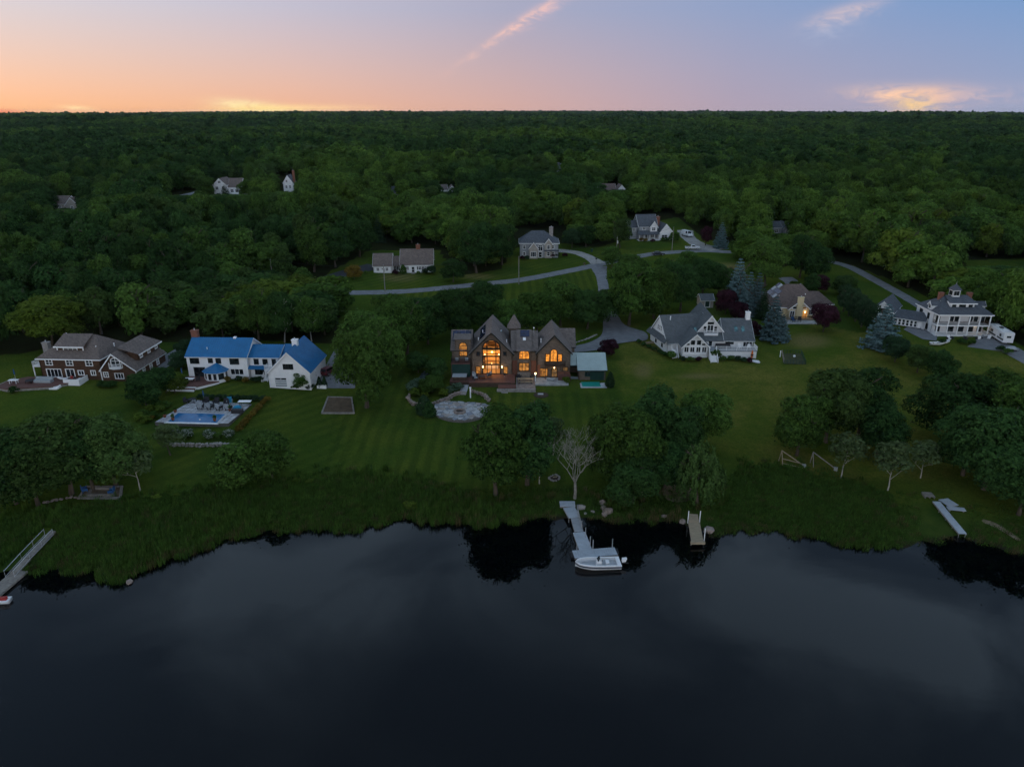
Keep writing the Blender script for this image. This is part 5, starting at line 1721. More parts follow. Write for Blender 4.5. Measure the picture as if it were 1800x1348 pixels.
# ================================================================ 7. white cape by the road
H7, w7 = site('cape_house', 'low white cape house with brown roof and brick chimney on the lawn above the road', (657, 479), (761, 479))
gable(H7, 9.3, w7, 0, 9, 2.9, 7.3, 'x', M['white'], M['roof_brown'], {'f': [(1.6, 1.0, 1.1, 1.1, 'd', 2, 2), (4.2, .1, 1.0, 1.95, 'dD', 1, 2, 'white_smooth'), (6.6, 1.0, 1.1, 1.1, 'd', 2, 2), (8.8, 1.0, 1.1, 1.1, 'd', 2, 2)], 'r': [(3, 1, 1, 1.2, 'd'), (6, 1, 1, 1.2, 'd'), (4.5, 4, 1, 1.2, 'd')]})
for x in (1.6, 6.6, 8.8):
    boxpart(H7, 'shutter', M['black'], (9.3 + x - 1.05, 9.3 + x - .68, -.07, -.005, 1.0, 2.1)); boxpart(H7, 'shutter', M['black'], (9.3 + x + .68, 9.3 + x + 1.05, -.07, -.005, 1.0, 2.1))
gable(H7, 0, 6.2, -.3, 8, 2.5, 6.0, 'x', M['white'], M['roof_brown'], {'f': [(1.5, .8, .9, 1.1, 'd', 2, 2), (4.6, .8, .9, 1.1, 'd', 2, 2), (3.0, 1.2, .5, .5, 'd', 1, 1)]})
gable(H7, 6.25, 9.25, 1.6, 7, 2.6, 4.9, 'x', M['white'], M['roof_brown'], {'f': [(1.5, .5, 2.2, 1.6, 'd', 4, 1)]}, gh=.02, faces='fb')
shed_roof(H7, [(6.3, .4, 2.35), (9.2, .4, 2.35), (9.2, 1.58, 2.75), (6.3, 1.58, 2.75)], M['roof_brown'])
chimney(H7, 15.2, 4.7, 6, 8.7, 1.4, .9, M['brick'])
boxpart(H7, 'front_step', M['stone'], (12.9, 14.2, -1.3, -.02, -.8, .1))

# ================================================================ 8. grey hip-roofed house
H8, w8 = site('hip_roof_house', 'two-storey grey house with dark hip roof and two white-trimmed stone gables', (914, 453), (981, 453))
box_walls(H8, 0, w8, 0, 10, -1.5, 5.4, M['greywall'], {'f': [(10.4, 3.3, .9, 1.3, 'd', 1, 2), (12.2, 3.3, .9, 1.3, 'd', 1, 2), (10.4, .8, 1.0, 1.3, 'd', 1, 2), (12.3, .8, 1.0, 1.3, 'd', 1, 2), (7.6, 2.6, 1.6, 2.2, 'da', 2, 2), (7.6, .1, 1.2, 2.0, 'dD', 1, 2), (1.6, 3.3, .9, 1.2, 'd', 1, 2), (1.6, .9, .9, 1.2, 'd', 1, 2)], 'l': [(3, 3.3, .9, 1.2, 'd'), (6, 3.3, .9, 1.2, 'd')]})
hip(H8, 0, w8, 0, 10, 5.4, 9.3, M['roof_dark'], rx0=4.4, rx1=9.0)
gable(H8, 3.4, 6.6, -1.6, 4, 3.9, 5.9, 'y', M['taupe'], M['roof_dark'], {'f': [(1.6, .6, 1.9, 1.9, 'd', 3, 1)]}, oh=.4, gh=.4)
gable(H8, 9.2, 12.0, -.7, 4, 5.4, 7.1, 'y', M['taupe'], M['roof_dark'], {'f': [(1.4, 3.3, 1.0, 1.4, 'd', 1, 2), (1.4, .8, 1.0, 1.4, 'd', 1, 2)]}, oh=.4, gh=.4)
chimney(H8, w8 - 2.6, 4.0, 5, 10.6, 1.4, 1.0, M['stone'])
shed_roof(H8, [(9.0, -1.5, 2.75), (w8 + .2, -1.5, 2.75), (w8 + .2, -.72, 3.05), (9.0, -.72, 3.05)], M['roof_dark'])

# ================================================================ 9. grey farmhouse
H9, w9 = site('farmhouse', 'grey farmhouse with slate roof, white gable dormer and front porch above the road', (1110, 423), (1183, 421))
gable(H9, 3.4, 11.2, 1.5, 10, 5.4, 9.6, 'x', M['greywall'], M['roof_dark'], {'f': [(2.2, 4.0, 1.3, 1.2, 'd', 2, 2), (3.0, .6, 1.4, 1.3, 'd', 2, 2), (6, .6, 1.4, 1.3, 'd', 2, 2)], 'l': [(4, 4, 1, 1.2, 'd')]})
gable(H9, 7.8, 11.0, .6, 6, 5.3, 7.5, 'y', {'f': M['white'], 'l': M['greywall'], 'r': M['greywall'], 'b': M['greywall']}, M['roof_dark'], {'f': [(1.6, 3.7, 1.5, 1.3, 'd', 2, 2)]}, z0=3.0, oh=.4, gh=.4)
gable(H9, 0, 3.35, 3.0, 9, 4.8, 7.2, 'x', M['greywall'], M['roof_dark'], {'f': [(1.7, 3.3, 1, 1.1, 'd')], 'l': [(3, 3, 1, 1.2, 'd')]})
gable(H9, 11.3, w9, -.6, 8.0, 2.6, 6.4, 'y', M['white'], M['roof_dark'], {'f': [(2.5, .6, 2.4, 1.5, 'd', 2, 2)], 'r': []}, rp=.45, oh=.4)
shed_roof(H9, [(2.6, -1.6, 2.5), (11.6, -1.6, 2.5), (11.6, 1.48, 3.7), (2.6, 1.48, 3.7)], M['roof_dark'])
for i in range(5):
    x = 2.9 + i * 2.1
    boxpart(H9, 'column', M['white_smooth'], (x - .1, x + .1, -1.45, -1.25, .2, 2.4))
boxpart(H9, 'porch_floor', M['white_smooth'], (2.6, 11.4, -1.6, 1.45, -1.0, .2))
railing(H9, [(2.9, -1.4), (11.3, -1.4)], .2, .8, 'white_smooth', .05, .25)
chimney(H9, 12.4, 5.0, 5, 8.6, 1.5, 1.0, M['brick'])

# ================================================================ far houses among the trees
F1, f1 = site('far_house', 'distant white house with brown roof, front gable and deck among the trees', (378, 349), (423, 349))
gable(F1, 0, 7.0, 0, 12, 7.2, 10.4, 'y', M['white'], M['roof_brown'], {'f': [(3.5, 8.0, 1.4, 1.2, 'd'), (1.8, 4.6, 1.5, 1.6, 'd'), (5.2, 4.6, 1.5, 1.6, 'd'), (2, 1.2, 1.8, 1.6, 'd'), (5, 1.2, 1.8, 1.6, 'd')]}, z0=-3)
gable(F1, 7.05, f1, 2, 12, 5.8, 10.0, 'x', M['white'], M['roof_brown'], {'f': [(2.0, 3.0, 1.6, 1.6, 'd'), (5.0, 3.0, 2.4, 1.6, 'd', 3, 1)]}, z0=-3)
boxpart(F1, 'deck', M['white_smooth'], (6.5, f1 + .5, -1.2, 1.98, 1.4, 1.7))
railing(F1, [(6.6, -1.1), (f1 + .4, -1.1)], 1.7, 1.0, gap=.4)
boxpart(F1, 'post', M['white_smooth'], (f1 - .2, f1 + .2, -1.1, -.7, -3, 1.4), (6.6, 7.0, -1.1, -.7, -3, 1.4))
F2, f2 = site('far_house', 'distant narrow white house end with tall brick chimney half hidden by trees', (500, 344), (517, 344))
gable(F2, 0, f2, 0, 9, 7.0, 10.8, 'y', M['white'], M['roof_dark'], {'f': [(2.0, 7.2, .9, 1.2, 'd'), (1.6, 4.0, 1.0, 1.5, 'd'), (3.6, 4.0, 1.0, 1.5, 'd'), (1.6, 1.0, 1.0, 1.5, 'd')]}, z0=-3)
chimney(F2, f2 + .2, 3, 0, 13.0, 1.2, 1.0, M['brick'])
for (pl, pr, lab, wm, rm, hw, hr) in (
        ((84, 377), (144, 377), 'distant low roofs of a grey-brown house far left in the wood', 'taupe', 'roof_brown', 5.0, 8.2),
        ((684, 351), (711, 351), 'small distant house with a blue-grey roof peeping over the trees', 'greywall', 'roof_dark', 3.6, 6.5),
        ((760, 347), (803, 347), 'long distant white house behind the wood, right of the blue-grey roof', 'white', 'roof_brown', 4.2, 6.6),
        ((1052, 349), (1100, 349), 'distant white house with a tan roof beyond the grey farmhouse', 'white', 'roof_tan', 4.6, 7.6),
        ((1348, 414), (1388, 414), 'flat-looking grey roof of a house between the trees behind the tan-roofed house', 'greywall', 'roof_grey', 3.2, 5.2),
        ((974, 310), (987, 310), 'tiny far-off pale house gable glimpsed in the middle of the wood', 'white', 'roof_grey', 6, 9)):
    f, fw_ = site('far_house', lab, pl, pr)
    gable(f, 0, fw_ * .62, 0, 9, hw, hr, 'x', M[wm], M[rm], {'f': [(fw_ * .15, hw - 2, 1.3, 1.3, 'd'), (fw_ * .4, hw - 2, 1.3, 1.3, 'd')]}, z0=-3)
    gable(f, fw_ * .62 + .05, fw_, -1.5, 8, hw * .92, hr * .97, 'y', M[wm], M[rm], {'f': [(fw_ * .19, hw - 2.2, 1.3, 1.3, 'd')]}, z0=-3)
# ---------------------------------------------------------------- single garden and shore trees
T = tree
# left
T((92, 608), 13.5, 9.5, 'oak', 'yellow', 'spreading yellow-green maple behind the brown shingle house')
T((30, 885), 14, 7.5, 'oak', 'dark', 'dark shore tree cut by the left edge, beside the sunken sitting area')
T((125, 868), 15.5, 7.5, 'oak', 'olive', 'large olive-green shore tree with a pale forked trunk beside the sunken sitting area', pale=False)
T((-60, 850), 15, 8, 'oak', 'olive', 'olive shore tree half outside the frame at lower left')
T((205, 852), 13.5, 6.5, 'oak', 'olive', 'rounded shore tree between the forked tree and the pool wall')
T((247, 862), 8.5, 3.8, 'airy', 'pale', 'thin wispy grey-green tree leaning left of the pool stone wall', pale=True)
T((300, 800), 6.5, 3.2, 'airy', 'pale', 'feathery grey-green sapling below the left corner of the pool')
T((425, 856), 8.5, 5.0, 'round', 'mid', 'round bushy tree at the reed edge, front half of the pair below the pool')
T((478, 842), 9.5, 5.2, 'oak', 'mid', 'round bushy tree with bare grey twigs, rear half of the pair below the pool')
T((258, 712), 7.5, 4.6, 'round', 'dark', 'big dark evergreen clump between the brown house and the pool')
T((292, 690), 6.0, 3.8, 'round', 'dark', 'dark evergreen clump just left of the white-flowering tree')
T((322, 648), 4.5, 3.4, 'round', 'fir', 'dark evergreen hedge end beside the blue-roofed house')
T((330, 626), 4.2, 3.0, 'round', 'fir', 'dark evergreen hedge along the grey drive behind the brown house')
T((308, 690), 4.8, 3.1, 'round', 'yellow', 'yellow-green dogwood with white blossom at its skirt by the blue-roofed house', var=0)
T((533, 682), 4.2, 2.3, 'oak', 'mid', 'small lollipop tree in front of the white garage gable')
# centre left: the big maples
T((645, 716), 18.0, 6.6, 'oak', 'mid', 'huge full maple right of the garage drive, nearest of the row')
T((674, 668), 16, 6.2, 'oak', 'mid', 'second maple of the row behind the huge full one')
T((640, 640), 14, 6.4, 'oak', 'mid', 'third maple of the row, on the garage drive side')
T((715, 625), 15, 7.0, 'oak', 'mid', 'broad maple at the head of the row by the road field')
T((690, 590), 12, 6.4, 'oak', 'mid', 'maple closest to the road above the row of maples')
T((752, 605), 13, 6.5, 'oak', 'dark', 'dark tree left of the lit house, between maples and belt')
T((800, 594), 14, 7.0, 'oak', 'dark', 'dark belt tree directly behind the left wing of the lit house')
T((850, 582), 14.5, 7.2, 'oak', 'dark', 'tall dark belt tree behind the great gable of the lit house')
T((900, 590), 10, 5.8, 'oak', 'mid', 'low belt tree behind the turret of the lit house')
T((945, 587), 12, 6.8, 'oak', 'mid', 'belt tree behind the right gable of the lit house')
T((985, 572), 13.5, 7.2, 'oak', 'mid', 'full dark belt tree on the driveway side of the lit house')
T((1032, 578), 11.5, 6.2, 'oak', 'dark', 'belt tree at the bend of the driveway')
T((768, 668), 5.5, 3.4, 'round', 'dark', 'dark shrubby tree in shade left of the lit house')
T((735, 655), 5.0, 3.4, 'round', 'dark', 'dark shrubby tree farther left of the lit house under the maples')
# left tree belt pieces behind the blue-roofed house
T((548, 600), 12.5, 4.5, 'oak', 'mid', 'tree with pale twin trunks behind the blue garage roof', pale=True)
T((500, 602), 14, 4.5, 'oak', 'dark', 'tree with slim pale trunk behind the blue link roof', pale=True)
T((455, 598), 14, 5, 'oak', 'mid', 'woodland edge tree behind the blue roof ridge')
T((68, 888), 14, 7.0, 'oak', 'olive', 'full olive shore tree left of the boulder row')
T((165, 862), 12.5, 6.2, 'oak', 'dark', 'dark shore tree right behind the timber sitting pit')
T((1748, 770), 14, 7.0, 'oak', 'mid', 'lawn tree between the far right shore trees and the trailer')
T((1692, 835), 13, 6.4, 'oak', 'dark', 'dark shore tree left of the tall one behind the metal walkway')
T((1806, 862), 13, 6.5, 'oak', 'dark', 'dark shore tree at the right edge above the worn path')
T((1066, 560), 9.0, 4.6, 'oak', 'mid', 'leafy tree overhanging the lane left of the driveway fork')
# shore centre
T((872, 870), 15.5, 6.9, 'oak', 'mid', 'large leafy shore tree left of the dock, front half of its crown')
T((926, 852), 15.5, 6.9, 'oak', 'dark', 'large dark shore tree left of the dock, behind the leafy one')
T((972, 800), 8, 3.0, 'airy', 'pale', 'light green sapling left of the dead tree', pale=True)
T((948, 850), 8.5, 2.0, 'airy', 'olive', 'slender sapling with thin pale stem beside the big shore tree', pale=True)
T((1088, 852), 15.5, 7.0, 'oak', 'mid', 'leafy shore tree right of the dead tree, leftmost of the clump')
T((1140, 815), 14.5, 6.8, 'oak', 'dark', 'tallest dark tree in the middle of the shore clump right of the dock')
T((1185, 830), 13.0, 6.2, 'oak', 'dark', 'dark tree of the shore clump behind the willow')
T((1228, 792), 12.5, 6.0, 'oak', 'mid', 'rounded tree at the right end of the shore clump')
T((1112, 884), 9.0, 5.0, 'oak', 'dark', 'low shore tree with bare twigs between dead tree and willow')
T((1168, 858), 9.0, 5.0, 'oak', 'dark', 'dark bushy tree between the willow and the boulders')
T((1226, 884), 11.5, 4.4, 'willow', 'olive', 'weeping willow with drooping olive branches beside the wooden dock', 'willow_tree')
# shore right
T((1400, 800), 12.5, 6.0, 'oak', 'mid', 'left tree of the big clump on the right lawn, by the timber frames')
T((1452, 778), 15.5, 6.8, 'oak', 'olive', 'tallest tree of the big clump on the right lawn')
T((1508, 770), 15.0, 6.5, 'oak', 'dark', 'dark tree in the right half of the clump on the right lawn')
T((1540, 800), 11.0, 5.5, 'oak', 'dark', 'low dark tree at the right end of the clump on the right lawn')
T((1478, 840), 9.0, 3.6, 'airy', 'pale', 'slim white-stemmed birch in front of the right lawn clump', 'birch_tree', pale=True)
T((1560, 862), 9.5, 4.2, 'airy', 'pale', 'many-stemmed white birch by the right reed edge', 'birch_tree', pale=True)
T((1618, 840), 7.5, 3.6, 'airy', 'pale', 'hazy grey-green sapling between birch and the right dock', pale=True)
T((1668, 772), 14.0, 7.6, 'oak', 'dark', 'dark lawn tree at the left of the far right shore group')
T((1728, 860), 15.5, 7.2, 'oak', 'dark', 'tall dark shore tree behind the metal walkway')
T((1775, 800), 15.0, 7.5, 'oak', 'mid', 'shore tree near the right edge above the metal walkway')
T((1790, 905), 12.5, 6.5, 'oak', 'dark', 'dark shore tree at the right edge nearest the water')
T((1865, 850), 15, 8, 'oak', 'dark', 'shore tree mostly outside the right edge')
# around the white porch house and the tan roof
T((1548, 612), 11.5, 4.8, 'spruce', 'blue', 'wide blue spruce left of the white porch house', 'spruce_tree')
T((1572, 636), 6.5, 4.0, 'round', 'fir', 'dark dense round bush in front of the wide blue spruce')
T((1612, 655), 7.0, 3.8, 'oak', 'olive', 'olive tree below the porch house, left of the dark one')
T((1648, 672), 8.0, 3.6, 'oak', 'dark', 'dark oval tree on the lawn below the porch house')
for i, (u, v) in enumerate([(1482, 548), (1492, 556), (1503, 565), (1514, 575), (1524, 584)]):
    T((u, v), 8.5, 3.0, 'round', 'fir', 'evergreen hedge tree, %s along the lawn edge between tan roof and spruce' % ['first', 'second', 'third', 'fourth', 'last'][i], 'hedge_tree', group='hedge right of the tan-roofed house')
T((1446, 583), 8.0, 4.3, 'round', 'purple', 'large round purple beech right of the cream chimney', 'beech_tree')
T((1275, 552), 7.5, 3.8, 'round', 'purple', 'purple-leaved tree left of the blue spruces', 'beech_tree')
T((1297, 567), 6.0, 3.2, 'round', 'purple', 'lower purple-leaved tree in front of the blue spruces', 'beech_tree')
T((1322, 592), 4.5, 2.4, 'round', 'purple', 'small purple shrub tree beside the white chimney', 'beech_tree')
T((1069, 627), 4.6, 2.7, 'round', 'purple', 'round purple maple by the green-roofed pool house', 'maple_tree')
T((1293, 535), 14, 4.6, 'spruce', 'blue', 'tallest blue spruce behind the grey-roofed white house', 'spruce_tree')
T((1312, 553), 12.5, 3.4, 'spruce', 'blue', 'slim blue spruce, left of the close pair', 'spruce_tree')
T((1327, 555), 12.5, 3.4, 'spruce', 'blue', 'slim blue spruce, right of the close pair', 'spruce_tree')
T((1340, 560), 8.5, 2.8, 'spruce', 'fir', 'dark spruce between the blue pair and the tan house', 'spruce_tree')
T((1356, 597), 11.5, 4.0, 'spruce', 'blue', 'broad blue-green spruce right of the deck with white railing', 'spruce_tree')
T((1372, 598), 7.0, 2.5, 'spruce', 'blue', 'lower blue spruce at the right foot of the broad one', 'spruce_tree')
T((1105, 572), 18.5, 7.4, 'oak', 'mid', 'tall broad tree right of the lane, above the driveway fork')
T((1150, 560), 15.5, 7.0, 'oak', 'mid', 'tree behind the left gable of the grey-roofed white house')
T((1195, 548), 14.5, 7.0, 'oak', 'dark', 'tree behind the ridge of the grey-roofed white house')
T((1235, 522), 12.5, 6.0, 'oak', 'dark', 'tree above the small shed')
T((1110, 530), 15.0, 7.0, 'oak', 'mid', 'tree beside the lane, behind the tall broad one')
T((1168, 505), 10.0, 5.2, 'oak', 'mid', 'middle tree of the meadow clump below the parked cars')
T((1205, 490), 10.0, 4.4, 'oak', 'mid', 'upright tree in the meadow just below the white pickup')
T((1232, 500), 9.0, 4.6, 'oak', 'mid', 'bushy tree in the meadow right of the upright one')
T((1262, 520), 10.5, 5.2, 'oak', 'dark', 'tree above the blue spruces at the meadow edge')
T((1345, 503), 16, 8.2, 'oak', 'mid', 'very broad round tree above the tan-roofed house')
T((1405, 488), 15, 6.2, 'oak', 'dark', 'dark tree right of the very broad one, above the tan roof')
T((1432, 492), 12.0, 5.2, 'oak', 'dark', 'narrow dark tree at the bend of the long driveway')
T((1440, 515), 6.0, 3.0, 'round', 'purple', 'reddish small tree behind the tan roof ridge', 'maple_tree')
T((1425, 520), 7.5, 3.0, 'oak', 'dark', 'small dark tree touching the right slope of the tan roof')
T((1482, 520), 6.6, 5.0, 'round', 'olive', 'broad low rounded tree on the grass beside the long driveway')
T((1395, 505), 2.0, 2.4, 'bush', 'yellow', 'low light green hedge behind the tan roof', 'shrub', 'shrub')
# top lawns by the road
T((797, 496), 8.2, 4.6, 'round', 'dark', 'round dark tree on the lawn right of the white cape')
T((838, 480), 17.5, 8.0, 'oak', 'dark', 'massive dark oak between the cape and the hip-roofed house')
T((882, 466), 15.5, 6.8, 'oak', 'dark', 'dark oak just left of the hip-roofed house')
T((812, 462), 16, 6.5, 'oak', 'mid', 'tall tree behind the round lawn tree by the cape')
T((623, 491), 5.0, 3.0, 'round', 'gold', 'small golden tree beside the cape driveway')
T((552, 478), 17, 7.4, 'oak', 'mid', 'big broad tree left of the cape driveway')
T((590, 470), 14, 6.0, 'oak', 'dark', 'dark tree at the back of the cape driveway')
T((632, 452), 15, 6.5, 'oak', 'dark', 'dark tree behind the left wing of the cape')
T((1266, 436), 10.0, 3.4, 'spruce', 'blue', 'blue spruce on the road verge right of the hillside driveway', 'spruce_tree')
T((1240, 432), 8.0, 2.6, 'round', 'purple', 'dark purple tree beside the blue spruce on the verge', 'beech_tree')
T((1296, 452), 7.0, 3.8, 'oak', 'mid', 'small tree on the verge right of the blue spruce')
T((1090, 436), 12.0, 4.4, 'oak', 'olive', 'rusty olive tree left of the grey farmhouse')
T((1185, 426), 4.5, 2.6, 'round', 'mid', 'small round tree before the farmhouse gable')
T((1005, 436), 8.0, 4.6, 'round', 'fir', 'dark evergreen group at the end of the side driveway')
T((1030, 434), 9.0, 4.6, 'oak', 'dark', 'dark tree right of the side driveway end')
for i, (u, v, H_, R_) in enumerate([(1075, 470, 8, 4.0), (1000, 560, 6, 3.5)]):
    T((u, v), H_, R_, 'oak', 'mid', ['leafy tree at the road junction', 'low tree behind the belt near the lane'][i])
T((462, 318 + 27), 15, 5, 'cone', 'mid', 'bright green conical tree beside the distant white house', 'conical_tree')
T((398, 356), 9, 4.2, 'spruce', 'fir', 'dark fir standing in front of the distant white house', 'spruce_tree')


# ---------------------------------------------------------------- dead tree
def bare_tree(px, H, label, seed, name='dead_tree', mat='bark_dead', spread=0.5):
    p0 = hit(*px)
    e = empty(name, p0, 0, label, 'tree')
    rs_ = random.Random(seed)
    mb = MB(); top = Vector((0, 0, H * .26))
    mb.tube((0, 0, -.5), (.1, 0, H * .12), .3, .25, 8, cap=False); mb.tube((.1, 0, H * .12), top, .25, .22, 8, cap=False)
    part(mb, 'trunk', M[mat], e, True)
    mb = MB()
    for k in range(5):
        a = k * 1.256 + rs_.uniform(-.3, .3)
        tilt = .22 if k == 0 else rs_.uniform(.4, .75)
        limb(mb, top, (math.cos(a) * tilt, math.sin(a) * tilt, 1), H * rs_.uniform(.2, .27), .12, 5, rs_, spread, .35, 5, (2, 3))
    part(mb, 'branches', M[mat], e)
    return e


bare_tree((1010, 876), 11.0, 'bleached dead tree with bare branches above the dock', 4)
bare_tree((1128, 872), 5.0, 'small dead tree with pale twigs in the clump right of the dock', 9)

# ---------------------------------------------------------------- shrubs
def bush(px, H, Rr, mat, label, group=None, kind='bush', name='shrub'):
    return tree(px, H, Rr, kind, mat, label, name, 'shrub', group)


ordn = ['first', 'second', 'third', 'fourth', 'fifth', 'sixth', 'seventh', 'eighth', 'ninth', 'tenth', 'eleventh', 'twelfth']
pa, pb = (469, 706), (420, 757)
for i in range(9):
    t = i / 8
    bush((pa[0] + (pb[0] - pa[0]) * t, pa[1] + (pb[1] - pa[1]) * t), 1.25, 1.0, 'gold', 'golden clipped shrub, %s from the back in the row right of the pool' % ordn[i], 'golden shrub row by the pool')
for i, u in enumerate((310, 330, 366, 385, 404)):
    bush((u, 771), 1.9 if i != 3 else 1.3, 1.5 if i != 3 else .9, 'flower' if i != 3 else 'mid', 'pale blossoming shrub, %s from the left above the pool stone wall' % ordn[i] if i != 3 else 'small green shrub in the blossoming row above the pool stone wall', 'blossoming shrubs below the pool')
for i in range(11):
    u = 352 + i * 11
    bush((u, 702 + i * .3), 1.3, 1.0, 'fir', 'dark clipped hedge bush, %s from the left behind the pool terrace' % ordn[i], 'dark hedge behind the pool')
for i, (u, v) in enumerate([(244, 738), (254, 731), (264, 723), (274, 715), (258, 742), (270, 735), (282, 724), (292, 716)]):
    bush((u, v), 1.5, 1.35, 'yellow' if i % 2 == 0 else 'mid', 'mounded green shrub, %s of the bed left of the pool' % ordn[i], 'shrub bed left of the pool')
bush((266, 738), 1.1, 1.0, 'gold', 'rusty orange shrub in the bed left of the pool')
for i, (u, v, m_) in enumerate([(401, 671, 'gold'), (419, 670, 'fir'), (433, 672, 'gold'), (449, 672, 'fir'), (456, 671, 'fir'), (481, 676, 'gold'), (490, 678, 'gold'), (521, 684, 'mid'), (545, 684, 'fir')]):
    bush((u, v), 1.3, 1.1, m_, '%s foundation shrub, %s from the left along the blue-roofed house' % ({'gold': 'golden', 'fir': 'dark', 'mid': 'green'}[m_], ordn[i]), 'foundation shrubs of the blue-roofed house')
for i, (u, v, m_, r) in enumerate([(743, 672, 'bluebush', 1.5), (750, 664, 'bluebush', 1.4), (732, 680, 'hydrangea', 1.8), (722, 688, 'hydrangea', 1.9), (730, 695, 'yellow', 1.6), (747, 697, 'yellow', 1.2), (779, 696, 'yellow', 1.5), (791, 690, 'hydrangea', 1.4), (806, 685, 'hydrangea', 1.5)]):
    bush((u, v), r * 1.1, r, m_, '%s mounded shrub, %s around the bed above the stone patio' % ({'bluebush': 'grey-blue', 'hydrangea': 'pale green', 'yellow': 'yellow-green'}[m_], ordn[i]), 'shrubs in the patio bed')
bush((760, 690), 4.0, 3.4, 'mid', 'large spreading green shrub in the middle of the patio bed', kind='round')
bush((746, 727), 4.2, 1.9, 'fir', 'dark leaning conifer shrub at the left edge of the stone patio', kind='cone')
bush((755, 731), 3.2, 1.7, 'dark', 'dark low conifer shrub touching the stone patio', kind='cone')
bush((996, 674), 1.6, 1.3, 'yellow', 'rounded light green shrub at the terrace corner by the pool house')
bush((1072, 680), 3.6, 1.2, 'fir', 'dark narrow shrub at the right wall of the pool house', kind='cone')
bush((1180, 630), 1.9, 1.7, 'mid', 'rounded green shrub by the white stairs of the grey-roofed house')
bush((1258, 630), 2.3, 1.9, 'mid', 'large rounded shrub right of the centre stairs')
for i, (u, v, m_) in enumerate([(1200, 635, 'fir'), (1213, 635, 'mid'), (1228, 635, 'purple'), (1272, 634, 'mid'), (1284, 633, 'mid'), (1296, 634, 'fir'), (1308, 636, 'fir'), (1317, 637, 'purple')]):
    bush((u, v), 1.2, 1.1, m_, 'low %s shrub, %s from the left along the sunroom and deck' % ({'fir': 'dark', 'mid': 'green', 'purple': 'purple'}[m_], ordn[i]), 'low shrubs below the white deck')
for i in range(6):
    t = i / 5
    bush((1122 + 46 * t, 603 + 22 * t), 1.0, 1.0, 'dark', 'low hedge shrub, %s along the left garage wall of the grey-roofed house' % ordn[i], 'hedge by the garage wall')
for i, (u, v, m_, k, H_) in enumerate([(709, 481, 'mid', 'cone', 3.2), (694, 483, 'purple', 'bush', 1.8), (748, 482, 'fir', 'bush', 2.0), (760, 482, 'fir', 'bush', 3.0), (735, 482, 'mid', 'bush', 1.1), (643, 482, 'mid', 'bush', 1.2)]):
    bush((u, v), H_, H_ * (.42 if k == 'cone' else .8), m_, ['small green cone shrub by the cape breezeway', 'low purple shrub by the cape breezeway', 'dark shrub by the cape corner, left of two', 'dark shrub by the cape corner, right of two', 'low green shrub by the cape door', 'low green shrub by the cape driveway'][i], kind=k)
for i, (u, v) in enumerate([(918, 457), (926, 457), (969, 453), (979, 452), (994, 452)]):
    bush((u, v), 1.6, 1.5, 'fir' if i % 2 else 'purple', 'dark foundation shrub, %s from the left along the hip-roofed house' % ordn[i], 'foundation shrubs of the hip-roofed house')
for i, (u, v, m_) in enumerate([(1127, 424, 'gold'), (1134, 425, 'gold'), (1148, 426, 'purple'), (1165, 424, 'mid'), (1172, 424, 'dark')]):
    bush((u, v), 1.4, 1.4, m_, '%s shrub, %s from the left before the farmhouse porch' % ({'gold': 'golden', 'purple': 'purple', 'mid': 'green', 'dark': 'dark'}[m_], ordn[i]), 'shrubs before the farmhouse porch')
for i, (u, v) in enumerate([(181, 680), (190, 682), (198, 681), (24, 690)]):
    bush((u, v), 1.5, 1.3, 'dark', 'dark shrub, %s along the brown shingle house deck' % ordn[i], 'shrubs by the brown house')
for i, (u, v) in enumerate([(276, 878), (312, 876), (520, 848), (545, 850)]):
    bush((u, v), 0.9, 0.9, 'yellow', 'yellow-green leafy shrub at the reed edge, %s from the left' % ordn[i], 'leafy shrubs at the reed edge')
bush((724, 895), 1.3, 1.8, 'yellow', 'yellow-green shrub in the middle of the reeds')
bush((1100, 880), 1.6, 1.3, 'flower', 'pale-leaved shrub at the shore between dock and willow')
for i, (u, v) in enumerate([(1690, 604), (1708, 606), (1760, 617), (1770, 622), (1655, 605)]):
    bush((u, v), 1.4, 1.3, 'mid' if i % 2 else 'dark', 'low shrub, %s along the porch house terrace' % ordn[i], 'shrubs by the porch house terrace')
# ---------------------------------------------------------------- flagstone patio below the lit house
rp_ = random.Random(3)
pc = W([(762, 722), (768, 708), (786, 700), (806, 697), (830, 696), (852, 700), (862, 712), (858, 728), (838, 739), (812, 743), (786, 740), (768, 733)])
pat_poly = smooth_poly(pc, 4)
zp = max(float(h(q.x, q.y)) for q in pat_poly[len(pat_poly) // 2:]) + .12
zp = float(np.mean([h(q.x, q.y) for q in pat_poly])) + .15
patio = MB().prism([(q.x, q.y) for q in (pat_poly if sum(pat_poly[i].x * pat_poly[(i + 1) % len(pat_poly)].y - pat_poly[(i + 1) % len(pat_poly)].x * pat_poly[i].y for i in range(len(pat_poly))) > 0 else pat_poly[::-1])], zp - .9, zp).build('patio', M['joint'])
tag(patio, kind='structure')
# irregular stones by clipping Voronoi cells
pw = [(q.x, q.y) for q in pat_poly]
minx, maxx = min(q[0] for q in pw), max(q[0] for q in pw)
miny, maxy = min(q[1] for q in pw), max(q[1] for q in pw)
seeds = []
yy_ = miny - 1
row = 0
while yy_ < maxy + 1:
    xx_ = minx - 1 + (row % 2) * .55
    while xx_ < maxx + 1:
        seeds.append((xx_ + rp_.uniform(-.38, .38), yy_ + rp_.uniform(-.34, .34)))
        xx_ += 1.12
    yy_ += .98
    row += 1


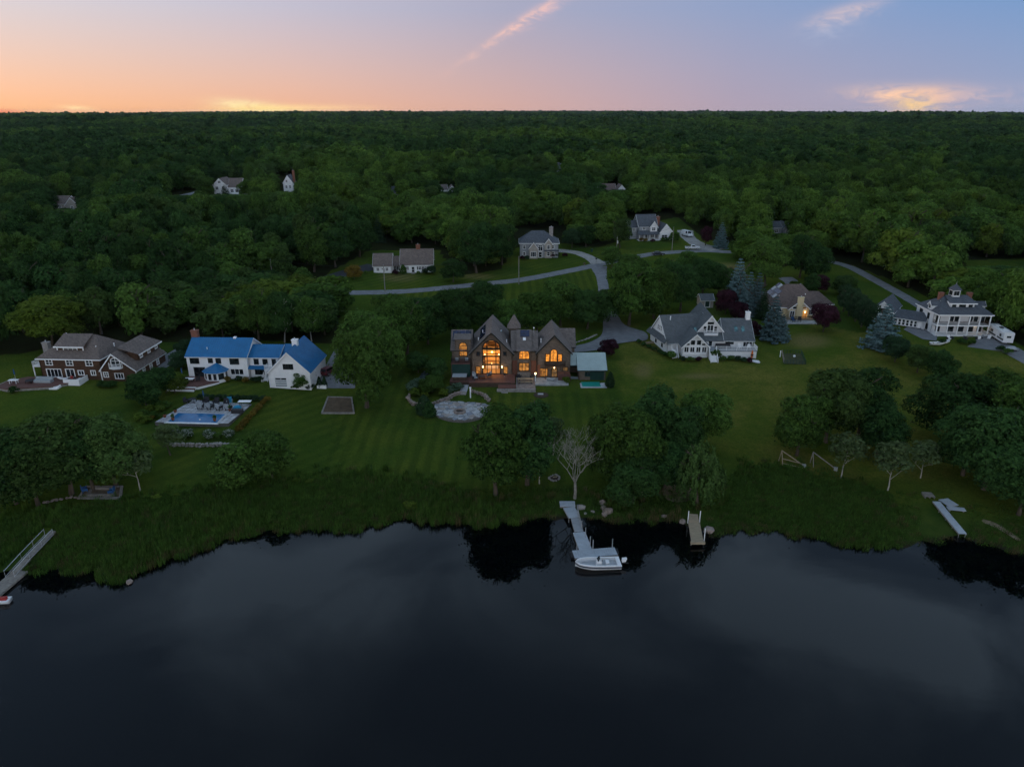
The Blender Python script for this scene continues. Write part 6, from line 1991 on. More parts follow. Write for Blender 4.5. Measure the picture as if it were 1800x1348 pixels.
def clip_half(poly, mid, nrm):
    out = []
    for i in range(len(poly)):
        a, c = poly[i], poly[(i + 1) % len(poly)]
        da = (a[0] - mid[0]) * nrm[0] + (a[1] - mid[1]) * nrm[1]
        dc = (c[0] - mid[0]) * nrm[0] + (c[1] - mid[1]) * nrm[1]
        if da <= 0:
            out.append(a)
        if (da < 0) != (dc < 0) and da != dc:
            t = da / (da - dc)
            out.append((a[0] + (c[0] - a[0]) * t, a[1] + (c[1] - a[1]) * t))
    return out


def cells(seeds, inside, near=2.6, gap=.05):
    res = []
    for s_ in seeds:
        if not inside(s_):
            continue
        cell = [(s_[0] - 1.5, s_[1] - 1.5), (s_[0] + 1.5, s_[1] - 1.5), (s_[0] + 1.5, s_[1] + 1.5), (s_[0] - 1.5, s_[1] + 1.5)]
        for t_ in seeds:
            d = math.dist(s_, t_)
            if 0 < d < near:
                n_ = ((t_[0] - s_[0]) / d, (t_[1] - s_[1]) / d)
                m_ = (s_[0] + n_[0] * (d / 2 - gap), s_[1] + n_[1] * (d / 2 - gap))
                cell = clip_half(cell, m_, n_)
                if len(cell) < 3:
                    break
        if len(cell) >= 3:
            res.append((s_, cell))
    return res


shrunk = [(sum(q[0] for q in pw) / len(pw) + (x - sum(q[0] for q in pw) / len(pw)) * .95, sum(q[1] for q in pw) / len(pw) + (y - sum(q[1] for q in pw) / len(pw)) * .93) for x, y in pw]
flag_m = [M['flag'], pm('flag_warm', (0.34, 0.30, 0.27), .8, .3, 1.0, .2), pm('flag_pale', (0.42, 0.43, 0.44), .8, .2, 1.0, .2), pm('flag_slate', (0.21, 0.23, 0.26), .8, .3, 1.0, .2)]
for s_, cell in cells(seeds, lambda q: in_poly(q[0], q[1], shrunk)):
    tz = zp + .03 + rp_.uniform(0, .03)
    MB().prism(cell, zp - .1, tz).build('flagstone', rp_.choice(flag_m), patio)

# fire pit
fp = hit(808, 727)
FP = empty('fire_pit', (fp.x, fp.y, zp), 0, 'round stone fire pit in the middle of the flagstone patio', 'fire pit')
for i in range(14):
    a0 = 2 * PI * i / 14
    a1 = 2 * PI * (i + .93) / 14
    q = [(1.25 * math.cos(a0), 1.25 * math.sin(a0)), (1.25 * math.cos(a1), 1.25 * math.sin(a1)), (.8 * math.cos(a1), .8 * math.sin(a1)), (.8 * math.cos(a0), .8 * math.sin(a0))]
    MB().prism(q, -.05, .42 + rp_.uniform(-.03, .03)).build('stone', M['stone_warm'], FP)
MB().lathe([(.79, -.05), (.79, .12)], 14).build('ash_bed', M['black'], FP)


def rock_mesh(seed):
    r_ = np.random.RandomState(seed)
    bm = bmesh.new()
    bmesh.ops.create_icosphere(bm, subdivisions=1, radius=.5)
    for v in bm.verts:
        v.co *= r_.uniform(.75, 1.2)
        v.co.z *= .72
    me = bpy.data.meshes.new('stone')
    bm.to_mesh(me); bm.free()
    return me


ROCKS = [rock_mesh(i) for i in range(5)]
for me in ROCKS:
    me.materials.append(M['stone_warm'])


def stone_wall(name, px, label, size=.6, rows=2, jitter=.12, mat=None, parent=None, world_pts=None):
    cl_ = catmull(world_pts or W(px), size * .85)
    c0 = cl_[0]
    e = empty(name, (c0.x, c0.y, float(h(c0.x, c0.y))), 0, label, 'stone wall')
    for k, q in enumerate(cl_):
        for r_ in range(rows):
            o = new_obj('stone', ROCKS[rp_.randrange(5)], e)
            s = size * rp_.uniform(.85, 1.3)
            o.scale = (s * 1.25, s, s * .9)
            o.rotation_euler = (rp_.uniform(-.2, .2), rp_.uniform(-.2, .2), rp_.uniform(0, 6.28))
            o.location = (q.x - c0.x + rp_.uniform(-jitter, jitter), q.y - c0.y + rp_.uniform(-jitter, jitter), float(h(q.x, q.y)) - e.location.z + size * (.2 + .58 * r_))
            if mat:
                o.material_slots[0].link = 'OBJECT'; o.material_slots[0].material = M[mat]
    return e


stone_wall('stone_wall', [(721, 696), (718, 703), (727, 712), (742, 713)], 'dry stone edging around the left of the shrub bed', .75, 2)
stone_wall('stone_wall', [(761, 712), (774, 707), (788, 702), (796, 697), (808, 693)], 'curved stone retaining wall behind the patio, left of the steps', .7, 2)
stone_wall('stone_wall', [(829, 690), (840, 693), (852, 698), (860, 706)], 'curved stone retaining wall behind the patio, right of the steps', .75, 2)
stone_wall('stone_wall', [(302, 784), (330, 784), (370, 785), (414, 785)], 'low grey stone wall below the swimming pool garden', .7, 2, mat='stone')
stone_wall('stone_wall', [(1008, 604), (1030, 597), (1048, 589)], 'tumbled stone row on the bank above the driveway bend', .6, 1, mat='stone')

# garden path and steps
g0, g1 = hit(819, 674), hit(813, 694)
GP = empty('garden_path', (g1.x, g1.y, g1.z), 0, 'narrow paved path with stone steps from deck to flagstone patio', 'path')
dv = (g0 - g1)
n_ = Vector((-dv.y, dv.x, 0)).normalized() * .75
for i in range(11):
    a = g1 + dv * (i / 11); c = g1 + dv * ((i + .94) / 11)
    za = float(h((a.x + c.x) / 2, (a.y + c.y) / 2)) + .12 - g1.z
    MB().hexa([(a + n_ - g1).to_2d().to_3d() + Vector((0, 0, za - .4)), (a - n_ - g1).to_2d().to_3d() + Vector((0, 0, za - .4)), (c - n_ - g1).to_2d().to_3d() + Vector((0, 0, za - .4)), (c + n_ - g1).to_2d().to_3d() + Vector((0, 0, za - .4))],
              [(a + n_ - g1).to_2d().to_3d() + Vector((0, 0, za)), (a - n_ - g1).to_2d().to_3d() + Vector((0, 0, za)), (c - n_ - g1).to_2d().to_3d() + Vector((0, 0, za)), (c + n_ - g1).to_2d().to_3d() + Vector((0, 0, za))]).build('step' if i < 3 else 'paving_slab', M['stone'] if i < 3 else M['paver'], GP)
def simple(name, label, cat, px, parts, rz=0, group=None, at=None, dz=0):
    """parts: list of (part name, material, MB)"""
    p0 = at if at is not None else hit(*px)
    e = empty(name, (p0[0], p0[1], p0[2] + dz), rz, label, cat, group)
    for nm, mt, mb in parts:
        mb.build(nm, M[mt] if isinstance(mt, str) else mt, e)
    return e


simple('lantern_post', 'white wooden lantern post beside the patio steps', 'post', (827, 699), [('post', 'white_smooth', MB().box(-.12, .12, -.12, .12, -.4, 2.2)), ('cap', 'white_smooth', MB().box(-.2, .2, -.2, .2, 2.202, 2.4))])
lp = simple('lamp_post', 'white lamp post with a glowing warm globe on the paved terrace', 'lamp', (941, 672), [('post', 'white_smooth', MB().box(-.09, .09, -.09, .09, -.3, 1.9)), ('globe', 'lamp_warm', MB().lathe([(.05, 0), (.16, .1), (.18, .22), (.1, .36)], 10, (0, 0, 1.9)))])
ld = bpy.data.lights.new('lamp_light', 'POINT'); ld.energy = 25; ld.color = (1, .62, .28); ld.shadow_soft_size = .2
lo_ = new_obj('lamp_light', ld, lp); lo_.location = (0, 0, 2.6)
simple('manhole_cover', 'pale square cover stone on the lawn below the deck', 'cover', (887, 690), [('slab', 'stone', MB().box(-.7, .7, -.35, .35, -.2, .1))])
simple('flower_bed', 'small dark mulched bed with a pale stone on the lawn', 'flower bed', (951, 694), [('mulch', 'mulch', MB().lathe([(1.7, -.2), (1.6, .08), (1.0, .12)], 16)), ('stone', 'paver', MB().box(-.7, .5, -.3, .3, .05, .28))])


# ---------------------------------------------------------------- furniture kit
def chair_parts(c1, c2):
    return [('seat', c1, MB().box(-.32, .32, -.32, .32, .34, .46)), ('backrest', c1, MB().box(-.32, .32, .26, .38, .462, 1.0)),
            ('armrest', c2, MB().box(-.4, -.33, -.32, .34, .34, .66)), ('armrest', c2, MB().box(.33, .4, -.32, .34, .34, .66))] + \
           [('leg', c2, MB().box(x - .04, x + .04, y - .04, y + .04, -.05, .339)) for x in (-.28, .28) for y in (-.28, .28)]


def chair(px, rz, label, c1='fabric_grey', c2='fabric_dark', group=None, dz=0.0, at=None, cat='chair', s=1.0):
    e = simple('armchair', label, cat, px, chair_parts(c1, c2), rz, group, at, dz)
    e.scale = (s, s, s)
    return e


def lounger(px, rz, label, c1, c2='fabric_dark', group=None, dz=0.0):
    return simple('sun_lounger', label, 'sun lounger', px, [('seat', c1, MB().box(-.34, .34, -1.0, .35, .3, .42)), ('backrest', c1, MB().hexa([(-.34, .35, .3), (.34, .35, .3), (.34, 1.0, .75), (-.34, 1.0, .75)], [(-.34, .33, .42), (.34, .33, .42), (.34, .95, .87), (-.34, .95, .87)]))] +
                  [('leg', c2, MB().box(x - .04, x + .04, y - .04, y + .04, -.05, .299)) for x in (-.28, .28) for y in (-.9, .3)], rz, group, None, dz)


def table(px, label, w, d, hgt, top, leg, rz=0, dz=0.0, at=None, round_=False):
    mbt = MB().lathe([(w / 2, hgt - .06), (w / 2, hgt)], 16) if round_ else MB().box(-w / 2, w / 2, -d / 2, d / 2, hgt - .07, hgt)
    return simple('table', label, 'table', px, [('tabletop', top, mbt)] + [('leg', leg, MB().box(x - .05, x + .05, y - .05, y + .05, -.05, hgt - .072)) for x in (-w * .36, w * .36) for y in (-d * .33, d * .33)], rz, None, at, dz)


def umbrella(px, label, mat, hgt=2.6, r=1.4, dz=0.0, closed=False, at=None):
    prof = [(.03, hgt), (.10, hgt - .2), (.16, hgt - .9), (.12, hgt - 1.3)] if closed else [(.03, hgt), (r * .5, hgt - .25), (r, hgt - .55), (r * .98, hgt - .6)]
    return simple('patio_umbrella', label, 'umbrella', px, [('pole', 'metal', MB().tube((0, 0, 0), (0, 0, hgt), .03, .03, 6)), ('canopy', mat, MB().lathe(prof[::-1], 8)), ('base', 'black', MB().lathe([(.3, 0), (.28, .08), (.05, .12)], 10))], 0, None, at, dz)


def local(root, x, y, z):
    return root.matrix_basis @ Vector((x, y, z))


bpy.context.view_layer.update()
# lit house deck
chair(None, .6, 'grey cushioned deck chair, nearest the corner of the deck of the lit house', at=local(H3, 5.4, -3.6, .9), s=1.35)
chair(None, 2.4, 'grey cushioned deck chair behind the low deck table', at=local(H3, 5.3, -1.9, .9), s=1.35)
chair(None, -1.2, 'grey cushioned deck chair right of the low deck table', at=local(H3, 8.4, -2.0, .9), s=1.35)
table(None, 'low round table among the deck chairs of the lit house', 1.6, 1.6, .5, 'fabric_dark', 'black', at=local(H3, 6.9, -2.6, .9), round_=True)
simple('kettle_grill', 'small black kettle grill on the right of the deck', 'grill', None, [('bowl', 'black', MB().lathe([(.1, .5), (.32, .65), (.36, .8), (.3, .98), (.06, 1.08)], 12))] + [('leg', 'metal', MB().tube((.3 * math.cos(a), .3 * math.sin(a), 0), (.16 * math.cos(a), .16 * math.sin(a), .62), .02, .02, 5)) for a in (0, 2.1, 4.2)], at=local(H3, 12.0, -2.2, .9))
simple('hot_tub', 'square hot tub with pale grey cover on the left deck', 'hot tub', None, [('cabinet', 'wood_dark', MB().box(-1.5, 1.5, -1.0, 1.0, 0, .85)), ('cover', 'fabric_grey', MB().box(-1.6, 1.6, -1.1, -.01, .852, 1.0).box(-1.6, 1.6, .01, 1.1, .852, 1.0))], at=local(H3, 1.9, -2.75, .7))
tb = table(None, 'long pale wooden dining table with benches on the stone terrace', 3.6, 1.0, .85, 'wood_tan', 'wood_dark', at=local(H3, 16.6, -3.2, .16))
for s_ in (-1, 1):
    simple('bench', 'wooden bench %s the long dining table' % ('in front of' if s_ < 0 else 'behind'), 'bench', None, [('seat', 'wood_tan', MB().box(-1.6, 1.6, -.2, .2, .42, .5)), ('leg', 'wood_dark', MB().box(-1.4, -1.25, -.15, .15, 0, .419)), ('leg', 'wood_dark', MB().box(1.25, 1.4, -.15, .15, 0, .419))], at=local(H3, 16.6, -3.2 + s_ * .95, .16))
chair(None, 2.8, 'dark wicker chair left of the dining table by the brick wall', 'fabric_dark', at=local(H3, 14.6 + .6, -.9, .16), s=1.2)
chair(None, 3.5, 'dark wicker chair right of the dining table by the planter', 'fabric_dark', at=local(H3, 18.2, -.9, .16), s=1.2)
simple('ottoman', 'pale cushioned ottoman on the paved terrace under the balcony', 'ottoman', None, [('cushion', 'fabric_grey', MB().box(-.9, .9, -.45, .45, .12, .5)), ('base', 'wood_dark', MB().box(-.8, .8, -.38, .38, 0, .118))], at=local(H3, 22.3, -1.9, .12))
chair(None, 3.1, 'grey chair on the upper balcony, left of the arched door', at=local(H3, 1.3, -.6, 4.05), s=1.1)
chair(None, 3.3, 'grey chair on the upper balcony, right of the arched door', at=local(H3, 3.4, -.6, 4.05), s=1.1)
# spa pool
sp0, sp1 = hit(1021, 682), hit(1067, 682)
SP = empty('spa_pool', (sp0.x, sp0.y, sp0.z), 0, 'small green covered plunge pool with pale coping before the pool house', 'pool')
wS = sp1.x - sp0.x
MB().box(0, wS, 0, 4.0, -.8, .16).build('coping', M['paver'], SP)
MB().box(.35, wS - 1.3, .5, 3.4, .1, .2).build('cover', pm('green_pool_cover', (0.010, 0.24, 0.19), .45, .12, .8), SP)

# ---------------------------------------------------------------- swimming pool garden
pd = [hit(*q) for q in ((273, 748), (402, 750), (443, 711), (340, 703))]
zpd = max(q.z for q in pd) + .05
deck_o = MB().prism([(q.x, q.y) for q in pd], min(q.z for q in pd) - .8, zpd).build('pool_terrace', M['joint'])
tag(deck_o, kind='structure')


def bil(P4, a, c):
    return P4[0] * (1 - a) * (1 - c) + P4[1] * a * (1 - c) + P4[2] * a * c + P4[3] * (1 - a) * c


pq = [plane_hit(u, v, zpd) for u, v in ((294, 742), (381, 744), (397, 728), (313, 726))]
pq = [Vector((q[0], q[1], 0)) for q in pq]
pool_in = [(q.x, q.y) for q in pq]
pave_m = [M['paver'], pm('paver_warm', (0.37, 0.37, 0.38), .75, .2, 1.2, .2), pm('paver_light', (0.48, 0.49, 0.51), .75, .15, 1.2, .2)]
na, nc = 15, 8
for i in range(na):
    for j in range(nc):
        off = .5 / na if j % 2 else 0
        a0, a1 = max(0, i / na + off - (.5 / na if j % 2 else 0) * 1.0 + (0.0)), (i + 1) / na
        c0, c1 = j / nc, (j + 1) / nc
        q = [bil(pd, a0 + .004, c0 + .007), bil(pd, a1 - .004, c0 + .007), bil(pd, a1 - .004, c1 - .007), bil(pd, a0 + .004, c1 - .007)]
        mid_ = sum((v for v in q), Vector()) / 4
        cxp = sum(v[0] for v in pool_in) / 4; cyp = sum(v[1] for v in pool_in) / 4
        big = [(cxp + (v[0] - cxp) * 1.04, cyp + (v[1] - cyp) * 1.06) for v in pool_in]
        if in_poly(mid_.x, mid_.y, big):
            continue
        MB().prism([(v.x, v.y) for v in q], zpd - .05, zpd + .02 + rp_.uniform(0, .008)).build('paving_slab', rp_.choice(pave_m), deck_o)
POOL = empty('swimming_pool', (pq[0].x, pq[0].y, zpd), 0, 'rectangular blue swimming pool in the paved terrace', 'pool')
o0 = pq[0]
rim = [(v.x - o0.x, v.y - o0.y) for v in pq]
cxr = sum(v[0] for v in rim) / 4; cyr = sum(v[1] for v in rim) / 4
wm, wb, wp_ = newmat('blue_pool_water')
wp_.inputs['Base Color'].default_value = (0.012, 0.10, 0.24, 1)
wp_.inputs['Roughness'].default_value = .12
wp_.inputs['Specular IOR Level'].default_value = .2
tcw = wb.n('ShaderNodeTexCoord')
wb.put(wp_.inputs['Base Color'], wb.mix(wb.mr(wb.noise(tcw.outputs['Object'], .6, 3.0), .35, .65), (0.010, 0.105, 0.26), (0.02, 0.16, 0.36)))
MB().prism(rim, -.3, .045).build('water', wm, POOL)
for i in range(4):
    a, c = Vector(rim[i]), Vector(rim[(i + 1) % 4])
    ctr = Vector((cxr, cyr))
    ed = (c - a).normalized(); n2 = Vector((ed.y, -ed.x))
    q = [a - ed * .45 + n2 * .45, c + ed * .45 + n2 * .45, c - n2 * .02, a - n2 * .02]
    MB().prism([(v.x, v.y) for v in q], -.04, .085 + i * .003).build('coping', M['white_smooth' if i == 0 else 'paver'], POOL)
simple('robot_hose', 'small white float on the blue pool water', 'float', None, [('float', 'white_smooth', MB().lathe([(.05, 0), (.2, .06), (.05, .16)], 8))], at=(bil(pq, .6, .3).x, bil(pq, .6, .3).y, zpd + .05))


def onpd(a, c):
    q = bil(pd, a, c)
    return (q.x, q.y, zpd + .025)


for i in range(4):
    chair(None, rp_.uniform(2.6, 3.6), 'dark woven lounge chair, %s from the left in the front row of the pool terrace' % ordn[i], 'fabric_grey', 'fabric_dark', 'lounge chairs by the pool', at=onpd(.34 + i * .145, .62 + .01 * (i % 2)), s=1.5)
for i in range(3):
    chair(None, rp_.uniform(-.4, .4), 'dark woven lounge chair, %s from the left in the rear row of the pool terrace' % ordn[i], 'fabric_dark', 'fabric_dark', 'lounge chairs by the pool', at=onpd(.30 + i * .17, .86), s=1.4)
table(None, 'low dark fire table between the lounge chairs by the pool', 2.0, 1.0, .5, 'fabric_dark', 'black', at=onpd(.48, .75))
chair(None, .3, 'teal cushioned sofa chair at the back of the pool terrace', 'fabric_teal', 'fabric_grey', at=onpd(.66, .93), s=1.4)
table(None, 'white bar table at the right back corner of the pool terrace', 2.6, 1.1, .95, 'white_smooth', 'fabric_dark', at=onpd(.92, .92))
simple('beach_towel_heap', 'bright blue cushion heap near the right edge of the pool terrace', 'cushions', None, [('cushion', 'fabric_teal', MB().box(-.7, .7, -.45, .45, 0, .5)), ('pillow', 'fabric_teal', MB().hexa([(-.5, -.3, .502), (.5, -.3, .502), (.6, .3, .502), (-.4, .3, .502)], [(-.3, -.2, .75), (.3, -.2, .75), (.4, .2, .75), (-.3, .2, .75)]))], at=onpd(.87, .72))
simple('storage_bench', 'dark storage bench at the right edge of the pool terrace', 'bench', None, [('chest', 'fabric_dark', MB().box(-1.1, 1.1, -.4, .4, 0, .7)), ('lid', 'black', MB().box(-1.15, 1.15, -.45, .45, .702, .78))], at=onpd(.95, .52))
table(None, 'dark table at the left back corner of the pool terrace', 1.6, 1.6, .8, 'fabric_dark', 'black', at=onpd(.06, .88), round_=True)
chair(None, 1.4, 'dark chair at the left back corner of the pool terrace', 'fabric_dark', at=onpd(.0, .82), s=1.3)
umbrella(None, 'closed dark umbrella beside the pool lounge chairs', 'fabric_blue', closed=True, at=onpd(.22, .95))
for i, (a, c) in enumerate(((.06, .42), (.80, .60), (.78, .10), (.20, .10), (.03, .2))):
    e = simple('flower_pot', 'potted plant, %s around the swimming pool' % ordn[i], 'pot', None, [('pot', 'terracotta', MB().lathe([(.22, 0), (.34, .5), (.3, .5)], 10))], group='potted plants around the pool', at=onpd(a, c))
    f_ = new_obj('plant', PRO['bush'][i % 3], e)
    f_.scale = (.32, .32, .4); f_.location = (0, 0, .4)
    f_.material_slots[0].link = 'OBJECT'; f_.material_slots[0].material = LM['mid']
# deck furniture, blue-roofed and brown houses
table(None, 'white glass-topped table on the blue-roofed house deck', 2.0, 1.2, .75, 'white_smooth', 'black', at=local(H2, 1.6, -3.4, .45))
umbrella(None, 'closed blue umbrella on the blue-roofed house deck', 'fabric_blue', closed=True, at=local(H2, -.8, -1.6, .45))
for i, (x, y, a) in enumerate(((.2, -2.6, 1.2), (3.2, -2.7, 4.9), (1.5, -4.7, 0))):
    chair(None, a, 'dark deck chair, %s around the white table of the blue-roofed house' % ordn[i], 'fabric_dark', at=local(H2, x, y, .45), s=1.15)
lounger((331, 672), .9, 'white lounger stacked at the left of the blue-roofed house', 'white_smooth', 'white_smooth')
table(None, 'white table under the blue umbrella on the brown house deck', 2.0, 1.0, .8, 'white_smooth', 'white_smooth', at=local(H1, -3.6, -4.2, .5))
umbrella(None, 'folded blue umbrella on the brown house deck', 'fabric_blue', closed=True, at=local(H1, -3.8, -3.2, .5), hgt=3.0)
table(None, 'round dark table on the brown house deck', 1.8, 1.8, .6, 'fabric_dark', 'black', at=local(H1, -.3, -3.6, .5), round_=True)
simple('covered_sofa', 'pale covered sofa set on the brown house deck', 'sofa', None, [('seat', 'fabric_grey', MB().box(-1.9, 1.9, -.7, .5, 0, .6)), ('backrest', 'fabric_grey', MB().box(-1.9, 1.9, .2, .7, .602, 1.0))], H1.rotation_euler.z, at=local(H1, 2.4, -3.0, .5))
lounger(None if False else (112, 672), 1.8, 'white lounger on the brown house deck by the glass doors', 'white_smooth', dz=.55)
chair(None, 3.0, 'red deck chair behind the white bench of the brown house', 'red', at=local(H1, 8.0, -1.4, .5))
# white deck of the grey-roofed house
simple('patio_sofa', 'dark sofa along the wall of the white-railed deck', 'sofa', None, [('seat', 'fabric_dark', MB().box(-1.8, 1.8, -.4, .4, .1, .5)), ('backrest', 'fabric_dark', MB().box(-1.8, 1.8, .402, .6, .1, .95))], at=local(H4, 13.4, -.8, 1.95))
chair(None, .3, 'white chair on the white-railed deck', 'white_smooth', 'white_smooth', at=local(H4, 17.2, -1.2, 1.95), s=1.1)
chair(None, -.3, 'white chair nearest the end of the white-railed deck', 'white_smooth', 'white_smooth', at=local(H4, 19.4, -1.4, 1.95), s=1.1)
simple('kayak', 'orange kayak standing against the right end of the white deck', 'kayak', (1321, 631), [('hull', 'orange', MB().lathe([(.02, -1.2), (.2, -.8), (.3, 0), (.2, .8), (.02, 1.2)], 10)), ('seat', 'black', MB().lathe([(.1, -.3), (.32, -.1), (.32, .1), (.1, .3)], 8, (0, -.04, 0)))], dz=1.1)
simple('dinghy', 'upturned white dinghy on the grass beside the white deck', 'dinghy', (1326, 636), [('hull', 'gel', MB().hexa([(-1.3, -.6, -.05), (1.3, -.5, -.05), (1.3, .5, -.05), (-1.3, .6, -.05)], [(-1.0, -.35, .4), (1.0, -.25, .4), (1.0, .25, .4), (-1.0, .35, .4)])), ('gunwale', 'black', MB().box(-1.35, 1.35, -.66, -.6, -.03, .06))], -.5)
# terraces by the tan and porch houses
for i, (x, y, a, m_) in enumerate(((1.5, -4.6, .5, 'red'), (4.2, -5.0, .2, 'fabric_blue'), (6.0, -4.8, -.4, 'fabric_dark'))):
    chair(None, a, '%s chair on the cream house terrace' % ('red', 'blue', 'dark')[i], m_, at=local(H5, x, y, .06), s=1.3)
for i, (x, y, m_) in enumerate(((2.2, -2.6, 'white_smooth'), (3.2, -2.0, 'fabric_grey'), (6.3, -2.6, 'fabric_dark'), (9.6, -2.4, 'white_smooth'), (10.8, -1.6, 'fabric_grey'), (12.6, -2.0, 'white_smooth'))):
    chair(None, i * 1.1, '%s chair, %s from the left on the porch house terrace' % ({'white_smooth': 'white', 'fabric_grey': 'grey', 'fabric_dark': 'dark'}[m_], ordn[i]), m_, at=local(H6, x, y, -.28), s=1.25)


# ---------------------------------------------------------------- docks
def dock_section(root, a, c, wdt, z0, z1, mat, posts=True, plank=.35):
    """deck from a to c (local xy) with separate boards joined as one deck, plus side beams"""
    a = Vector(a); c = Vector(c)
    d = c - a
    L = d.length
    d.normalize()
    n = Vector((-d.y, d.x)) * wdt / 2
    mb = MB()
    k = max(2, int(L / plank))
    for i in range(k):
        t0, t1 = i / k, (i + .95) / k
        p_, q_ = a + d * L * t0, a + d * L * t1
        za, zb = z0 + (z1 - z0) * t0, z0 + (z1 - z0) * t1
        lo = [(p_.x - n.x, p_.y - n.y, za - .07), (q_.x - n.x, q_.y - n.y, zb - .07), (q_.x + n.x, q_.y + n.y, zb - .07), (p_.x + n.x, p_.y + n.y, za - .07)]
        mb.hexa(lo, [(x, y, z + .07) for x, y, z in lo])
    mb.build('deck_boards', M[mat], root)
    fb = MB()
    for s_ in (-.96, .96):
        p_, q_ = a + n * s_, c + n * s_
        fb.hexa([(p_.x - .04, p_.y - .04, z0 - .3), (p_.x + .04, p_.y + .04, z0 - .3), (q_.x + .04, q_.y + .04, z1 - .3), (q_.x - .04, q_.y - .04, z1 - .3)],
                [(p_.x - .04, p_.y - .04, z0 - .072), (p_.x + .04, p_.y + .04, z0 - .072), (q_.x + .04, q_.y + .04, z1 - .072), (q_.x - .04, q_.y - .04, z1 - .072)])
    fb.build('stringer', M['wood_grey'], root)


def pw_(u, v, z, o):
    q = plane_hit(u, v, z)
    return (q[0] - o[0], q[1] - o[1])


d0 = plane_hit(1000, 890, .8)
zoff = 0.0
DK = empty('dock', (d0[0], d0[1], 0), 0, 'grey L-shaped floating dock with a moored white motorboat', 'dock')
L_ = lambda u, v, z=.7: pw_(u, v, z, d0)
dock_section(DK, L_(984, 885, 1.0), L_(1011, 885, 1.0), 1.6, 1.0, 1.0, 'dock')
dock_section(DK, L_(1000, 891, 1.0), L_(1010, 909, .9), 1.85, .985, .9, 'dock')
dock_section(DK, L_(1011, 909.5, .85), L_(1018, 934, .5), 1.35, .82, .5, 'deck_grey')
dock_section(DK, L_(1018, 935, .5), L_(1030, 967, .45), 1.9, .5, .45, 'dock')
dock_section(DK, L_(1008, 974, .45), L_(1083, 968, .45), 1.9, .46, .46, 'dock')
fl = MB()
for (u, v) in ((1014, 976), (1045, 973), (1076, 970)):
    q = L_(u, v, .2)
    fl.box(q[0] - .9, q[0] + .9, q[1] - .7, q[1] + .7, -.15, .38)
fl.build('float', M['black'], DK)
for (u, v, z1) in ((1016, 911, 2.0), (1022, 931, 2.0), (1029, 945, 2.2), (1037, 961, 2.2), (1042, 967, 2.2), (1076, 965, 2.2), (1014, 968, 1.6), (1000, 914, 1.0)):
    q = L_(u, v, .4)
    MB().tube((q[0], q[1], -2), (q[0], q[1], z1), .07, .07, 7).build('piling', M['metal'], DK)
railing(DK, [L_(1014.5, 897, 1.0) + (.98,), L_(1018, 912, .9) + (.86,), L_(1022.5, 931, .55) + (.55,)], 0, .8, 'metal', .05, 5)

d1 = plane_hit(1217, 918, .8)
WD = empty('dock', (d1[0], d1[1], 0), 0, 'short tan wooden dock with two hand posts right of the moored boat', 'dock')
L1 = lambda u, v, z=.7: pw_(u, v, z, d1)
dock_section(WD, L1(1218, 903, 1.0), L1(1220, 917, .85), 1.5, 1.0, .86, 'wood_tan')
dock_section(WD, L1(1220, 917.4, .8), L1(1226, 951, .7), 1.75, .8, .7, 'wood_tan')
MB().box(L1(1214, 952)[0], L1(1239, 952)[0], L1(1226, 953)[1] - .15, L1(1226, 951)[1] - .02, .42, .78).build('end_beam', M['wood_tan'], WD)
for (u, v, z1) in ((1209, 917, 2.3), (1229.5, 917, 2.3), (1238, 946, 2.1), (1215, 954, .7), (1236, 953, .7)):
    q = L1(u, v, .4)
    MB().tube((q[0], q[1], -2), (q[0], q[1], z1), .07, .07, 7).build('piling', M['white_smooth'] if z1 > 1 else M['wood_grey'], WD)

d2 = plane_hit(1665, 910, 1.0)
RW = empty('dock', (d2[0], d2[1], 0), 0, 'long pale metal walkway on the right shore reaching the water', 'dock')
L2 = lambda u, v, z=1.0: pw_(u, v, z, d2)
a_, c_ = L2(1646, 881, 1.3), L2(1693, 938, .75)
for i in range(4):
    p_ = Vector(a_).lerp(Vector(c_), i / 4); q_ = Vector(a_).lerp(Vector(c_), (i + .985) / 4)
    dock_section(RW, p_, q_, 1.15, 1.3 - .55 * i / 4, 1.3 - .55 * (i + 1) / 4, 'dock', plank=.5)
for t in (.25, .5, .75, .98):
    q = Vector(a_).lerp(Vector(c_), t)
    zz = 1.3 - .55 * t
    for s_ in (-.5, .5):
        MB().tube((q.x + s_, q.y, -1.5), (q.x + s_, q.y, zz - .1), .05, .05, 6).build('leg', M['metal'], RW)
p0 = hit(1669, 886)
simple('loose_platform', 'loose pale dock panel lying on the grass beside the metal walkway, upper one', 'platform', (1669, 886), [('boards', 'dock', MB().box(-1.2, .6, -1.1, 1.1, .3, .42)), ('bearer', 'wood_grey', MB().box(-1.1, .5, -.9, -.7, -.3, .298).box(-1.1, .5, .7, .9, -.3, .298))], .25)
simple('loose_platform', 'loose pale dock panel lying on the grass beside the metal walkway, lower one', 'platform', (1680, 897), [('boards', 'dock', MB().box(-1.3, 1.3, -.5, .5, .25, .37)), ('bearer', 'wood_grey', MB().box(-1.1, -.9, -.4, .4, -.3, .248).box(.9, 1.1, -.4, .4, -.3, .248))], -.2)
simple('pallet', 'square grey slatted platform on the grass at the head of the walkway', 'pallet', (1631, 872), [('slat', 'wood_grey', MB().box(-.8, .8, -.75 + i * .32, -.5 + i * .32, .3, .36)) for i in range(5)] + [('bearer', 'wood_grey', MB().box(x - .06, x + .06, -.75, .8, -.2, .298)) for x in (-.7, 0, .7)], -.1)

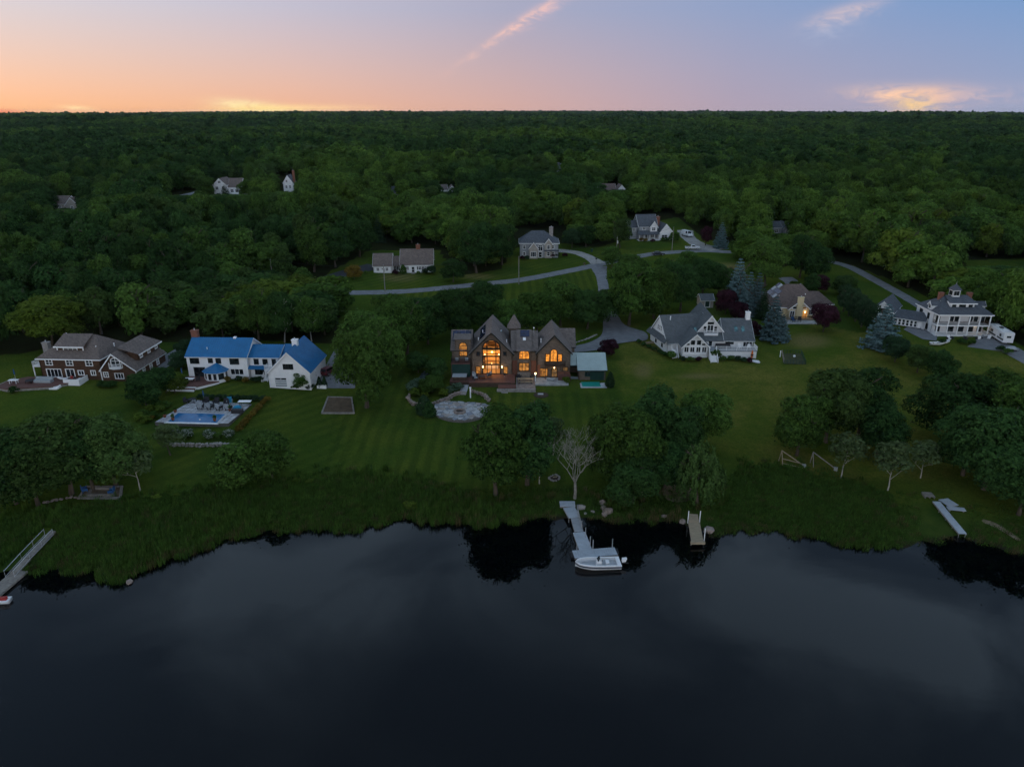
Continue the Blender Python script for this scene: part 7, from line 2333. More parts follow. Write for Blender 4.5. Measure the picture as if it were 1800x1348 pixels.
d3 = plane_hit(40, 985, 1.0)
GW = empty('gangway', (d3[0], d3[1], 0), 0, 'grey gangway with twin handrails down to a float at the lower left', 'dock')
L3 = lambda u, v, z=1.0: pw_(u, v, z, d3)
dock_section(GW, L3(92, 933, 1.2), L3(47, 980, 1.1), 0.9, 1.2, 1.1, 'wood_grey')
dock_section(GW, L3(47, 981, 1.05), L3(22, 1008, .55), 1.0, 1.05, .55, 'wood_grey')
dock_section(GW, L3(36, 1003, .4), L3(-22, 1052, .4), 2.1, .42, .42, 'wood_grey')
railing(GW, [L3(79, 940, 1.2) + (1.15,), L3(38, 983, 1.1) + (1.08,), L3(10, 1014, .5) + (.5,)], 0, 1.0, 'metal', .05, 9)
railing(GW, [L3(94, 940, 1.2) + (1.15,), L3(53, 983, 1.1) + (1.08,), L3(26, 1014, .5) + (.5,)], 0, 1.0, 'metal', .05, 9)
fl = MB()
for (u, v) in ((28, 1012), (0, 1035)):
    q = L3(u, v, .2)
    fl.box(q[0] - .9, q[0] + .9, q[1] - .6, q[1] + .6, -.15, .34)
fl.build('float', M['black'], GW)


# ---------------------------------------------------------------- boats
def hull_mesh(L, Wd, H, n=14, bow=.55):
    """lofted hull: x from stern (0) to bow (L); returns MB"""
    mb = MB()
    secs = []
    for i in range(n + 1):
        t = i / n
        w = Wd / 2 * (1 if t < bow else math.sqrt(max(0.0, 1 - ((t - bow) / (1 - bow)) ** 2.2)))
        w = max(w, .03)
        sheer = H + .25 * t * t
        keel = -.25 + .45 * max(0, t - .7) / .3
        ch = .12 + .3 * max(0, t - .6) / .4
        secs.append([(t * L, -w, sheer), (t * L, -w * .9, ch), (t * L, 0, keel), (t * L, w * .9, ch), (t * L, w, sheer)])
    for s_ in secs:
        mb.v += s_
    for i in range(n):
        for k in range(4):
            a = i * 5 + k
            mb.f.append((a, a + 5, a + 6, a + 1))
    mb.f.append((0, 1, 2, 3, 4))
    return mb, secs


def motorboat(at, rz, label, L=6.4, Wd=2.3, H=.75):
    e = empty('motorboat', at, rz, label, 'boat')
    mb, secs = hull_mesh(L, Wd, H)
    mb.build('hull', M['gel'], e, True)
    # gunwale rim
    g = MB(); inn = []
    for s_ in secs:
        x, w, z = s_[0][0], s_[4][1], s_[0][2]
        inn.append((x, max(w - .22, .01), z))
    n = len(secs)
    for i in range(n - 1):
        for sg in (-1, 1):
            a, c = secs[i], secs[i + 1]
            g.hexa([(a[0][0], sg * a[4][1], a[0][2] - .05), (c[0][0], sg * c[4][1], c[0][2] - .05), (c[0][0], sg * inn[i + 1][1], c[0][2] - .05), (a[0][0], sg * inn[i][1], a[0][2] - .05)],
                   [(a[0][0], sg * a[4][1], a[0][2] + .03), (c[0][0], sg * c[4][1], c[0][2] + .03), (c[0][0], sg * inn[i + 1][1], c[0][2] + .03), (a[0][0], sg * inn[i][1], a[0][2] + .03)])
    g.build('gunwale', M['gel'], e)
    fl_ = MB()
    k = n
    fl_.add([(x, -w, .3) for x, w, z in inn] + [(x, w, .3) for x, w, z in inn], [(i, i + 1, k + i + 1, k + i) for i in range(k - 1)])
    fl_.build('cockpit_floor', pm('boat_deck', (.42, .43, .45), .6, .12, 1.5), e)
    side = MB()
    for sg in (-1, 1):
        side.add([(x, sg * w, .3) for x, w, z in inn] + [(x, sg * w, z) for x, w, z in inn], [(i, i + 1, k + i + 1, k + i) for i in range(k - 1)])
    side.build('liner', M['gel'], e)
    MB().box(.02, .55, -Wd / 2 + .2, Wd / 2 - .2, .3, H).build('transom_seat', M['gel'], e)
    cs = MB().hexa([(2.6, -.45, .3), (3.5, -.4, .3), (3.5, .4, .3), (2.6, .45, .3)], [(2.75, -.42, 1.15), (3.3, -.36, 1.1), (3.3, .36, 1.1), (2.75, .42, 1.15)]).build('console', M['gel'], e)
    MB().hexa([(3.2, -.4, 1.1), (3.28, -.4, 1.1), (3.28, .4, 1.1), (3.2, .4, 1.1)], [(2.95, -.36, 1.55), (3.0, -.36, 1.55), (3.0, .36, 1.55), (2.95, .36, 1.55)]).build('windscreen', M['glass'], cs)
    MB().tube((2.55, -.18, 1.0), (2.55, .18, 1.0), .03, .03, 6).tube((2.7, 0, .95), (2.52, 0, 1.0), .03, .03, 6).build('steering_wheel', M['black'], cs)
    MB().box(1.6, 2.1, -.4, .4, .3, .8).build('helm_seat', M['gel'], e)
    om = MB().hexa([(-.75, -.22, .75), (-.2, -.2, .65), (-.2, .2, .65), (-.75, .22, .75)], [(-.9, -.2, 1.25), (-.25, -.2, 1.2), (-.25, .2, 1.2), (-.9, .2, 1.25)]).build('outboard_motor', M['gel'], e)
    MB().hexa([(-.25, -.1, .2), (-.02, -.1, .2), (-.02, .1, .2), (-.25, .1, .2)], [(-.5, -.12, .8), (-.2, -.12, .7), (-.2, .12, .7), (-.5, .12, .8)]).build('motor_leg', M['black'], om)
    MB().tube((-.4, 0, .5), (-1.2, 0, .35), .12, .09, 6).build('propeller_shaft', M['black'], om)
    s2 = MB()
    for i in range(n - 1):
        for sg in (-1, 1):
            a, c = secs[i], secs[i + 1]
            q = [(a[0][0], sg * (a[4][1] * .985 + .012), a[0][2] - .16), (c[0][0], sg * (c[4][1] * .985 + .012), c[0][2] - .16), (c[0][0], sg * (c[4][1] * .93 + .012), c[0][2] - .42), (a[0][0], sg * (a[4][1] * .93 + .012), a[0][2] - .42)]
            s2.add(q, [(0, 1, 2, 3) if sg > 0 else (3, 2, 1, 0)])
    s2.build('hull_stripe', pm('boat_stripe', (.05, .07, .10), .35, .1, 2), e)
    return e


bq = plane_hit(1090, 992, .2)
motorboat((bq[0], bq[1], 0.02), PI + .06, 'white centre-console motorboat with tilted outboard moored at the grey dock')
bq = plane_hit(18, 1056, .2)
JS = empty('jet_ski', (bq[0], bq[1], 0.05), PI + .1, 'white and red jet ski at the float, cut by the left edge', 'jet ski')
mb, sc_ = hull_mesh(3.2, 1.2, .45, 10, .5)
mb.build('hull', M['gel'], JS, True)
MB().add([(s_[0][0], s_[0][1], s_[0][2]) for s_ in sc_] + [(s_[4][0], s_[4][1], s_[4][2]) for s_ in sc_], [(i, i + 1, 11 + i + 1, 11 + i) for i in range(10)]).build('deck', M['gel'], JS)
MB().hexa([(.3, -.25, .45), (1.7, -.25, .5), (1.7, .25, .5), (.3, .25, .45)], [(.35, -.18, .85), (1.5, -.18, .8), (1.5, .18, .8), (.35, .18, .85)]).build('seat', M['red'], JS)
MB().hexa([(1.72, -.35, .45), (2.7, -.25, .5), (2.7, .25, .5), (1.72, .35, .45)], [(1.8, -.25, 1.0), (2.2, -.2, .9), (2.2, .2, .9), (1.8, .25, 1.0)]).build('cowl', M['red'], JS)
MB().tube((1.75, -.4, 1.05), (1.75, .4, 1.05), .03, .03, 6).build('handlebar', M['black'], JS)
# white rowing boat on the grass before the porch house
bq = hit(1634, 607)
RB = empty('rowing_boat', (bq.x, bq.y, bq.z + .25), -.05, 'white rowing boat on the grass before the porch house, left one', 'boat')
mb, sc_ = hull_mesh(3.6, 1.3, .5, 10, .4); mb.build('hull', M['gel'], RB, True); MB().box(.8, 1.1, -.55, .55, .3, .36).box(1.9, 2.2, -.5, .5, .3, .36).build('thwart', M['wood_tan'], RB)
RB2 = copy_tree(RB); q2 = hit(1650, 606); RB2.location = (q2.x, q2.y, q2.z + .25); RB2.rotation_euler.z = .35; RB2['label'] = 'white rowing boat on the grass before the porch house, right one'


# ---------------------------------------------------------------- vehicles
def paint(name, c):
    return pm(name, c, .3, .06, 1.0, spec=.5)


def car(px, rz, label, body, kind='sedan', at=None, dz=.12, cat='car'):
    p0 = at if at is not None else hit(*px)
    e = empty({'sedan': 'parked_car', 'pickup': 'pickup_truck', 'van': 'van', 'suv': 'parked_car'}[kind], (p0[0], p0[1], float(h(p0[0], p0[1])) + dz), rz, label, cat)
    L, Wd = {'sedan': (4.6, 1.8), 'pickup': (5.6, 1.95), 'van': (6.0, 2.1), 'suv': (4.7, 1.9)}[kind]
    prof = {'sedan': [(-2.3, .35), (2.3, .35), (2.3, .62), (2.15, .78), (1.0, .9), (-1.5, .95), (-2.25, .9), (-2.3, .6)],
            'suv': [(-2.35, .38), (2.35, .38), (2.35, .75), (2.2, .98), (1.1, 1.08), (-2.3, 1.12), (-2.35, .7)],
            'pickup': [(-2.8, .45), (2.8, .45), (2.8, .85), (2.65, 1.08), (1.3, 1.15), (-2.75, 1.15), (-2.8, .8)],
            'van': [(-3.0, .45), (3.0, .45), (3.0, 1.0), (2.7, 1.2), (2.2, 1.35), (-3.0, 1.35)]}[kind]
    cab = {'sedan': [(-1.75, .94), (.95, .9), (.35, 1.42), (-1.1, 1.45)], 'suv': [(-2.25, 1.1), (1.1, 1.06), (.45, 1.68), (-2.0, 1.72)],
           'pickup': [(-.75, 1.14), (1.3, 1.12), (.75, 1.8), (-.6, 1.82)], 'van': [(-2.98, 1.34), (2.2, 1.33), (1.5, 2.4), (-2.95, 2.45)]}[kind]

    def ext(pr, w0, w1=None):
        mb = MB(); n = len(pr)
        zs = [q[1] for q in pr]; lo, hi = min(zs), max(zs)
        wz = lambda z: w0 if w1 is None else w0 + (w1 - w0) * (z - lo) / (hi - lo)
        mb.add([(x, -wz(z), z) for x, z in pr] + [(x, wz(z), z) for x, z in pr], [tuple(range(n)), tuple(range(2 * n - 1, n - 1, -1))] + [(i, n + i, n + (i + 1) % n, (i + 1) % n) for i in range(n)])
        return mb
    ext(prof, Wd / 2).build('body', body, e)
    ext(cab, Wd / 2 - .08, Wd / 2 - .28).build('cabin', body, e)
    # glass set just proud of the cabin
    (x0, z0), (x1, z1), (x2, z2), (x3, z3) = cab
    wa, wb_ = Wd / 2 - .08, Wd / 2 - .28
    gl = MB()
    gl.add([(x1 + .01, -wa * .86, z1 + .08), (x1 + .01, wa * .86, z1 + .08), (x2 + .03, wb_ * .9, z2 - .04), (x2 + .03, -wb_ * .9, z2 - .04)], [(0, 1, 2, 3)])
    gl.add([(x0 - .012, wa * .86, z0 + .1), (x0 - .012, -wa * .86, z0 + .1), (x3 - .03, -wb_ * .9, z3 - .06), (x3 - .03, wb_ * .9, z3 - .06)], [(0, 1, 2, 3)])
    for sg in (-1, 1):
        xa, xb = x0 + .35, x1 - .35
        if kind == 'van':
            xa = x1 - 1.9
        q = [(xa, sg * (wa - .008), z0 + .1), (xb, sg * (wa - .008), z1 + .1), (x2 - .06, sg * (wb_ + .045), z2 - .1), (max(x3 + .12, xa + .1), sg * (wb_ + .045), z3 - .1)]
        gl.add(q, [(0, 1, 2, 3) if sg < 0 else (3, 2, 1, 0)])
    gl.build('window', M['glass'], e)
    if kind == 'pickup':
        MB().box(-2.68, -.85, -.8, .8, 1.12, 1.155).build('bed', M['black'], e)
    r = .33 if kind == 'sedan' else .38
    for x in (-L * .31, L * .31):
        for sg in (-1, 1):
            y = sg * (Wd / 2 - .1)
            wh = MB().tube((x, y - sg * .12, r - .02), (x, y + sg * .12, r - .02), r, r, 14).build('wheel', M['rubber'], e)
            MB().tube((x, y + sg * .10, r - .02), (x, y + sg * .135, r - .02), r * .6, r * .55, 10).build('rim', M['metal'], wh)
    xf = max(q[0] for q in prof)
    for sg in (-1, 1):
        MB().box(xf - .08, xf + .015, sg * (Wd / 2 - .38) - .17, sg * (Wd / 2 - .38) + .17, prof[2][1] - .04, prof[2][1] + .1).build('headlight', M['white_smooth'], e)
        MB().box(-xf - .015, -xf + .06, sg * (Wd / 2 - .25) - .12, sg * (Wd / 2 - .25) + .12, .62, .8).build('tail_light', M['red'], e)
    return e


car((1157, 449), .12, 'dark sedan parked on the road below the grey farmhouse', paint('dark_car_paint', (.02, .022, .03)))
car((1217, 439), -.1, 'white pickup parked on the roadside by the hillside driveway', paint('white_truck_paint', (.62, .63, .64)), 'pickup', cat='truck')
car((1207, 416), -1.25, 'white van with dark windscreen on the driveway beside the farmhouse', paint('white_van_paint', (.66, .68, .70)), 'van', cat='van')
car((579, 657), 1.2, 'dark red car parked beside the white garage', paint('red_car_paint', (.10, .01, .018)), 'suv')
# travel trailer
tq = hit(1756, 597)
TT = empty('travel_trailer', (tq.x, tq.y, tq.z), -1.72, 'long white travel trailer parked right of the porch house', 'trailer')
MB().xprism([(-1.2, .5), (1.2, .5), (1.2, 2.9), (1.0, 3.1), (-1.0, 3.1), (-1.2, 2.9)], -4.2, 4.2).build('body', M['gel'], TT)
MB().box(-4.21, 4.21, -1.215, -1.2, 1.0, 1.35).build('stripe', M['dark_frame'], TT)
MB().box(2.0, 2.9, -1.225, -1.19, 1.6, 2.3).build('window', M['glass'], TT); MB().box(-2.6, -1.4, -1.225, -1.19, 1.6, 2.3).build('window', M['glass'], TT); MB().box(4.19, 4.23, -.5, .5, 1.7, 2.2).build('window', M['glass'], TT)
MB().box(.3, 1.0, -1.222, -1.19, .65, 2.5).build('door', M['white_smooth'], TT)
for x in (-2.4, -.6, 1.6):
    MB().box(x, x + .8, -.4, .4, 3.09, 3.3).build('roof_vent', M['white_smooth'] if x != -.6 else M['black'], TT)
for x in (-.6, .6):
    for s_ in (-1.0, 1.0):
        MB().tube((x, s_ - .12, .36), (x, s_ + .12, .36), .38, .38, 12).build('wheel', M['rubber'], TT)
for x in (-3.6, 3.6):
    MB().box(x - .06, x + .06, -.06, .06, -.4, .52).build('stabiliser_leg', M['metal'], TT)
simple('utility_trailer', 'small trailer loaded with pale junk at the edge of the trailer pad', 'trailer', (1778, 616), [('bed', 'metal', MB().box(-1.3, 1.3, -.8, .8, .45, .6)), ('load', 'fabric_grey', MB().hexa([(-1.1, -.6, .602), (1.0, -.6, .602), (1.0, .6, .602), (-1.1, .6, .602)], [(-.7, -.3, 1.0), (.7, -.4, .9), (.5, .3, 1.1), (-.6, .3, .9)])), ('wheel', 'rubber', MB().tube((0, -.95, .3), (0, -.82, .3), .3, .3, 10)), ('wheel', 'rubber', MB().tube((0, .82, .3), (0, .95, .3), .3, .3, 10)), ('leg', 'metal', MB().box(1.2, 1.28, -.05, .05, -.1, .45))], -.5)


# ---------------------------------------------------------------- utility poles and wires
POLE = []
def pole(px, hgt, label, arm=True):
    p0 = hit(*px)
    e = empty('utility_pole', p0, 0.2, label, 'utility pole', 'utility poles along the road')
    MB().tube((0, 0, -.8), (0, 0, hgt), .17, .11, 8).build('post', M['wood_grey'], e)
    if arm:
        MB().tube((.25, 0, hgt - 2.2), (.25, 0, hgt - 1.2), .22, .22, 10).build('transformer', M['metal'], e)
    MB().tube((0, 0, hgt), (0, 0, hgt + .25), .05, .05, 6).build('insulator', M['metal'], e)
    POLE.append(Vector((p0.x, p0.y, p0.z + hgt + .2)))
    return e


pole((480, 497), 7.5, 'pale utility pole at the left end of the road among trees', False)
pole((677, 513), 8.5, 'utility pole with meter box on the verge before the white cape')
pole((912, 500), 9.0, 'slim utility pole on the verge below the hip-roofed house', False)
pole((1083, 456), 8.0, 'utility pole with transformer by the road junction')
pole((1181, 441), 9.0, 'tan utility pole before the grey farmhouse', False)
for i in range(4):
    a, c = POLE[i], POLE[i + 1]
    e = empty('power_line', a, 0, ['power line sagging from the left pole to the cape pole', 'power line sagging before the white cape', 'power line sagging towards the road junction', 'power line sagging towards the farmhouse'][i], 'power line')
    mb = MB()
    for k in range(12):
        t0, t1 = k / 12, (k + 1) / 12
        p_ = a.lerp(c, t0) - a - Vector((0, 0, 4 * t0 * (1 - t0) * 1.3)); q_ = a.lerp(c, t1) - a - Vector((0, 0, 4 * t1 * (1 - t1) * 1.3))
        mb.tube(p_, q_, .025, .025, 4, cap=False)
    mb.build('wire', M['black'], e)
for (u, v, lab) in ((1048, 461, 'black mailbox on a post at the side driveway'), (1027, 470, 'small brown mailbox on a post by the road junction')):
    simple('mailbox', lab, 'mailbox', (u, v), [('post', 'wood_grey', MB().box(-.07, .07, -.07, .07, -.3, 1.1)), ('box', 'black' if 'black' in lab else 'wood_dark', MB().box(-.35, .35, -.22, .22, 1.1, 1.55))])
simple('wheelie_bin', 'dark green bin at the side driveway verge', 'bin', (1040, 443), [('body', 'dark_green', MB().hexa([(-.3, -.3, 0), (.3, -.3, 0), (.3, .3, 0), (-.3, .3, 0)], [(-.38, -.38, 1.0), (.38, -.38, 1.0), (.38, .38, 1.0), (-.38, .38, 1.0)])), ('lid', 'dark_green', MB().box(-.4, .4, -.42, .42, 1.002, 1.1))])

# ---------------------------------------------------------------- small lawn things
# timber-edged bare bed
sb = [hit(*q) for q in ((566, 727), (622, 727), (618, 700), (577, 699))]
SB = empty('sand_bed', sb[0], 0, 'timber-edged rectangle of bare soil left of the huge maple', 'sand bed')
for i in range(4):
    a, c = sb[i] - sb[0], sb[(i + 1) % 4] - sb[0]
    d = (c - a).normalized(); n_ = Vector((-d.y, d.x, 0)) * .16
    up = Vector((0, 0, .28)); dn = Vector((0, 0, -.3))
    ext = d * (.0 if i % 2 else .16)
    MB().hexa([a - n_ + dn - ext, c - n_ + dn + ext, c + n_ + dn + ext, a + n_ + dn - ext], [a - n_ + up - ext, c - n_ + up + ext, c + n_ + up + ext, a + n_ + up - ext]).build('timber_edge', M['wood_grey'], SB)
MB().add([(q - sb[0]) + Vector((0, 0, .13)) for q in sb], [(0, 1, 2, 3)]).build('soil', M['soil'], SB)
# sunken sitting area with blue chairs
st = [hit(*q) for q in ((140, 876), (212, 877), (214, 857), (152, 857))]
ST = empty('timber_pit', st[0], 0, 'timber-framed square sitting pit under the lower left shore trees', 'sitting area')
for k, (s0, zt) in enumerate(((1.0, .3), (.62, .45))):
    ctr = sum((q for q in st), Vector()) / 4 - st[0]
    for i in range(4):
        a, c = ctr + (st[i] - st[0] - ctr) * s0, ctr + (st[(i + 1) % 4] - st[0] - ctr) * s0
        d = (c - a).normalized(); n_ = Vector((-d.y, d.x, 0)) * .2
        ext = d * (.0 if i % 2 else .2)
        MB().hexa([a - n_ - Vector((0, 0, .4)) - ext, c - n_ - Vector((0, 0, .4)) + ext, c + n_ - Vector((0, 0, .4)) + ext, a + n_ - Vector((0, 0, .4)) - ext],
                  [a - n_ + Vector((0, 0, zt)) - ext, c - n_ + Vector((0, 0, zt)) + ext, c + n_ + Vector((0, 0, zt)) + ext, a + n_ + Vector((0, 0, zt)) - ext]).build('timber_edge', M['wood_grey'], ST)
MB().add([(q - st[0]) * .98 + Vector((.05, .05, .12)) for q in st], [(0, 1, 2, 3)]).build('gravel', M['sand'], ST)
chair((150, 866), 2.2, 'blue garden chair at the left of the timber sitting pit', 'fabric_blue', 'fabric_blue', s=1.3, dz=.1)
chair((197, 869), -1.4, 'blue garden chair at the right of the timber sitting pit', 'fabric_blue', 'fabric_blue', s=1.3, dz=.1)
stone_wall('stone_wall', [(78, 884), (100, 880), (125, 875), (140, 876)], 'low row of boulders left of the timber sitting pit', .6, 1)
stone_wall('fire_ring', [(966, 840), (972, 836), (980, 836), (984, 841), (978, 846), (969, 845), (966, 841)], 'ring of stones around a camp fire left of the dead tree', .5, 1, mat='stone')
simple('camp_fire_ash', 'dark ash heap with a pale log inside the fire ring', 'ash', (975, 841), [('ash', 'mulch', MB().lathe([(1.0, -.1), (.8, .12), (.2, .2)], 10)), ('log', 'wood_tan', MB().tube((-.3, 0, .25), (.35, .2, .25), .1, .1, 7))])
# boulders by the dock
for i, (u, v, s_) in enumerate([(1021, 893, 1.3), (1029, 903, .6), (1042, 900, .7), (1059, 884, 1.3), (1061, 893, 1.1), (1068, 900, 1.5), (1063, 906, 1.2), (1071, 896, .9), (1200, 917, 1.2), (1246, 933, 1.7), (1167, 908, .8), (228, 1024, 1.1)]):
    p_ = hit(u, v)
    o = new_obj('boulder', ROCKS[i % 5].copy())
    o.data.materials[0] = M['stone' if i in (0, 1, 2) else 'stone_warm']
    o.location = (p_.x, p_.y, max(p_.z, -.05) + s_ * .15)
    o.scale = (s_ * 1.2, s_, s_)
    o.rotation_euler = (0, 0, i * 1.3)
    tag(o, ['large pale boulder right of the dock head', 'smallest pale stone near the dock head', 'pale stone between dock head and boulder pile', 'upper reddish boulder of the pile right of the dock', 'second boulder of the pile right of the dock', 'biggest boulder of the pile right of the dock', 'lowest boulder of the pile by the water', 'right boulder of the pile right of the dock', 'boulder at the left foot of the wooden dock', 'big boulder in the water right of the wooden dock', 'flat stone in the shore grass left of the wooden dock', 'lone stone in the shallows at the left marsh point'][i], 'boulder', 'boulders along the shore')
# bare soil patch under willow, tree stump
drape('bare_ground', smooth_poly(W([(1163, 860), (1180, 853), (1210, 856), (1222, 872), (1205, 882), (1175, 880)]), 4), M['sand'], .05)
drape('worn_path', smooth_poly(W([(1730, 913), (1755, 922), (1790, 945), (1788, 950), (1755, 930), (1728, 918)]), 4), M['sand'], .05)
simple('tree_stump', 'short grey post standing in the grass under the willow', 'stump', (1224, 880), [('stump', 'bark_pale', MB().lathe([(.35, -.3), (.28, .1), (.24, .9), (.2, .95)], 10))])
# timber A-frames
for i, (u, v, rz, s_) in enumerate([(1392, 818, -.35, 1.0), (1447, 822, -.5, .95)]):
    mbs = [('beam', 'wood_tan' if i == 0 else 'wood_grey', MB().tube((-2.0, 0, 2.6), (2.0, .2, .2), .09, .09, 6)), ('strut', 'wood_tan' if i == 0 else 'wood_grey', MB().tube((-2.0, 0, 2.6), (-1.5, -.6, -.2), .08, .08, 6)), ('strut', 'wood_tan' if i == 0 else 'wood_grey', MB().tube((-2.0, 0, 2.6), (-2.3, .8, -.2), .08, .08, 6)), ('foot', 'metal', MB().box(1.7, 2.3, -.1, .5, -.2, .45))]
    if i == 0:
        mbs += [('rail', 'wood_tan', MB().tube((-1.75, -.3, 1.2), (1.2, 0, .7), .07, .07, 6)), ('rail', 'wood_tan', MB().tube((-1.6, -.5, .4), (1.8, -.5, .05), .07, .07, 6))]
    simple('swing_frame', ['tan timber A-frame swing lying by the right reeds', 'grey timber A-frame at the left of the white-stemmed birch'][i], 'swing', (u, v), mbs, rz)
# fenced vegetable plot
vp = [hit(*q) for q in ((1378, 640), (1416, 641), (1408, 622), (1374, 622))]
VP = empty('vegetable_plot', vp[0], 0, 'small wire-fenced vegetable plot on the right lawn', 'garden plot')
for i in range(4):
    a, c = vp[i] - vp[0], vp[(i + 1) % 4] - vp[0]
    mb = MB()
    n_ = 7
    for k in range(n_):
        q_ = a.lerp(c, k / n_)
        mb.tube(q_ - Vector((0, 0, .3)), q_ + Vector((0, 0, 1.1)), .05, .05, 5)
    for z in (.3, .7, 1.05):
        mb.tube(a + Vector((0, 0, z)), c + Vector((0, 0, z)), .025, .025, 4)
    mb.build('fence', M['dark_green'] if i < 3 else M['wood_grey'], VP)
MB().add([(q - vp[0]) + Vector((0, 0, .07)) for q in vp], [(0, 1, 2, 3)]).build('bed_soil', pm('garden_soil', (.05, .055, .02), .95, .4, 1.0), VP)
MB().box(.6, .75, 4.6, 4.75, -.2, 1.8).build('corner_post', M['white_smooth'], VP)
simple('float_ball', 'white ball lying in the fenced vegetable plot', 'ball', (1396, 628), [('ball', 'white_smooth', MB().lathe([(.05, 0), (.25, .1), (.33, .3), (.25, .5), (.05, .6)], 10))])
for i, (u, v) in enumerate([(545, 678), (555, 680)]):
    pass
simple('planter', 'white planter with two small evergreens beside the garage', 'planter', (566, 682), [('box', 'white_smooth', MB().box(-1.0, 1.0, -.35, .35, -.1, .7))])
tree((562, 681), 2.6, .7, 'cone', 'fir', 'small evergreen in the white planter, left one', 'potted_evergreen', 'shrub')
tree((571, 681), 2.6, .7, 'cone', 'fir', 'small evergreen in the white planter, right one', 'potted_evergreen', 'shrub')
simple('lawn_bench', 'small pale bench on the far right lawn below the trailer', 'bench', (1782, 678), [('seat', 'white_smooth', MB().box(-.8, .8, -.25, .25, .4, .48)), ('backrest', 'white_smooth', MB().box(-.8, .8, .25, .33, .5, 1.0)), ('leg', 'wood_grey', MB().box(-.7, -.6, -.2, .2, -.2, .399)), ('leg', 'wood_grey', MB().box(.6, .7, -.2, .2, -.2, .399))], .5)
# ---------------------------------------------------------------- the wood: nearest trees singly, the rest as one mass
FAR_H = [(378, 424, 320, 352, .45), (497, 520, 310, 346, .4), (98, 146, 361, 380, .85), (690, 706, 340, 352, .85), (770, 800, 331, 347, .8), (1060, 1096, 324, 350, .8),
         (1350, 1386, 402, 415, .6), (976, 985, 300, 310, .75), (908, 990, 402, 455, .2), (1105, 1190, 380, 420, .2), (652, 768, 433, 482, .2),
         (300, 350, 338, 350, .8), (1195, 1250, 402, 440, .2), (1010, 1060, 440, 460, .2), (1700, 1835, 456, 468, .2)]
rs = np.random.RandomState(5)
cand = []
for (y0, y1, s_) in ((130, 330, 7.4), (330, 700, 8.4), (700, 1500, 9.4), (1500, 3200, 12.0), (3200, 5200, 17.0), (5200, 7500, 26.0)):
    yy = np.arange(y0, y1, s_ * 0.9)
    for y in yy:
        half = y * 0.79 + 70
        xs = np.arange(-half, half, s_)
        xs = xs + rs.uniform(-.42, .42, len(xs)) * s_
        yj = y + rs.uniform(-.42, .42, len(xs)) * s_
        cand.append(np.stack([xs, yj, np.full(len(xs), s_)], 1))
cand = np.concatenate(cand)
cz = h(cand[:, 0], cand[:, 1])
ysh = np.interp(cand[:, 0], _sp[:, 0], _sp[:, 1])
def vnoise(x, y, s_, seed):
    g_ = np.random.RandomState(seed).rand(256, 256)
    a_, b_ = x / s_ + 1000.0, y / s_ + 1000.0
    i_, j_ = np.floor(a_).astype(int), np.floor(b_).astype(int)
    fa, fb_ = a_ - i_, b_ - j_
    fa = fa * fa * (3 - 2 * fa); fb_ = fb_ * fb_ * (3 - 2 * fb_)
    G = lambda p_, q_: g_[p_ % 256, q_ % 256]
    return (G(i_, j_) * (1 - fa) + G(i_ + 1, j_) * fa) * (1 - fb_) + (G(i_, j_ + 1) * (1 - fa) + G(i_ + 1, j_ + 1) * fa) * fb_


stand = 0.55 * vnoise(cand[:, 0], cand[:, 1] * .7, 95, 1) + 0.3 * vnoise(cand[:, 0], cand[:, 1], 34, 2) + 0.15 * vnoise(cand[:, 0], cand[:, 1], 260, 3)
stand = np.clip((stand - 0.5) * 2.6 + 0.5, 0, 1)
sizen = np.clip((0.6 * vnoise(cand[:, 0], cand[:, 1], 60, 4) + 0.4 * vnoise(cand[:, 0], cand[:, 1], 22, 5) - 0.5) * 2.4, -1, 1)
nmass = 0.6 * sizen + 0.4 * np.sin(cand[:, 0] / 37 + 1.3 * np.sin(cand[:, 1] / 61)) * np.sin(cand[:, 1] / 43 + 0.8)
hh = np.clip(13.2 + 4.2 * nmass + rs.normal(0, 2.5, len(cand)), 6.5, 22) * np.clip(1 + (cand[:, 2] - 10) / 80, 1, 1.15)
hh = hh * np.where(cand[:, 1] > 1500, rs.choice([0.8, 1.0, 1.0, 1.1, 1.25], len(cand)), 1.0)
hh = np.where((cand[:, 1] > 420) & (cand[:, 1] < 1200) & (nmass > .55), hh * 0.8, hh)
dep0 = cand[:, 1] * cp_ - (cz - CAM_Z) * sp_
u0_ = 900 + FPX * cand[:, 0] / dep0
v0_ = 674 - FPX * (cand[:, 1] * sp_ + (cz - CAM_Z) * cp_) / dep0
front_wood = (v0_ > 520) & (u0_ > 250) & (u0_ < 640)
hh = np.where(front_wood, np.minimum(hh * 0.8, 10.5), hh)
rr_ = np.clip(np.minimum(cand[:, 2], 13) * 0.70 * rs.uniform(0.75, 1.3, len(cand)) * (1 + 0.32 * sizen), 3.0, 26)
dep = cand[:, 1] * cp_ - (cz - CAM_Z) * sp_
u_ = 900 + FPX * cand[:, 0] / dep
v_ = 674 - FPX * (cand[:, 1] * sp_ + (cz - CAM_Z) * cp_) / dep
zt = cz + hh
dept = cand[:, 1] * cp_ - (zt - CAM_Z) * sp_
vt = 674 - FPX * (cand[:, 1] * sp_ + (zt - CAM_Z) * cp_) / dept
rpx = FPX * rr_ / dep
ok = (cand[:, 1] - ysh > 25) & ~np_in_poly(u_, v_, CLEAR)
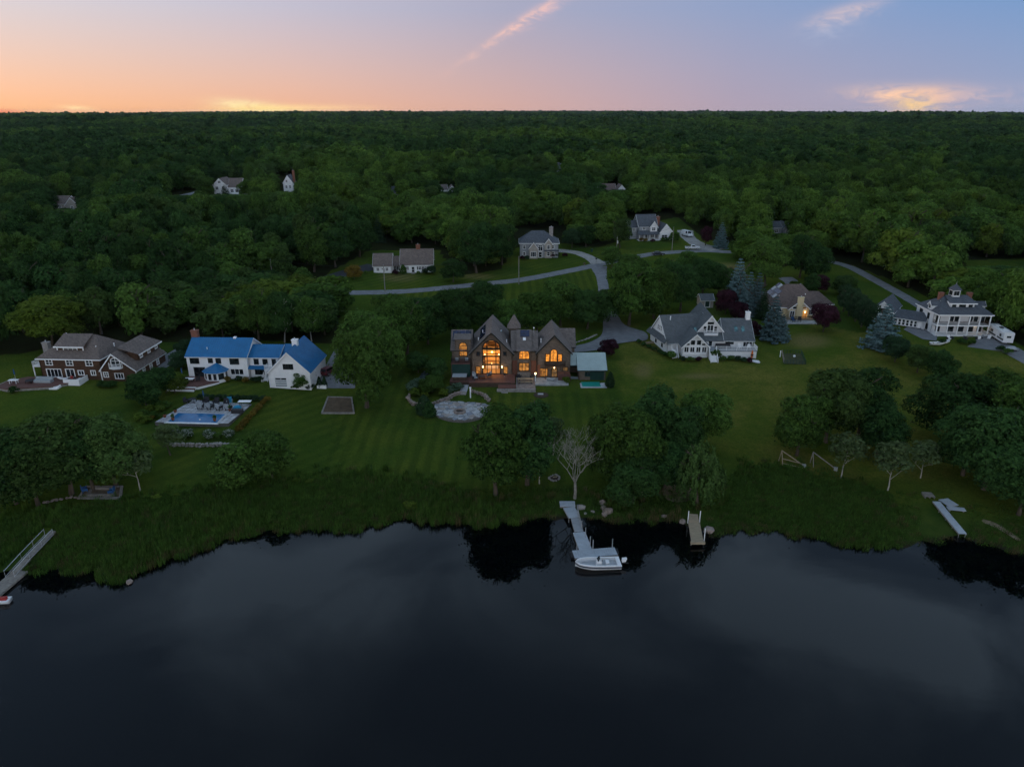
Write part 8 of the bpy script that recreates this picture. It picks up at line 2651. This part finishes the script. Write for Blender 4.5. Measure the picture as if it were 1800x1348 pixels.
for (u0, u1, va, vb, keepf) in FAR_H:
    mg = 0.72 if keepf < .5 else 0.3
    over = (u_ + rpx * mg > u0) & (u_ - rpx * mg < u1)
    front = (v_ > va + 1) & (vt < vb - (vb - va) * keepf)
    kill = over & front & (v_ < 640)
    # shorten what only just overlaps, drop the rest
    need = (v_ - (vb - (vb - va) * (keepf - 0.05))) / np.maximum(v_ - vt, 0.1)
    short = kill & (need > 0.22) & (v_ > vb)
    hh = np.where(short, hh * np.clip(need, 0.22, 1), hh)
    ok &= ~(kill & ~short)
    ok &= ~((u_ > u0) & (u_ < u1) & (v_ < vb + 2) & (v_ > va + (vb - va) * 0.45))
for (cl_, w_) in ROADS:
    sel = np.where(ok & (cand[:, 1] < 700))[0]
    for i in sel:
        if np.min(np.hypot(cl_[:, 0] - cand[i, 0], cl_[:, 1] - cand[i, 1])) < w_ + rr_[i] * 0.55:
            ok[i] = False
for (ox, oy, orr) in OCC:
    ok &= np.hypot(cand[:, 0] - ox, cand[:, 1] - oy) > orr * 0.8
app = FPX * rr_ / dep
infr = (u_ > -25) & (u_ < 1825) & (v_ > 200)
order = np.argsort(-np.where(ok & infr, app, -1))
single = [i for i in order[:230] if ok[i] and infr[i]]
sset = np.zeros(len(cand), bool)
sset[single] = True


def wood_region(u, v):
    if u < 330:
        return ('behind the brown shingle house' if v > 480 else 'far left beyond the brown house')
    if u < 600:
        return ('behind the blue-roofed house' if v > 490 else 'left of the small white cape house')
    if u < 905:
        return 'behind the small white cape house'
    if u < 1110:
        return 'beyond the grey hip-roofed house'
    if u < 1300:
        return 'behind the grey farmhouse'
    if u < 1500:
        return ('behind the tan-roofed house' if v > 440 else 'far beyond the tan-roofed house')
    return ('behind the white porch house' if v > 430 else 'far right beyond the porch house')


MATS = ['dark', 'dark', 'dark', 'mid', 'olive', 'mid', 'yellow', 'lime']
WORD = {'mid': 'mid-green', 'dark': 'dark green', 'olive': 'olive-green', 'yellow': 'yellow-green', 'lime': 'bright green'}
stand = np.where(front_wood, np.clip(stand + 0.25, 0.4, 0.9), stand)
mat_i = np.clip((stand * 8.2 + rs.normal(0, 1.35, len(cand)) - 0.3).astype(int), 0, 7)
labs = {}
for j, i in enumerate(single):
    mt = MATS[mat_i[i]]
    size = 'tall' if hh[i] > 15 else ('low' if hh[i] < 11.5 else 'full')
    width = 'broad' if rr_[i] > 5.4 else ('narrow' if rr_[i] < 4.3 else 'rounded')
    reg = wood_region(u_[i], v_[i])
    labs.setdefault(('%s %s %s wood tree %s' % (size, width, WORD[mt], reg), mt, reg), []).append(i)
NTH = ordn + ['thirteenth', 'fourteenth', 'fifteenth', 'sixteenth']
for (lab, mt, reg), mem in labs.items():
    mem.sort(key=lambda q: u_[q])
    for k, i in enumerate(mem):
        suf = '' if len(mem) == 1 else (', left one' if k == 0 else ', right one') if len(mem) == 2 else ', %s from left' % NTH[min(k, 15)]
        tree(None, float(hh[i]), float(rr_[i]), 'wood', mt, lab + suf, 'woodland_tree', 'tree', 'trees in the wood ' + reg, at=(cand[i, 0], cand[i, 1], cz[i]))


def scatter(name, P, Rz, S, idx, protos, mats=None, kind='stuff'):
    """one object: points that carry copies of the given meshes"""
    me = bpy.data.meshes.new(name)
    me.vertices.add(len(P))
    me.vertices.foreach_set('co', np.asarray(P, np.float32).reshape(-1))
    me.attributes.new('rz', 'FLOAT', 'POINT').data.foreach_set('value', np.asarray(Rz, np.float32))
    me.attributes.new('sc', 'FLOAT_VECTOR', 'POINT').data.foreach_set('vector', np.asarray(S, np.float32).reshape(-1))
    me.attributes.new('idx', 'INT', 'POINT').data.foreach_set('value', np.asarray(idx, np.int32))
    o = new_obj(name, me)
    g = bpy.data.node_groups.new(name, 'GeometryNodeTree')
    g.interface.new_socket('Geometry', in_out='INPUT', socket_type='NodeSocketGeometry')
    g.interface.new_socket('Geometry', in_out='OUTPUT', socket_type='NodeSocketGeometry')
    gi = g.nodes.new('NodeGroupInput'); go = g.nodes.new('NodeGroupOutput')
    join = g.nodes.new('GeometryNodeJoinGeometry')
    for po in protos[::-1]:
        oi = g.nodes.new('GeometryNodeObjectInfo')
        oi.inputs['Object'].default_value = po
        oi.inputs['As Instance'].default_value = True
        g.links.new(oi.outputs['Geometry'], join.inputs[0])
    iop = g.nodes.new('GeometryNodeInstanceOnPoints')
    g.links.new(gi.outputs[0], iop.inputs['Points'])
    g.links.new(join.outputs[0], iop.inputs['Instance'])
    iop.inputs['Pick Instance'].default_value = True

    def na(nm, dt):
        nd = g.nodes.new('GeometryNodeInputNamedAttribute')
        nd.data_type = dt
        nd.inputs[0].default_value = nm
        return nd.outputs[0]
    g.links.new(na('idx', 'INT'), iop.inputs['Instance Index'])
    cx_ = g.nodes.new('ShaderNodeCombineXYZ')
    g.links.new(na('rz', 'FLOAT'), cx_.inputs[2])
    e2r = g.nodes.new('FunctionNodeEulerToRotation')
    g.links.new(cx_.outputs[0], e2r.inputs[0])
    g.links.new(e2r.outputs[0], iop.inputs['Rotation'])
    g.links.new(na('sc', 'FLOAT_VECTOR'), iop.inputs['Scale'])
    g.links.new(iop.outputs[0], go.inputs[0])
    md = o.modifiers.new('scatter', 'NODES')
    md.node_group = g
    return tag(o, kind=kind)


def proto_objs(meshes, mats):
    out = []
    for k, mt in enumerate(mats):
        me = meshes[k % len(meshes)].copy()
        me.materials[0] = LM[mt]
        out.append(bpy.data.objects.new('crown', me))
    return out


PM_ = ['dark', 'dark', 'dark', 'mid', 'olive', 'mid', 'mid', 'lime']
NT = len(PM_)
P_mid = proto_objs(PRO['wood'], PM_)
P_far = proto_objs(PRO['far'], PM_)
P_vf = proto_objs(PRO['vfar'], PM_)
rest = np.where(ok & ~sset)[0]
yv = cand[rest, 1]
tier = np.where(yv < 520, 0, np.where(yv < 1600, 1, 2))
idx = tier * NT + mat_i[rest] % NT
idx = np.where((rs.rand(len(rest)) < 0.03) & (tier < 2), 3 * NT, idx)
Pz = np.stack([cand[rest, 0], cand[rest, 1], cz[rest] - 0.3], 1)
Sc = np.stack([rr_[rest] / 5, rr_[rest] / 5, hh[rest] / 12], 1)
scatter('forest', Pz, rs.uniform(0, 6.28, len(rest)), Sc, idx, P_mid + P_far + P_vf + proto_objs(PRO['spruce'], ['fir']))
print('singles', len(single), 'mass', len(rest))

# ---------------------------------------------------------------- reeds along the shore
rsn = np.random.RandomState(21)


def tuft(seed, n, hgt, spread, w, mt='reed'):
    r_ = np.random.RandomState(seed)
    mb_v = []; mb_f = []; ti = []
    for i in range(n):
        a = r_.uniform(0, 6.28); d_ = spread * math.sqrt(r_.uniform())
        x, y = d_ * math.cos(a), d_ * math.sin(a)
        H_ = hgt * r_.uniform(0.65, 1.1)
        b_ = r_.uniform(0, 6.28); lean = r_.uniform(0.05, 0.35) * H_
        lx, ly = math.cos(b_) * lean, math.sin(b_) * lean
        wx, wy = -math.sin(b_ + .6) * w, math.cos(b_ + .6) * w
        k = len(mb_v)
        mb_v += [(x - wx, y - wy, -.2), (x + wx, y + wy, -.2), (x + lx * .35 + wx, y + ly * .35 + wy, H_ * .55), (x + lx * .35 - wx, y + ly * .35 - wy, H_ * .55), (x + lx, y + ly, H_)]
        mb_f += [(k, k + 1, k + 2, k + 3), (k + 3, k + 2, k + 4)]
        t_ = r_.uniform(0, .7)
        ti += [t_ * .6, t_ + .25]
    me = bpy.data.meshes.new('reed_tuft')
    me.from_pydata(mb_v, [], mb_f)
    me.attributes.new('tint', 'FLOAT', 'FACE').data.foreach_set('value', np.clip(ti, 0, 1))
    me.materials.append(LM[mt])
    return bpy.data.objects.new('reed_tuft', me)


tufts = [tuft(1, 26, 1.45, 0.55, 0.035), tuft(2, 26, 1.2, 0.6, 0.035), tuft(3, 22, 0.7, 0.6, 0.03), tuft(4, 22, 0.45, 0.6, 0.03), tuft(5, 16, 1.25, 0.55, 0.03, 'dry')]
xs = np.arange(-130, 130, 0.5)
ysg = np.arange(60, 150, 0.5)
X, Y = np.meshgrid(xs, ysg)
X = X.ravel() + rsn.uniform(-.25, .25, X.size); Y = Y.ravel() + rsn.uniform(-.25, .25, Y.size)
Z = h(X, Y)
dpt = Y * cp_ - (Z - CAM_Z) * sp_
U = 900 + FPX * X / dpt
V = 674 - FPX * (Y * sp_ + (Z - CAM_Z) * cp_) / dpt
RL = [(-80, 950), (60, 905), (230, 882), (300, 872), (390, 862), (520, 838), (640, 838), (760, 852), (830, 882), (905, 905), (925, 940), (600, 1100), (-80, 1100)]
RR_ = [(1268, 880), (1300, 822), (1390, 822), (1500, 850), (1570, 880), (1590, 1000), (1268, 1000)]
RE = [(1268, 1000), (1250, 890), (1570, 880), (1625, 905), (1680, 960), (1800, 900), (1900, 900), (1900, 1100), (1268, 1100)]
edge = rsn.normal(0, 9, X.size)
tall = (np_in_poly(U, V + edge, RL) | np_in_poly(U, V + edge, RR_)) & (Z > -0.15)
fringe = ~tall & (Z > -0.12) & (Z < 0.75 + rsn.normal(0, .15, X.size)) & (np_in_poly(U, V, [(-100, 1150), (-100, 860), (1900, 860), (1900, 1150)]))
dockfree = ~((U > 975) & (U < 1035) & (V > 870)) & ~((U > 1200) & (U < 1242) & (V > 895)) & ~((U > 1615) & (U < 1705) & (V > 870) & (V < 945)) & ~((U < 100) & (V > 925) & (V - 930 > (90 - U) * 0.9 - 14) & (V - 930 < (90 - U) * 1.05 + 30))
tall &= dockfree; fringe &= dockfree & (rsn.rand(X.size) < 0.6)
low = fringe
selm = tall | low
P = np.stack([X, Y, Z], 1)[selm]
ti_ = tall[selm]
idx = np.where(ti_, rsn.randint(0, 2, selm.sum()), 2 + rsn.randint(0, 2, selm.sum()))
dryf = np.where(P[:, 2] < 0.25, 0.30, 0.07) * (0.4 + 1.3 * vnoise(P[:, 0], P[:, 1], 4.5, 8))
idx = np.where(rsn.rand(selm.sum()) < dryf, 4, idx)
patchn = 0.55 + 0.5 * vnoise(P[:, 0], P[:, 1], 6.0, 9) + 0.16 * np.sin(P[:, 0] / 5.1 + np.sin(P[:, 1] / 3)) * np.sin(P[:, 1] / 3.3)
sc = (rsn.uniform(0.7, 1.25, selm.sum()) * patchn) * np.where(U[selm] > 1240, 0.62, 1.0)
# reeds stand lower at the water's edge on the far side of the belt
S = np.stack([np.ones_like(sc), np.ones_like(sc), sc], 1)
scatter('reed_bed', P, rsn.uniform(0, 6.28, selm.sum()), S, idx, tufts)
print('reeds', selm.sum())

# ---------------------------------------------------------------- evening air
hz = MB().box(-8200, 8200, -120, 9800, -9.5, 75).build('haze', None)
hm = bpy.data.materials.new('evening_air')
hm.use_nodes = True
hn = hm.node_tree
hn.nodes.clear()
ho = hn.nodes.new('ShaderNodeOutputMaterial')
hv = hn.nodes.new('ShaderNodeVolumePrincipled')
hv.inputs['Color'].default_value = (0.72, 0.84, 1.0, 1)
hv.inputs['Density'].default_value = 0.000018
hv.inputs['Anisotropy'].default_value = 0.2
hn.links.new(hv.outputs[0], ho.inputs['Volume'])
hz.data.materials.append(hm)
tag(hz, kind='stuff')
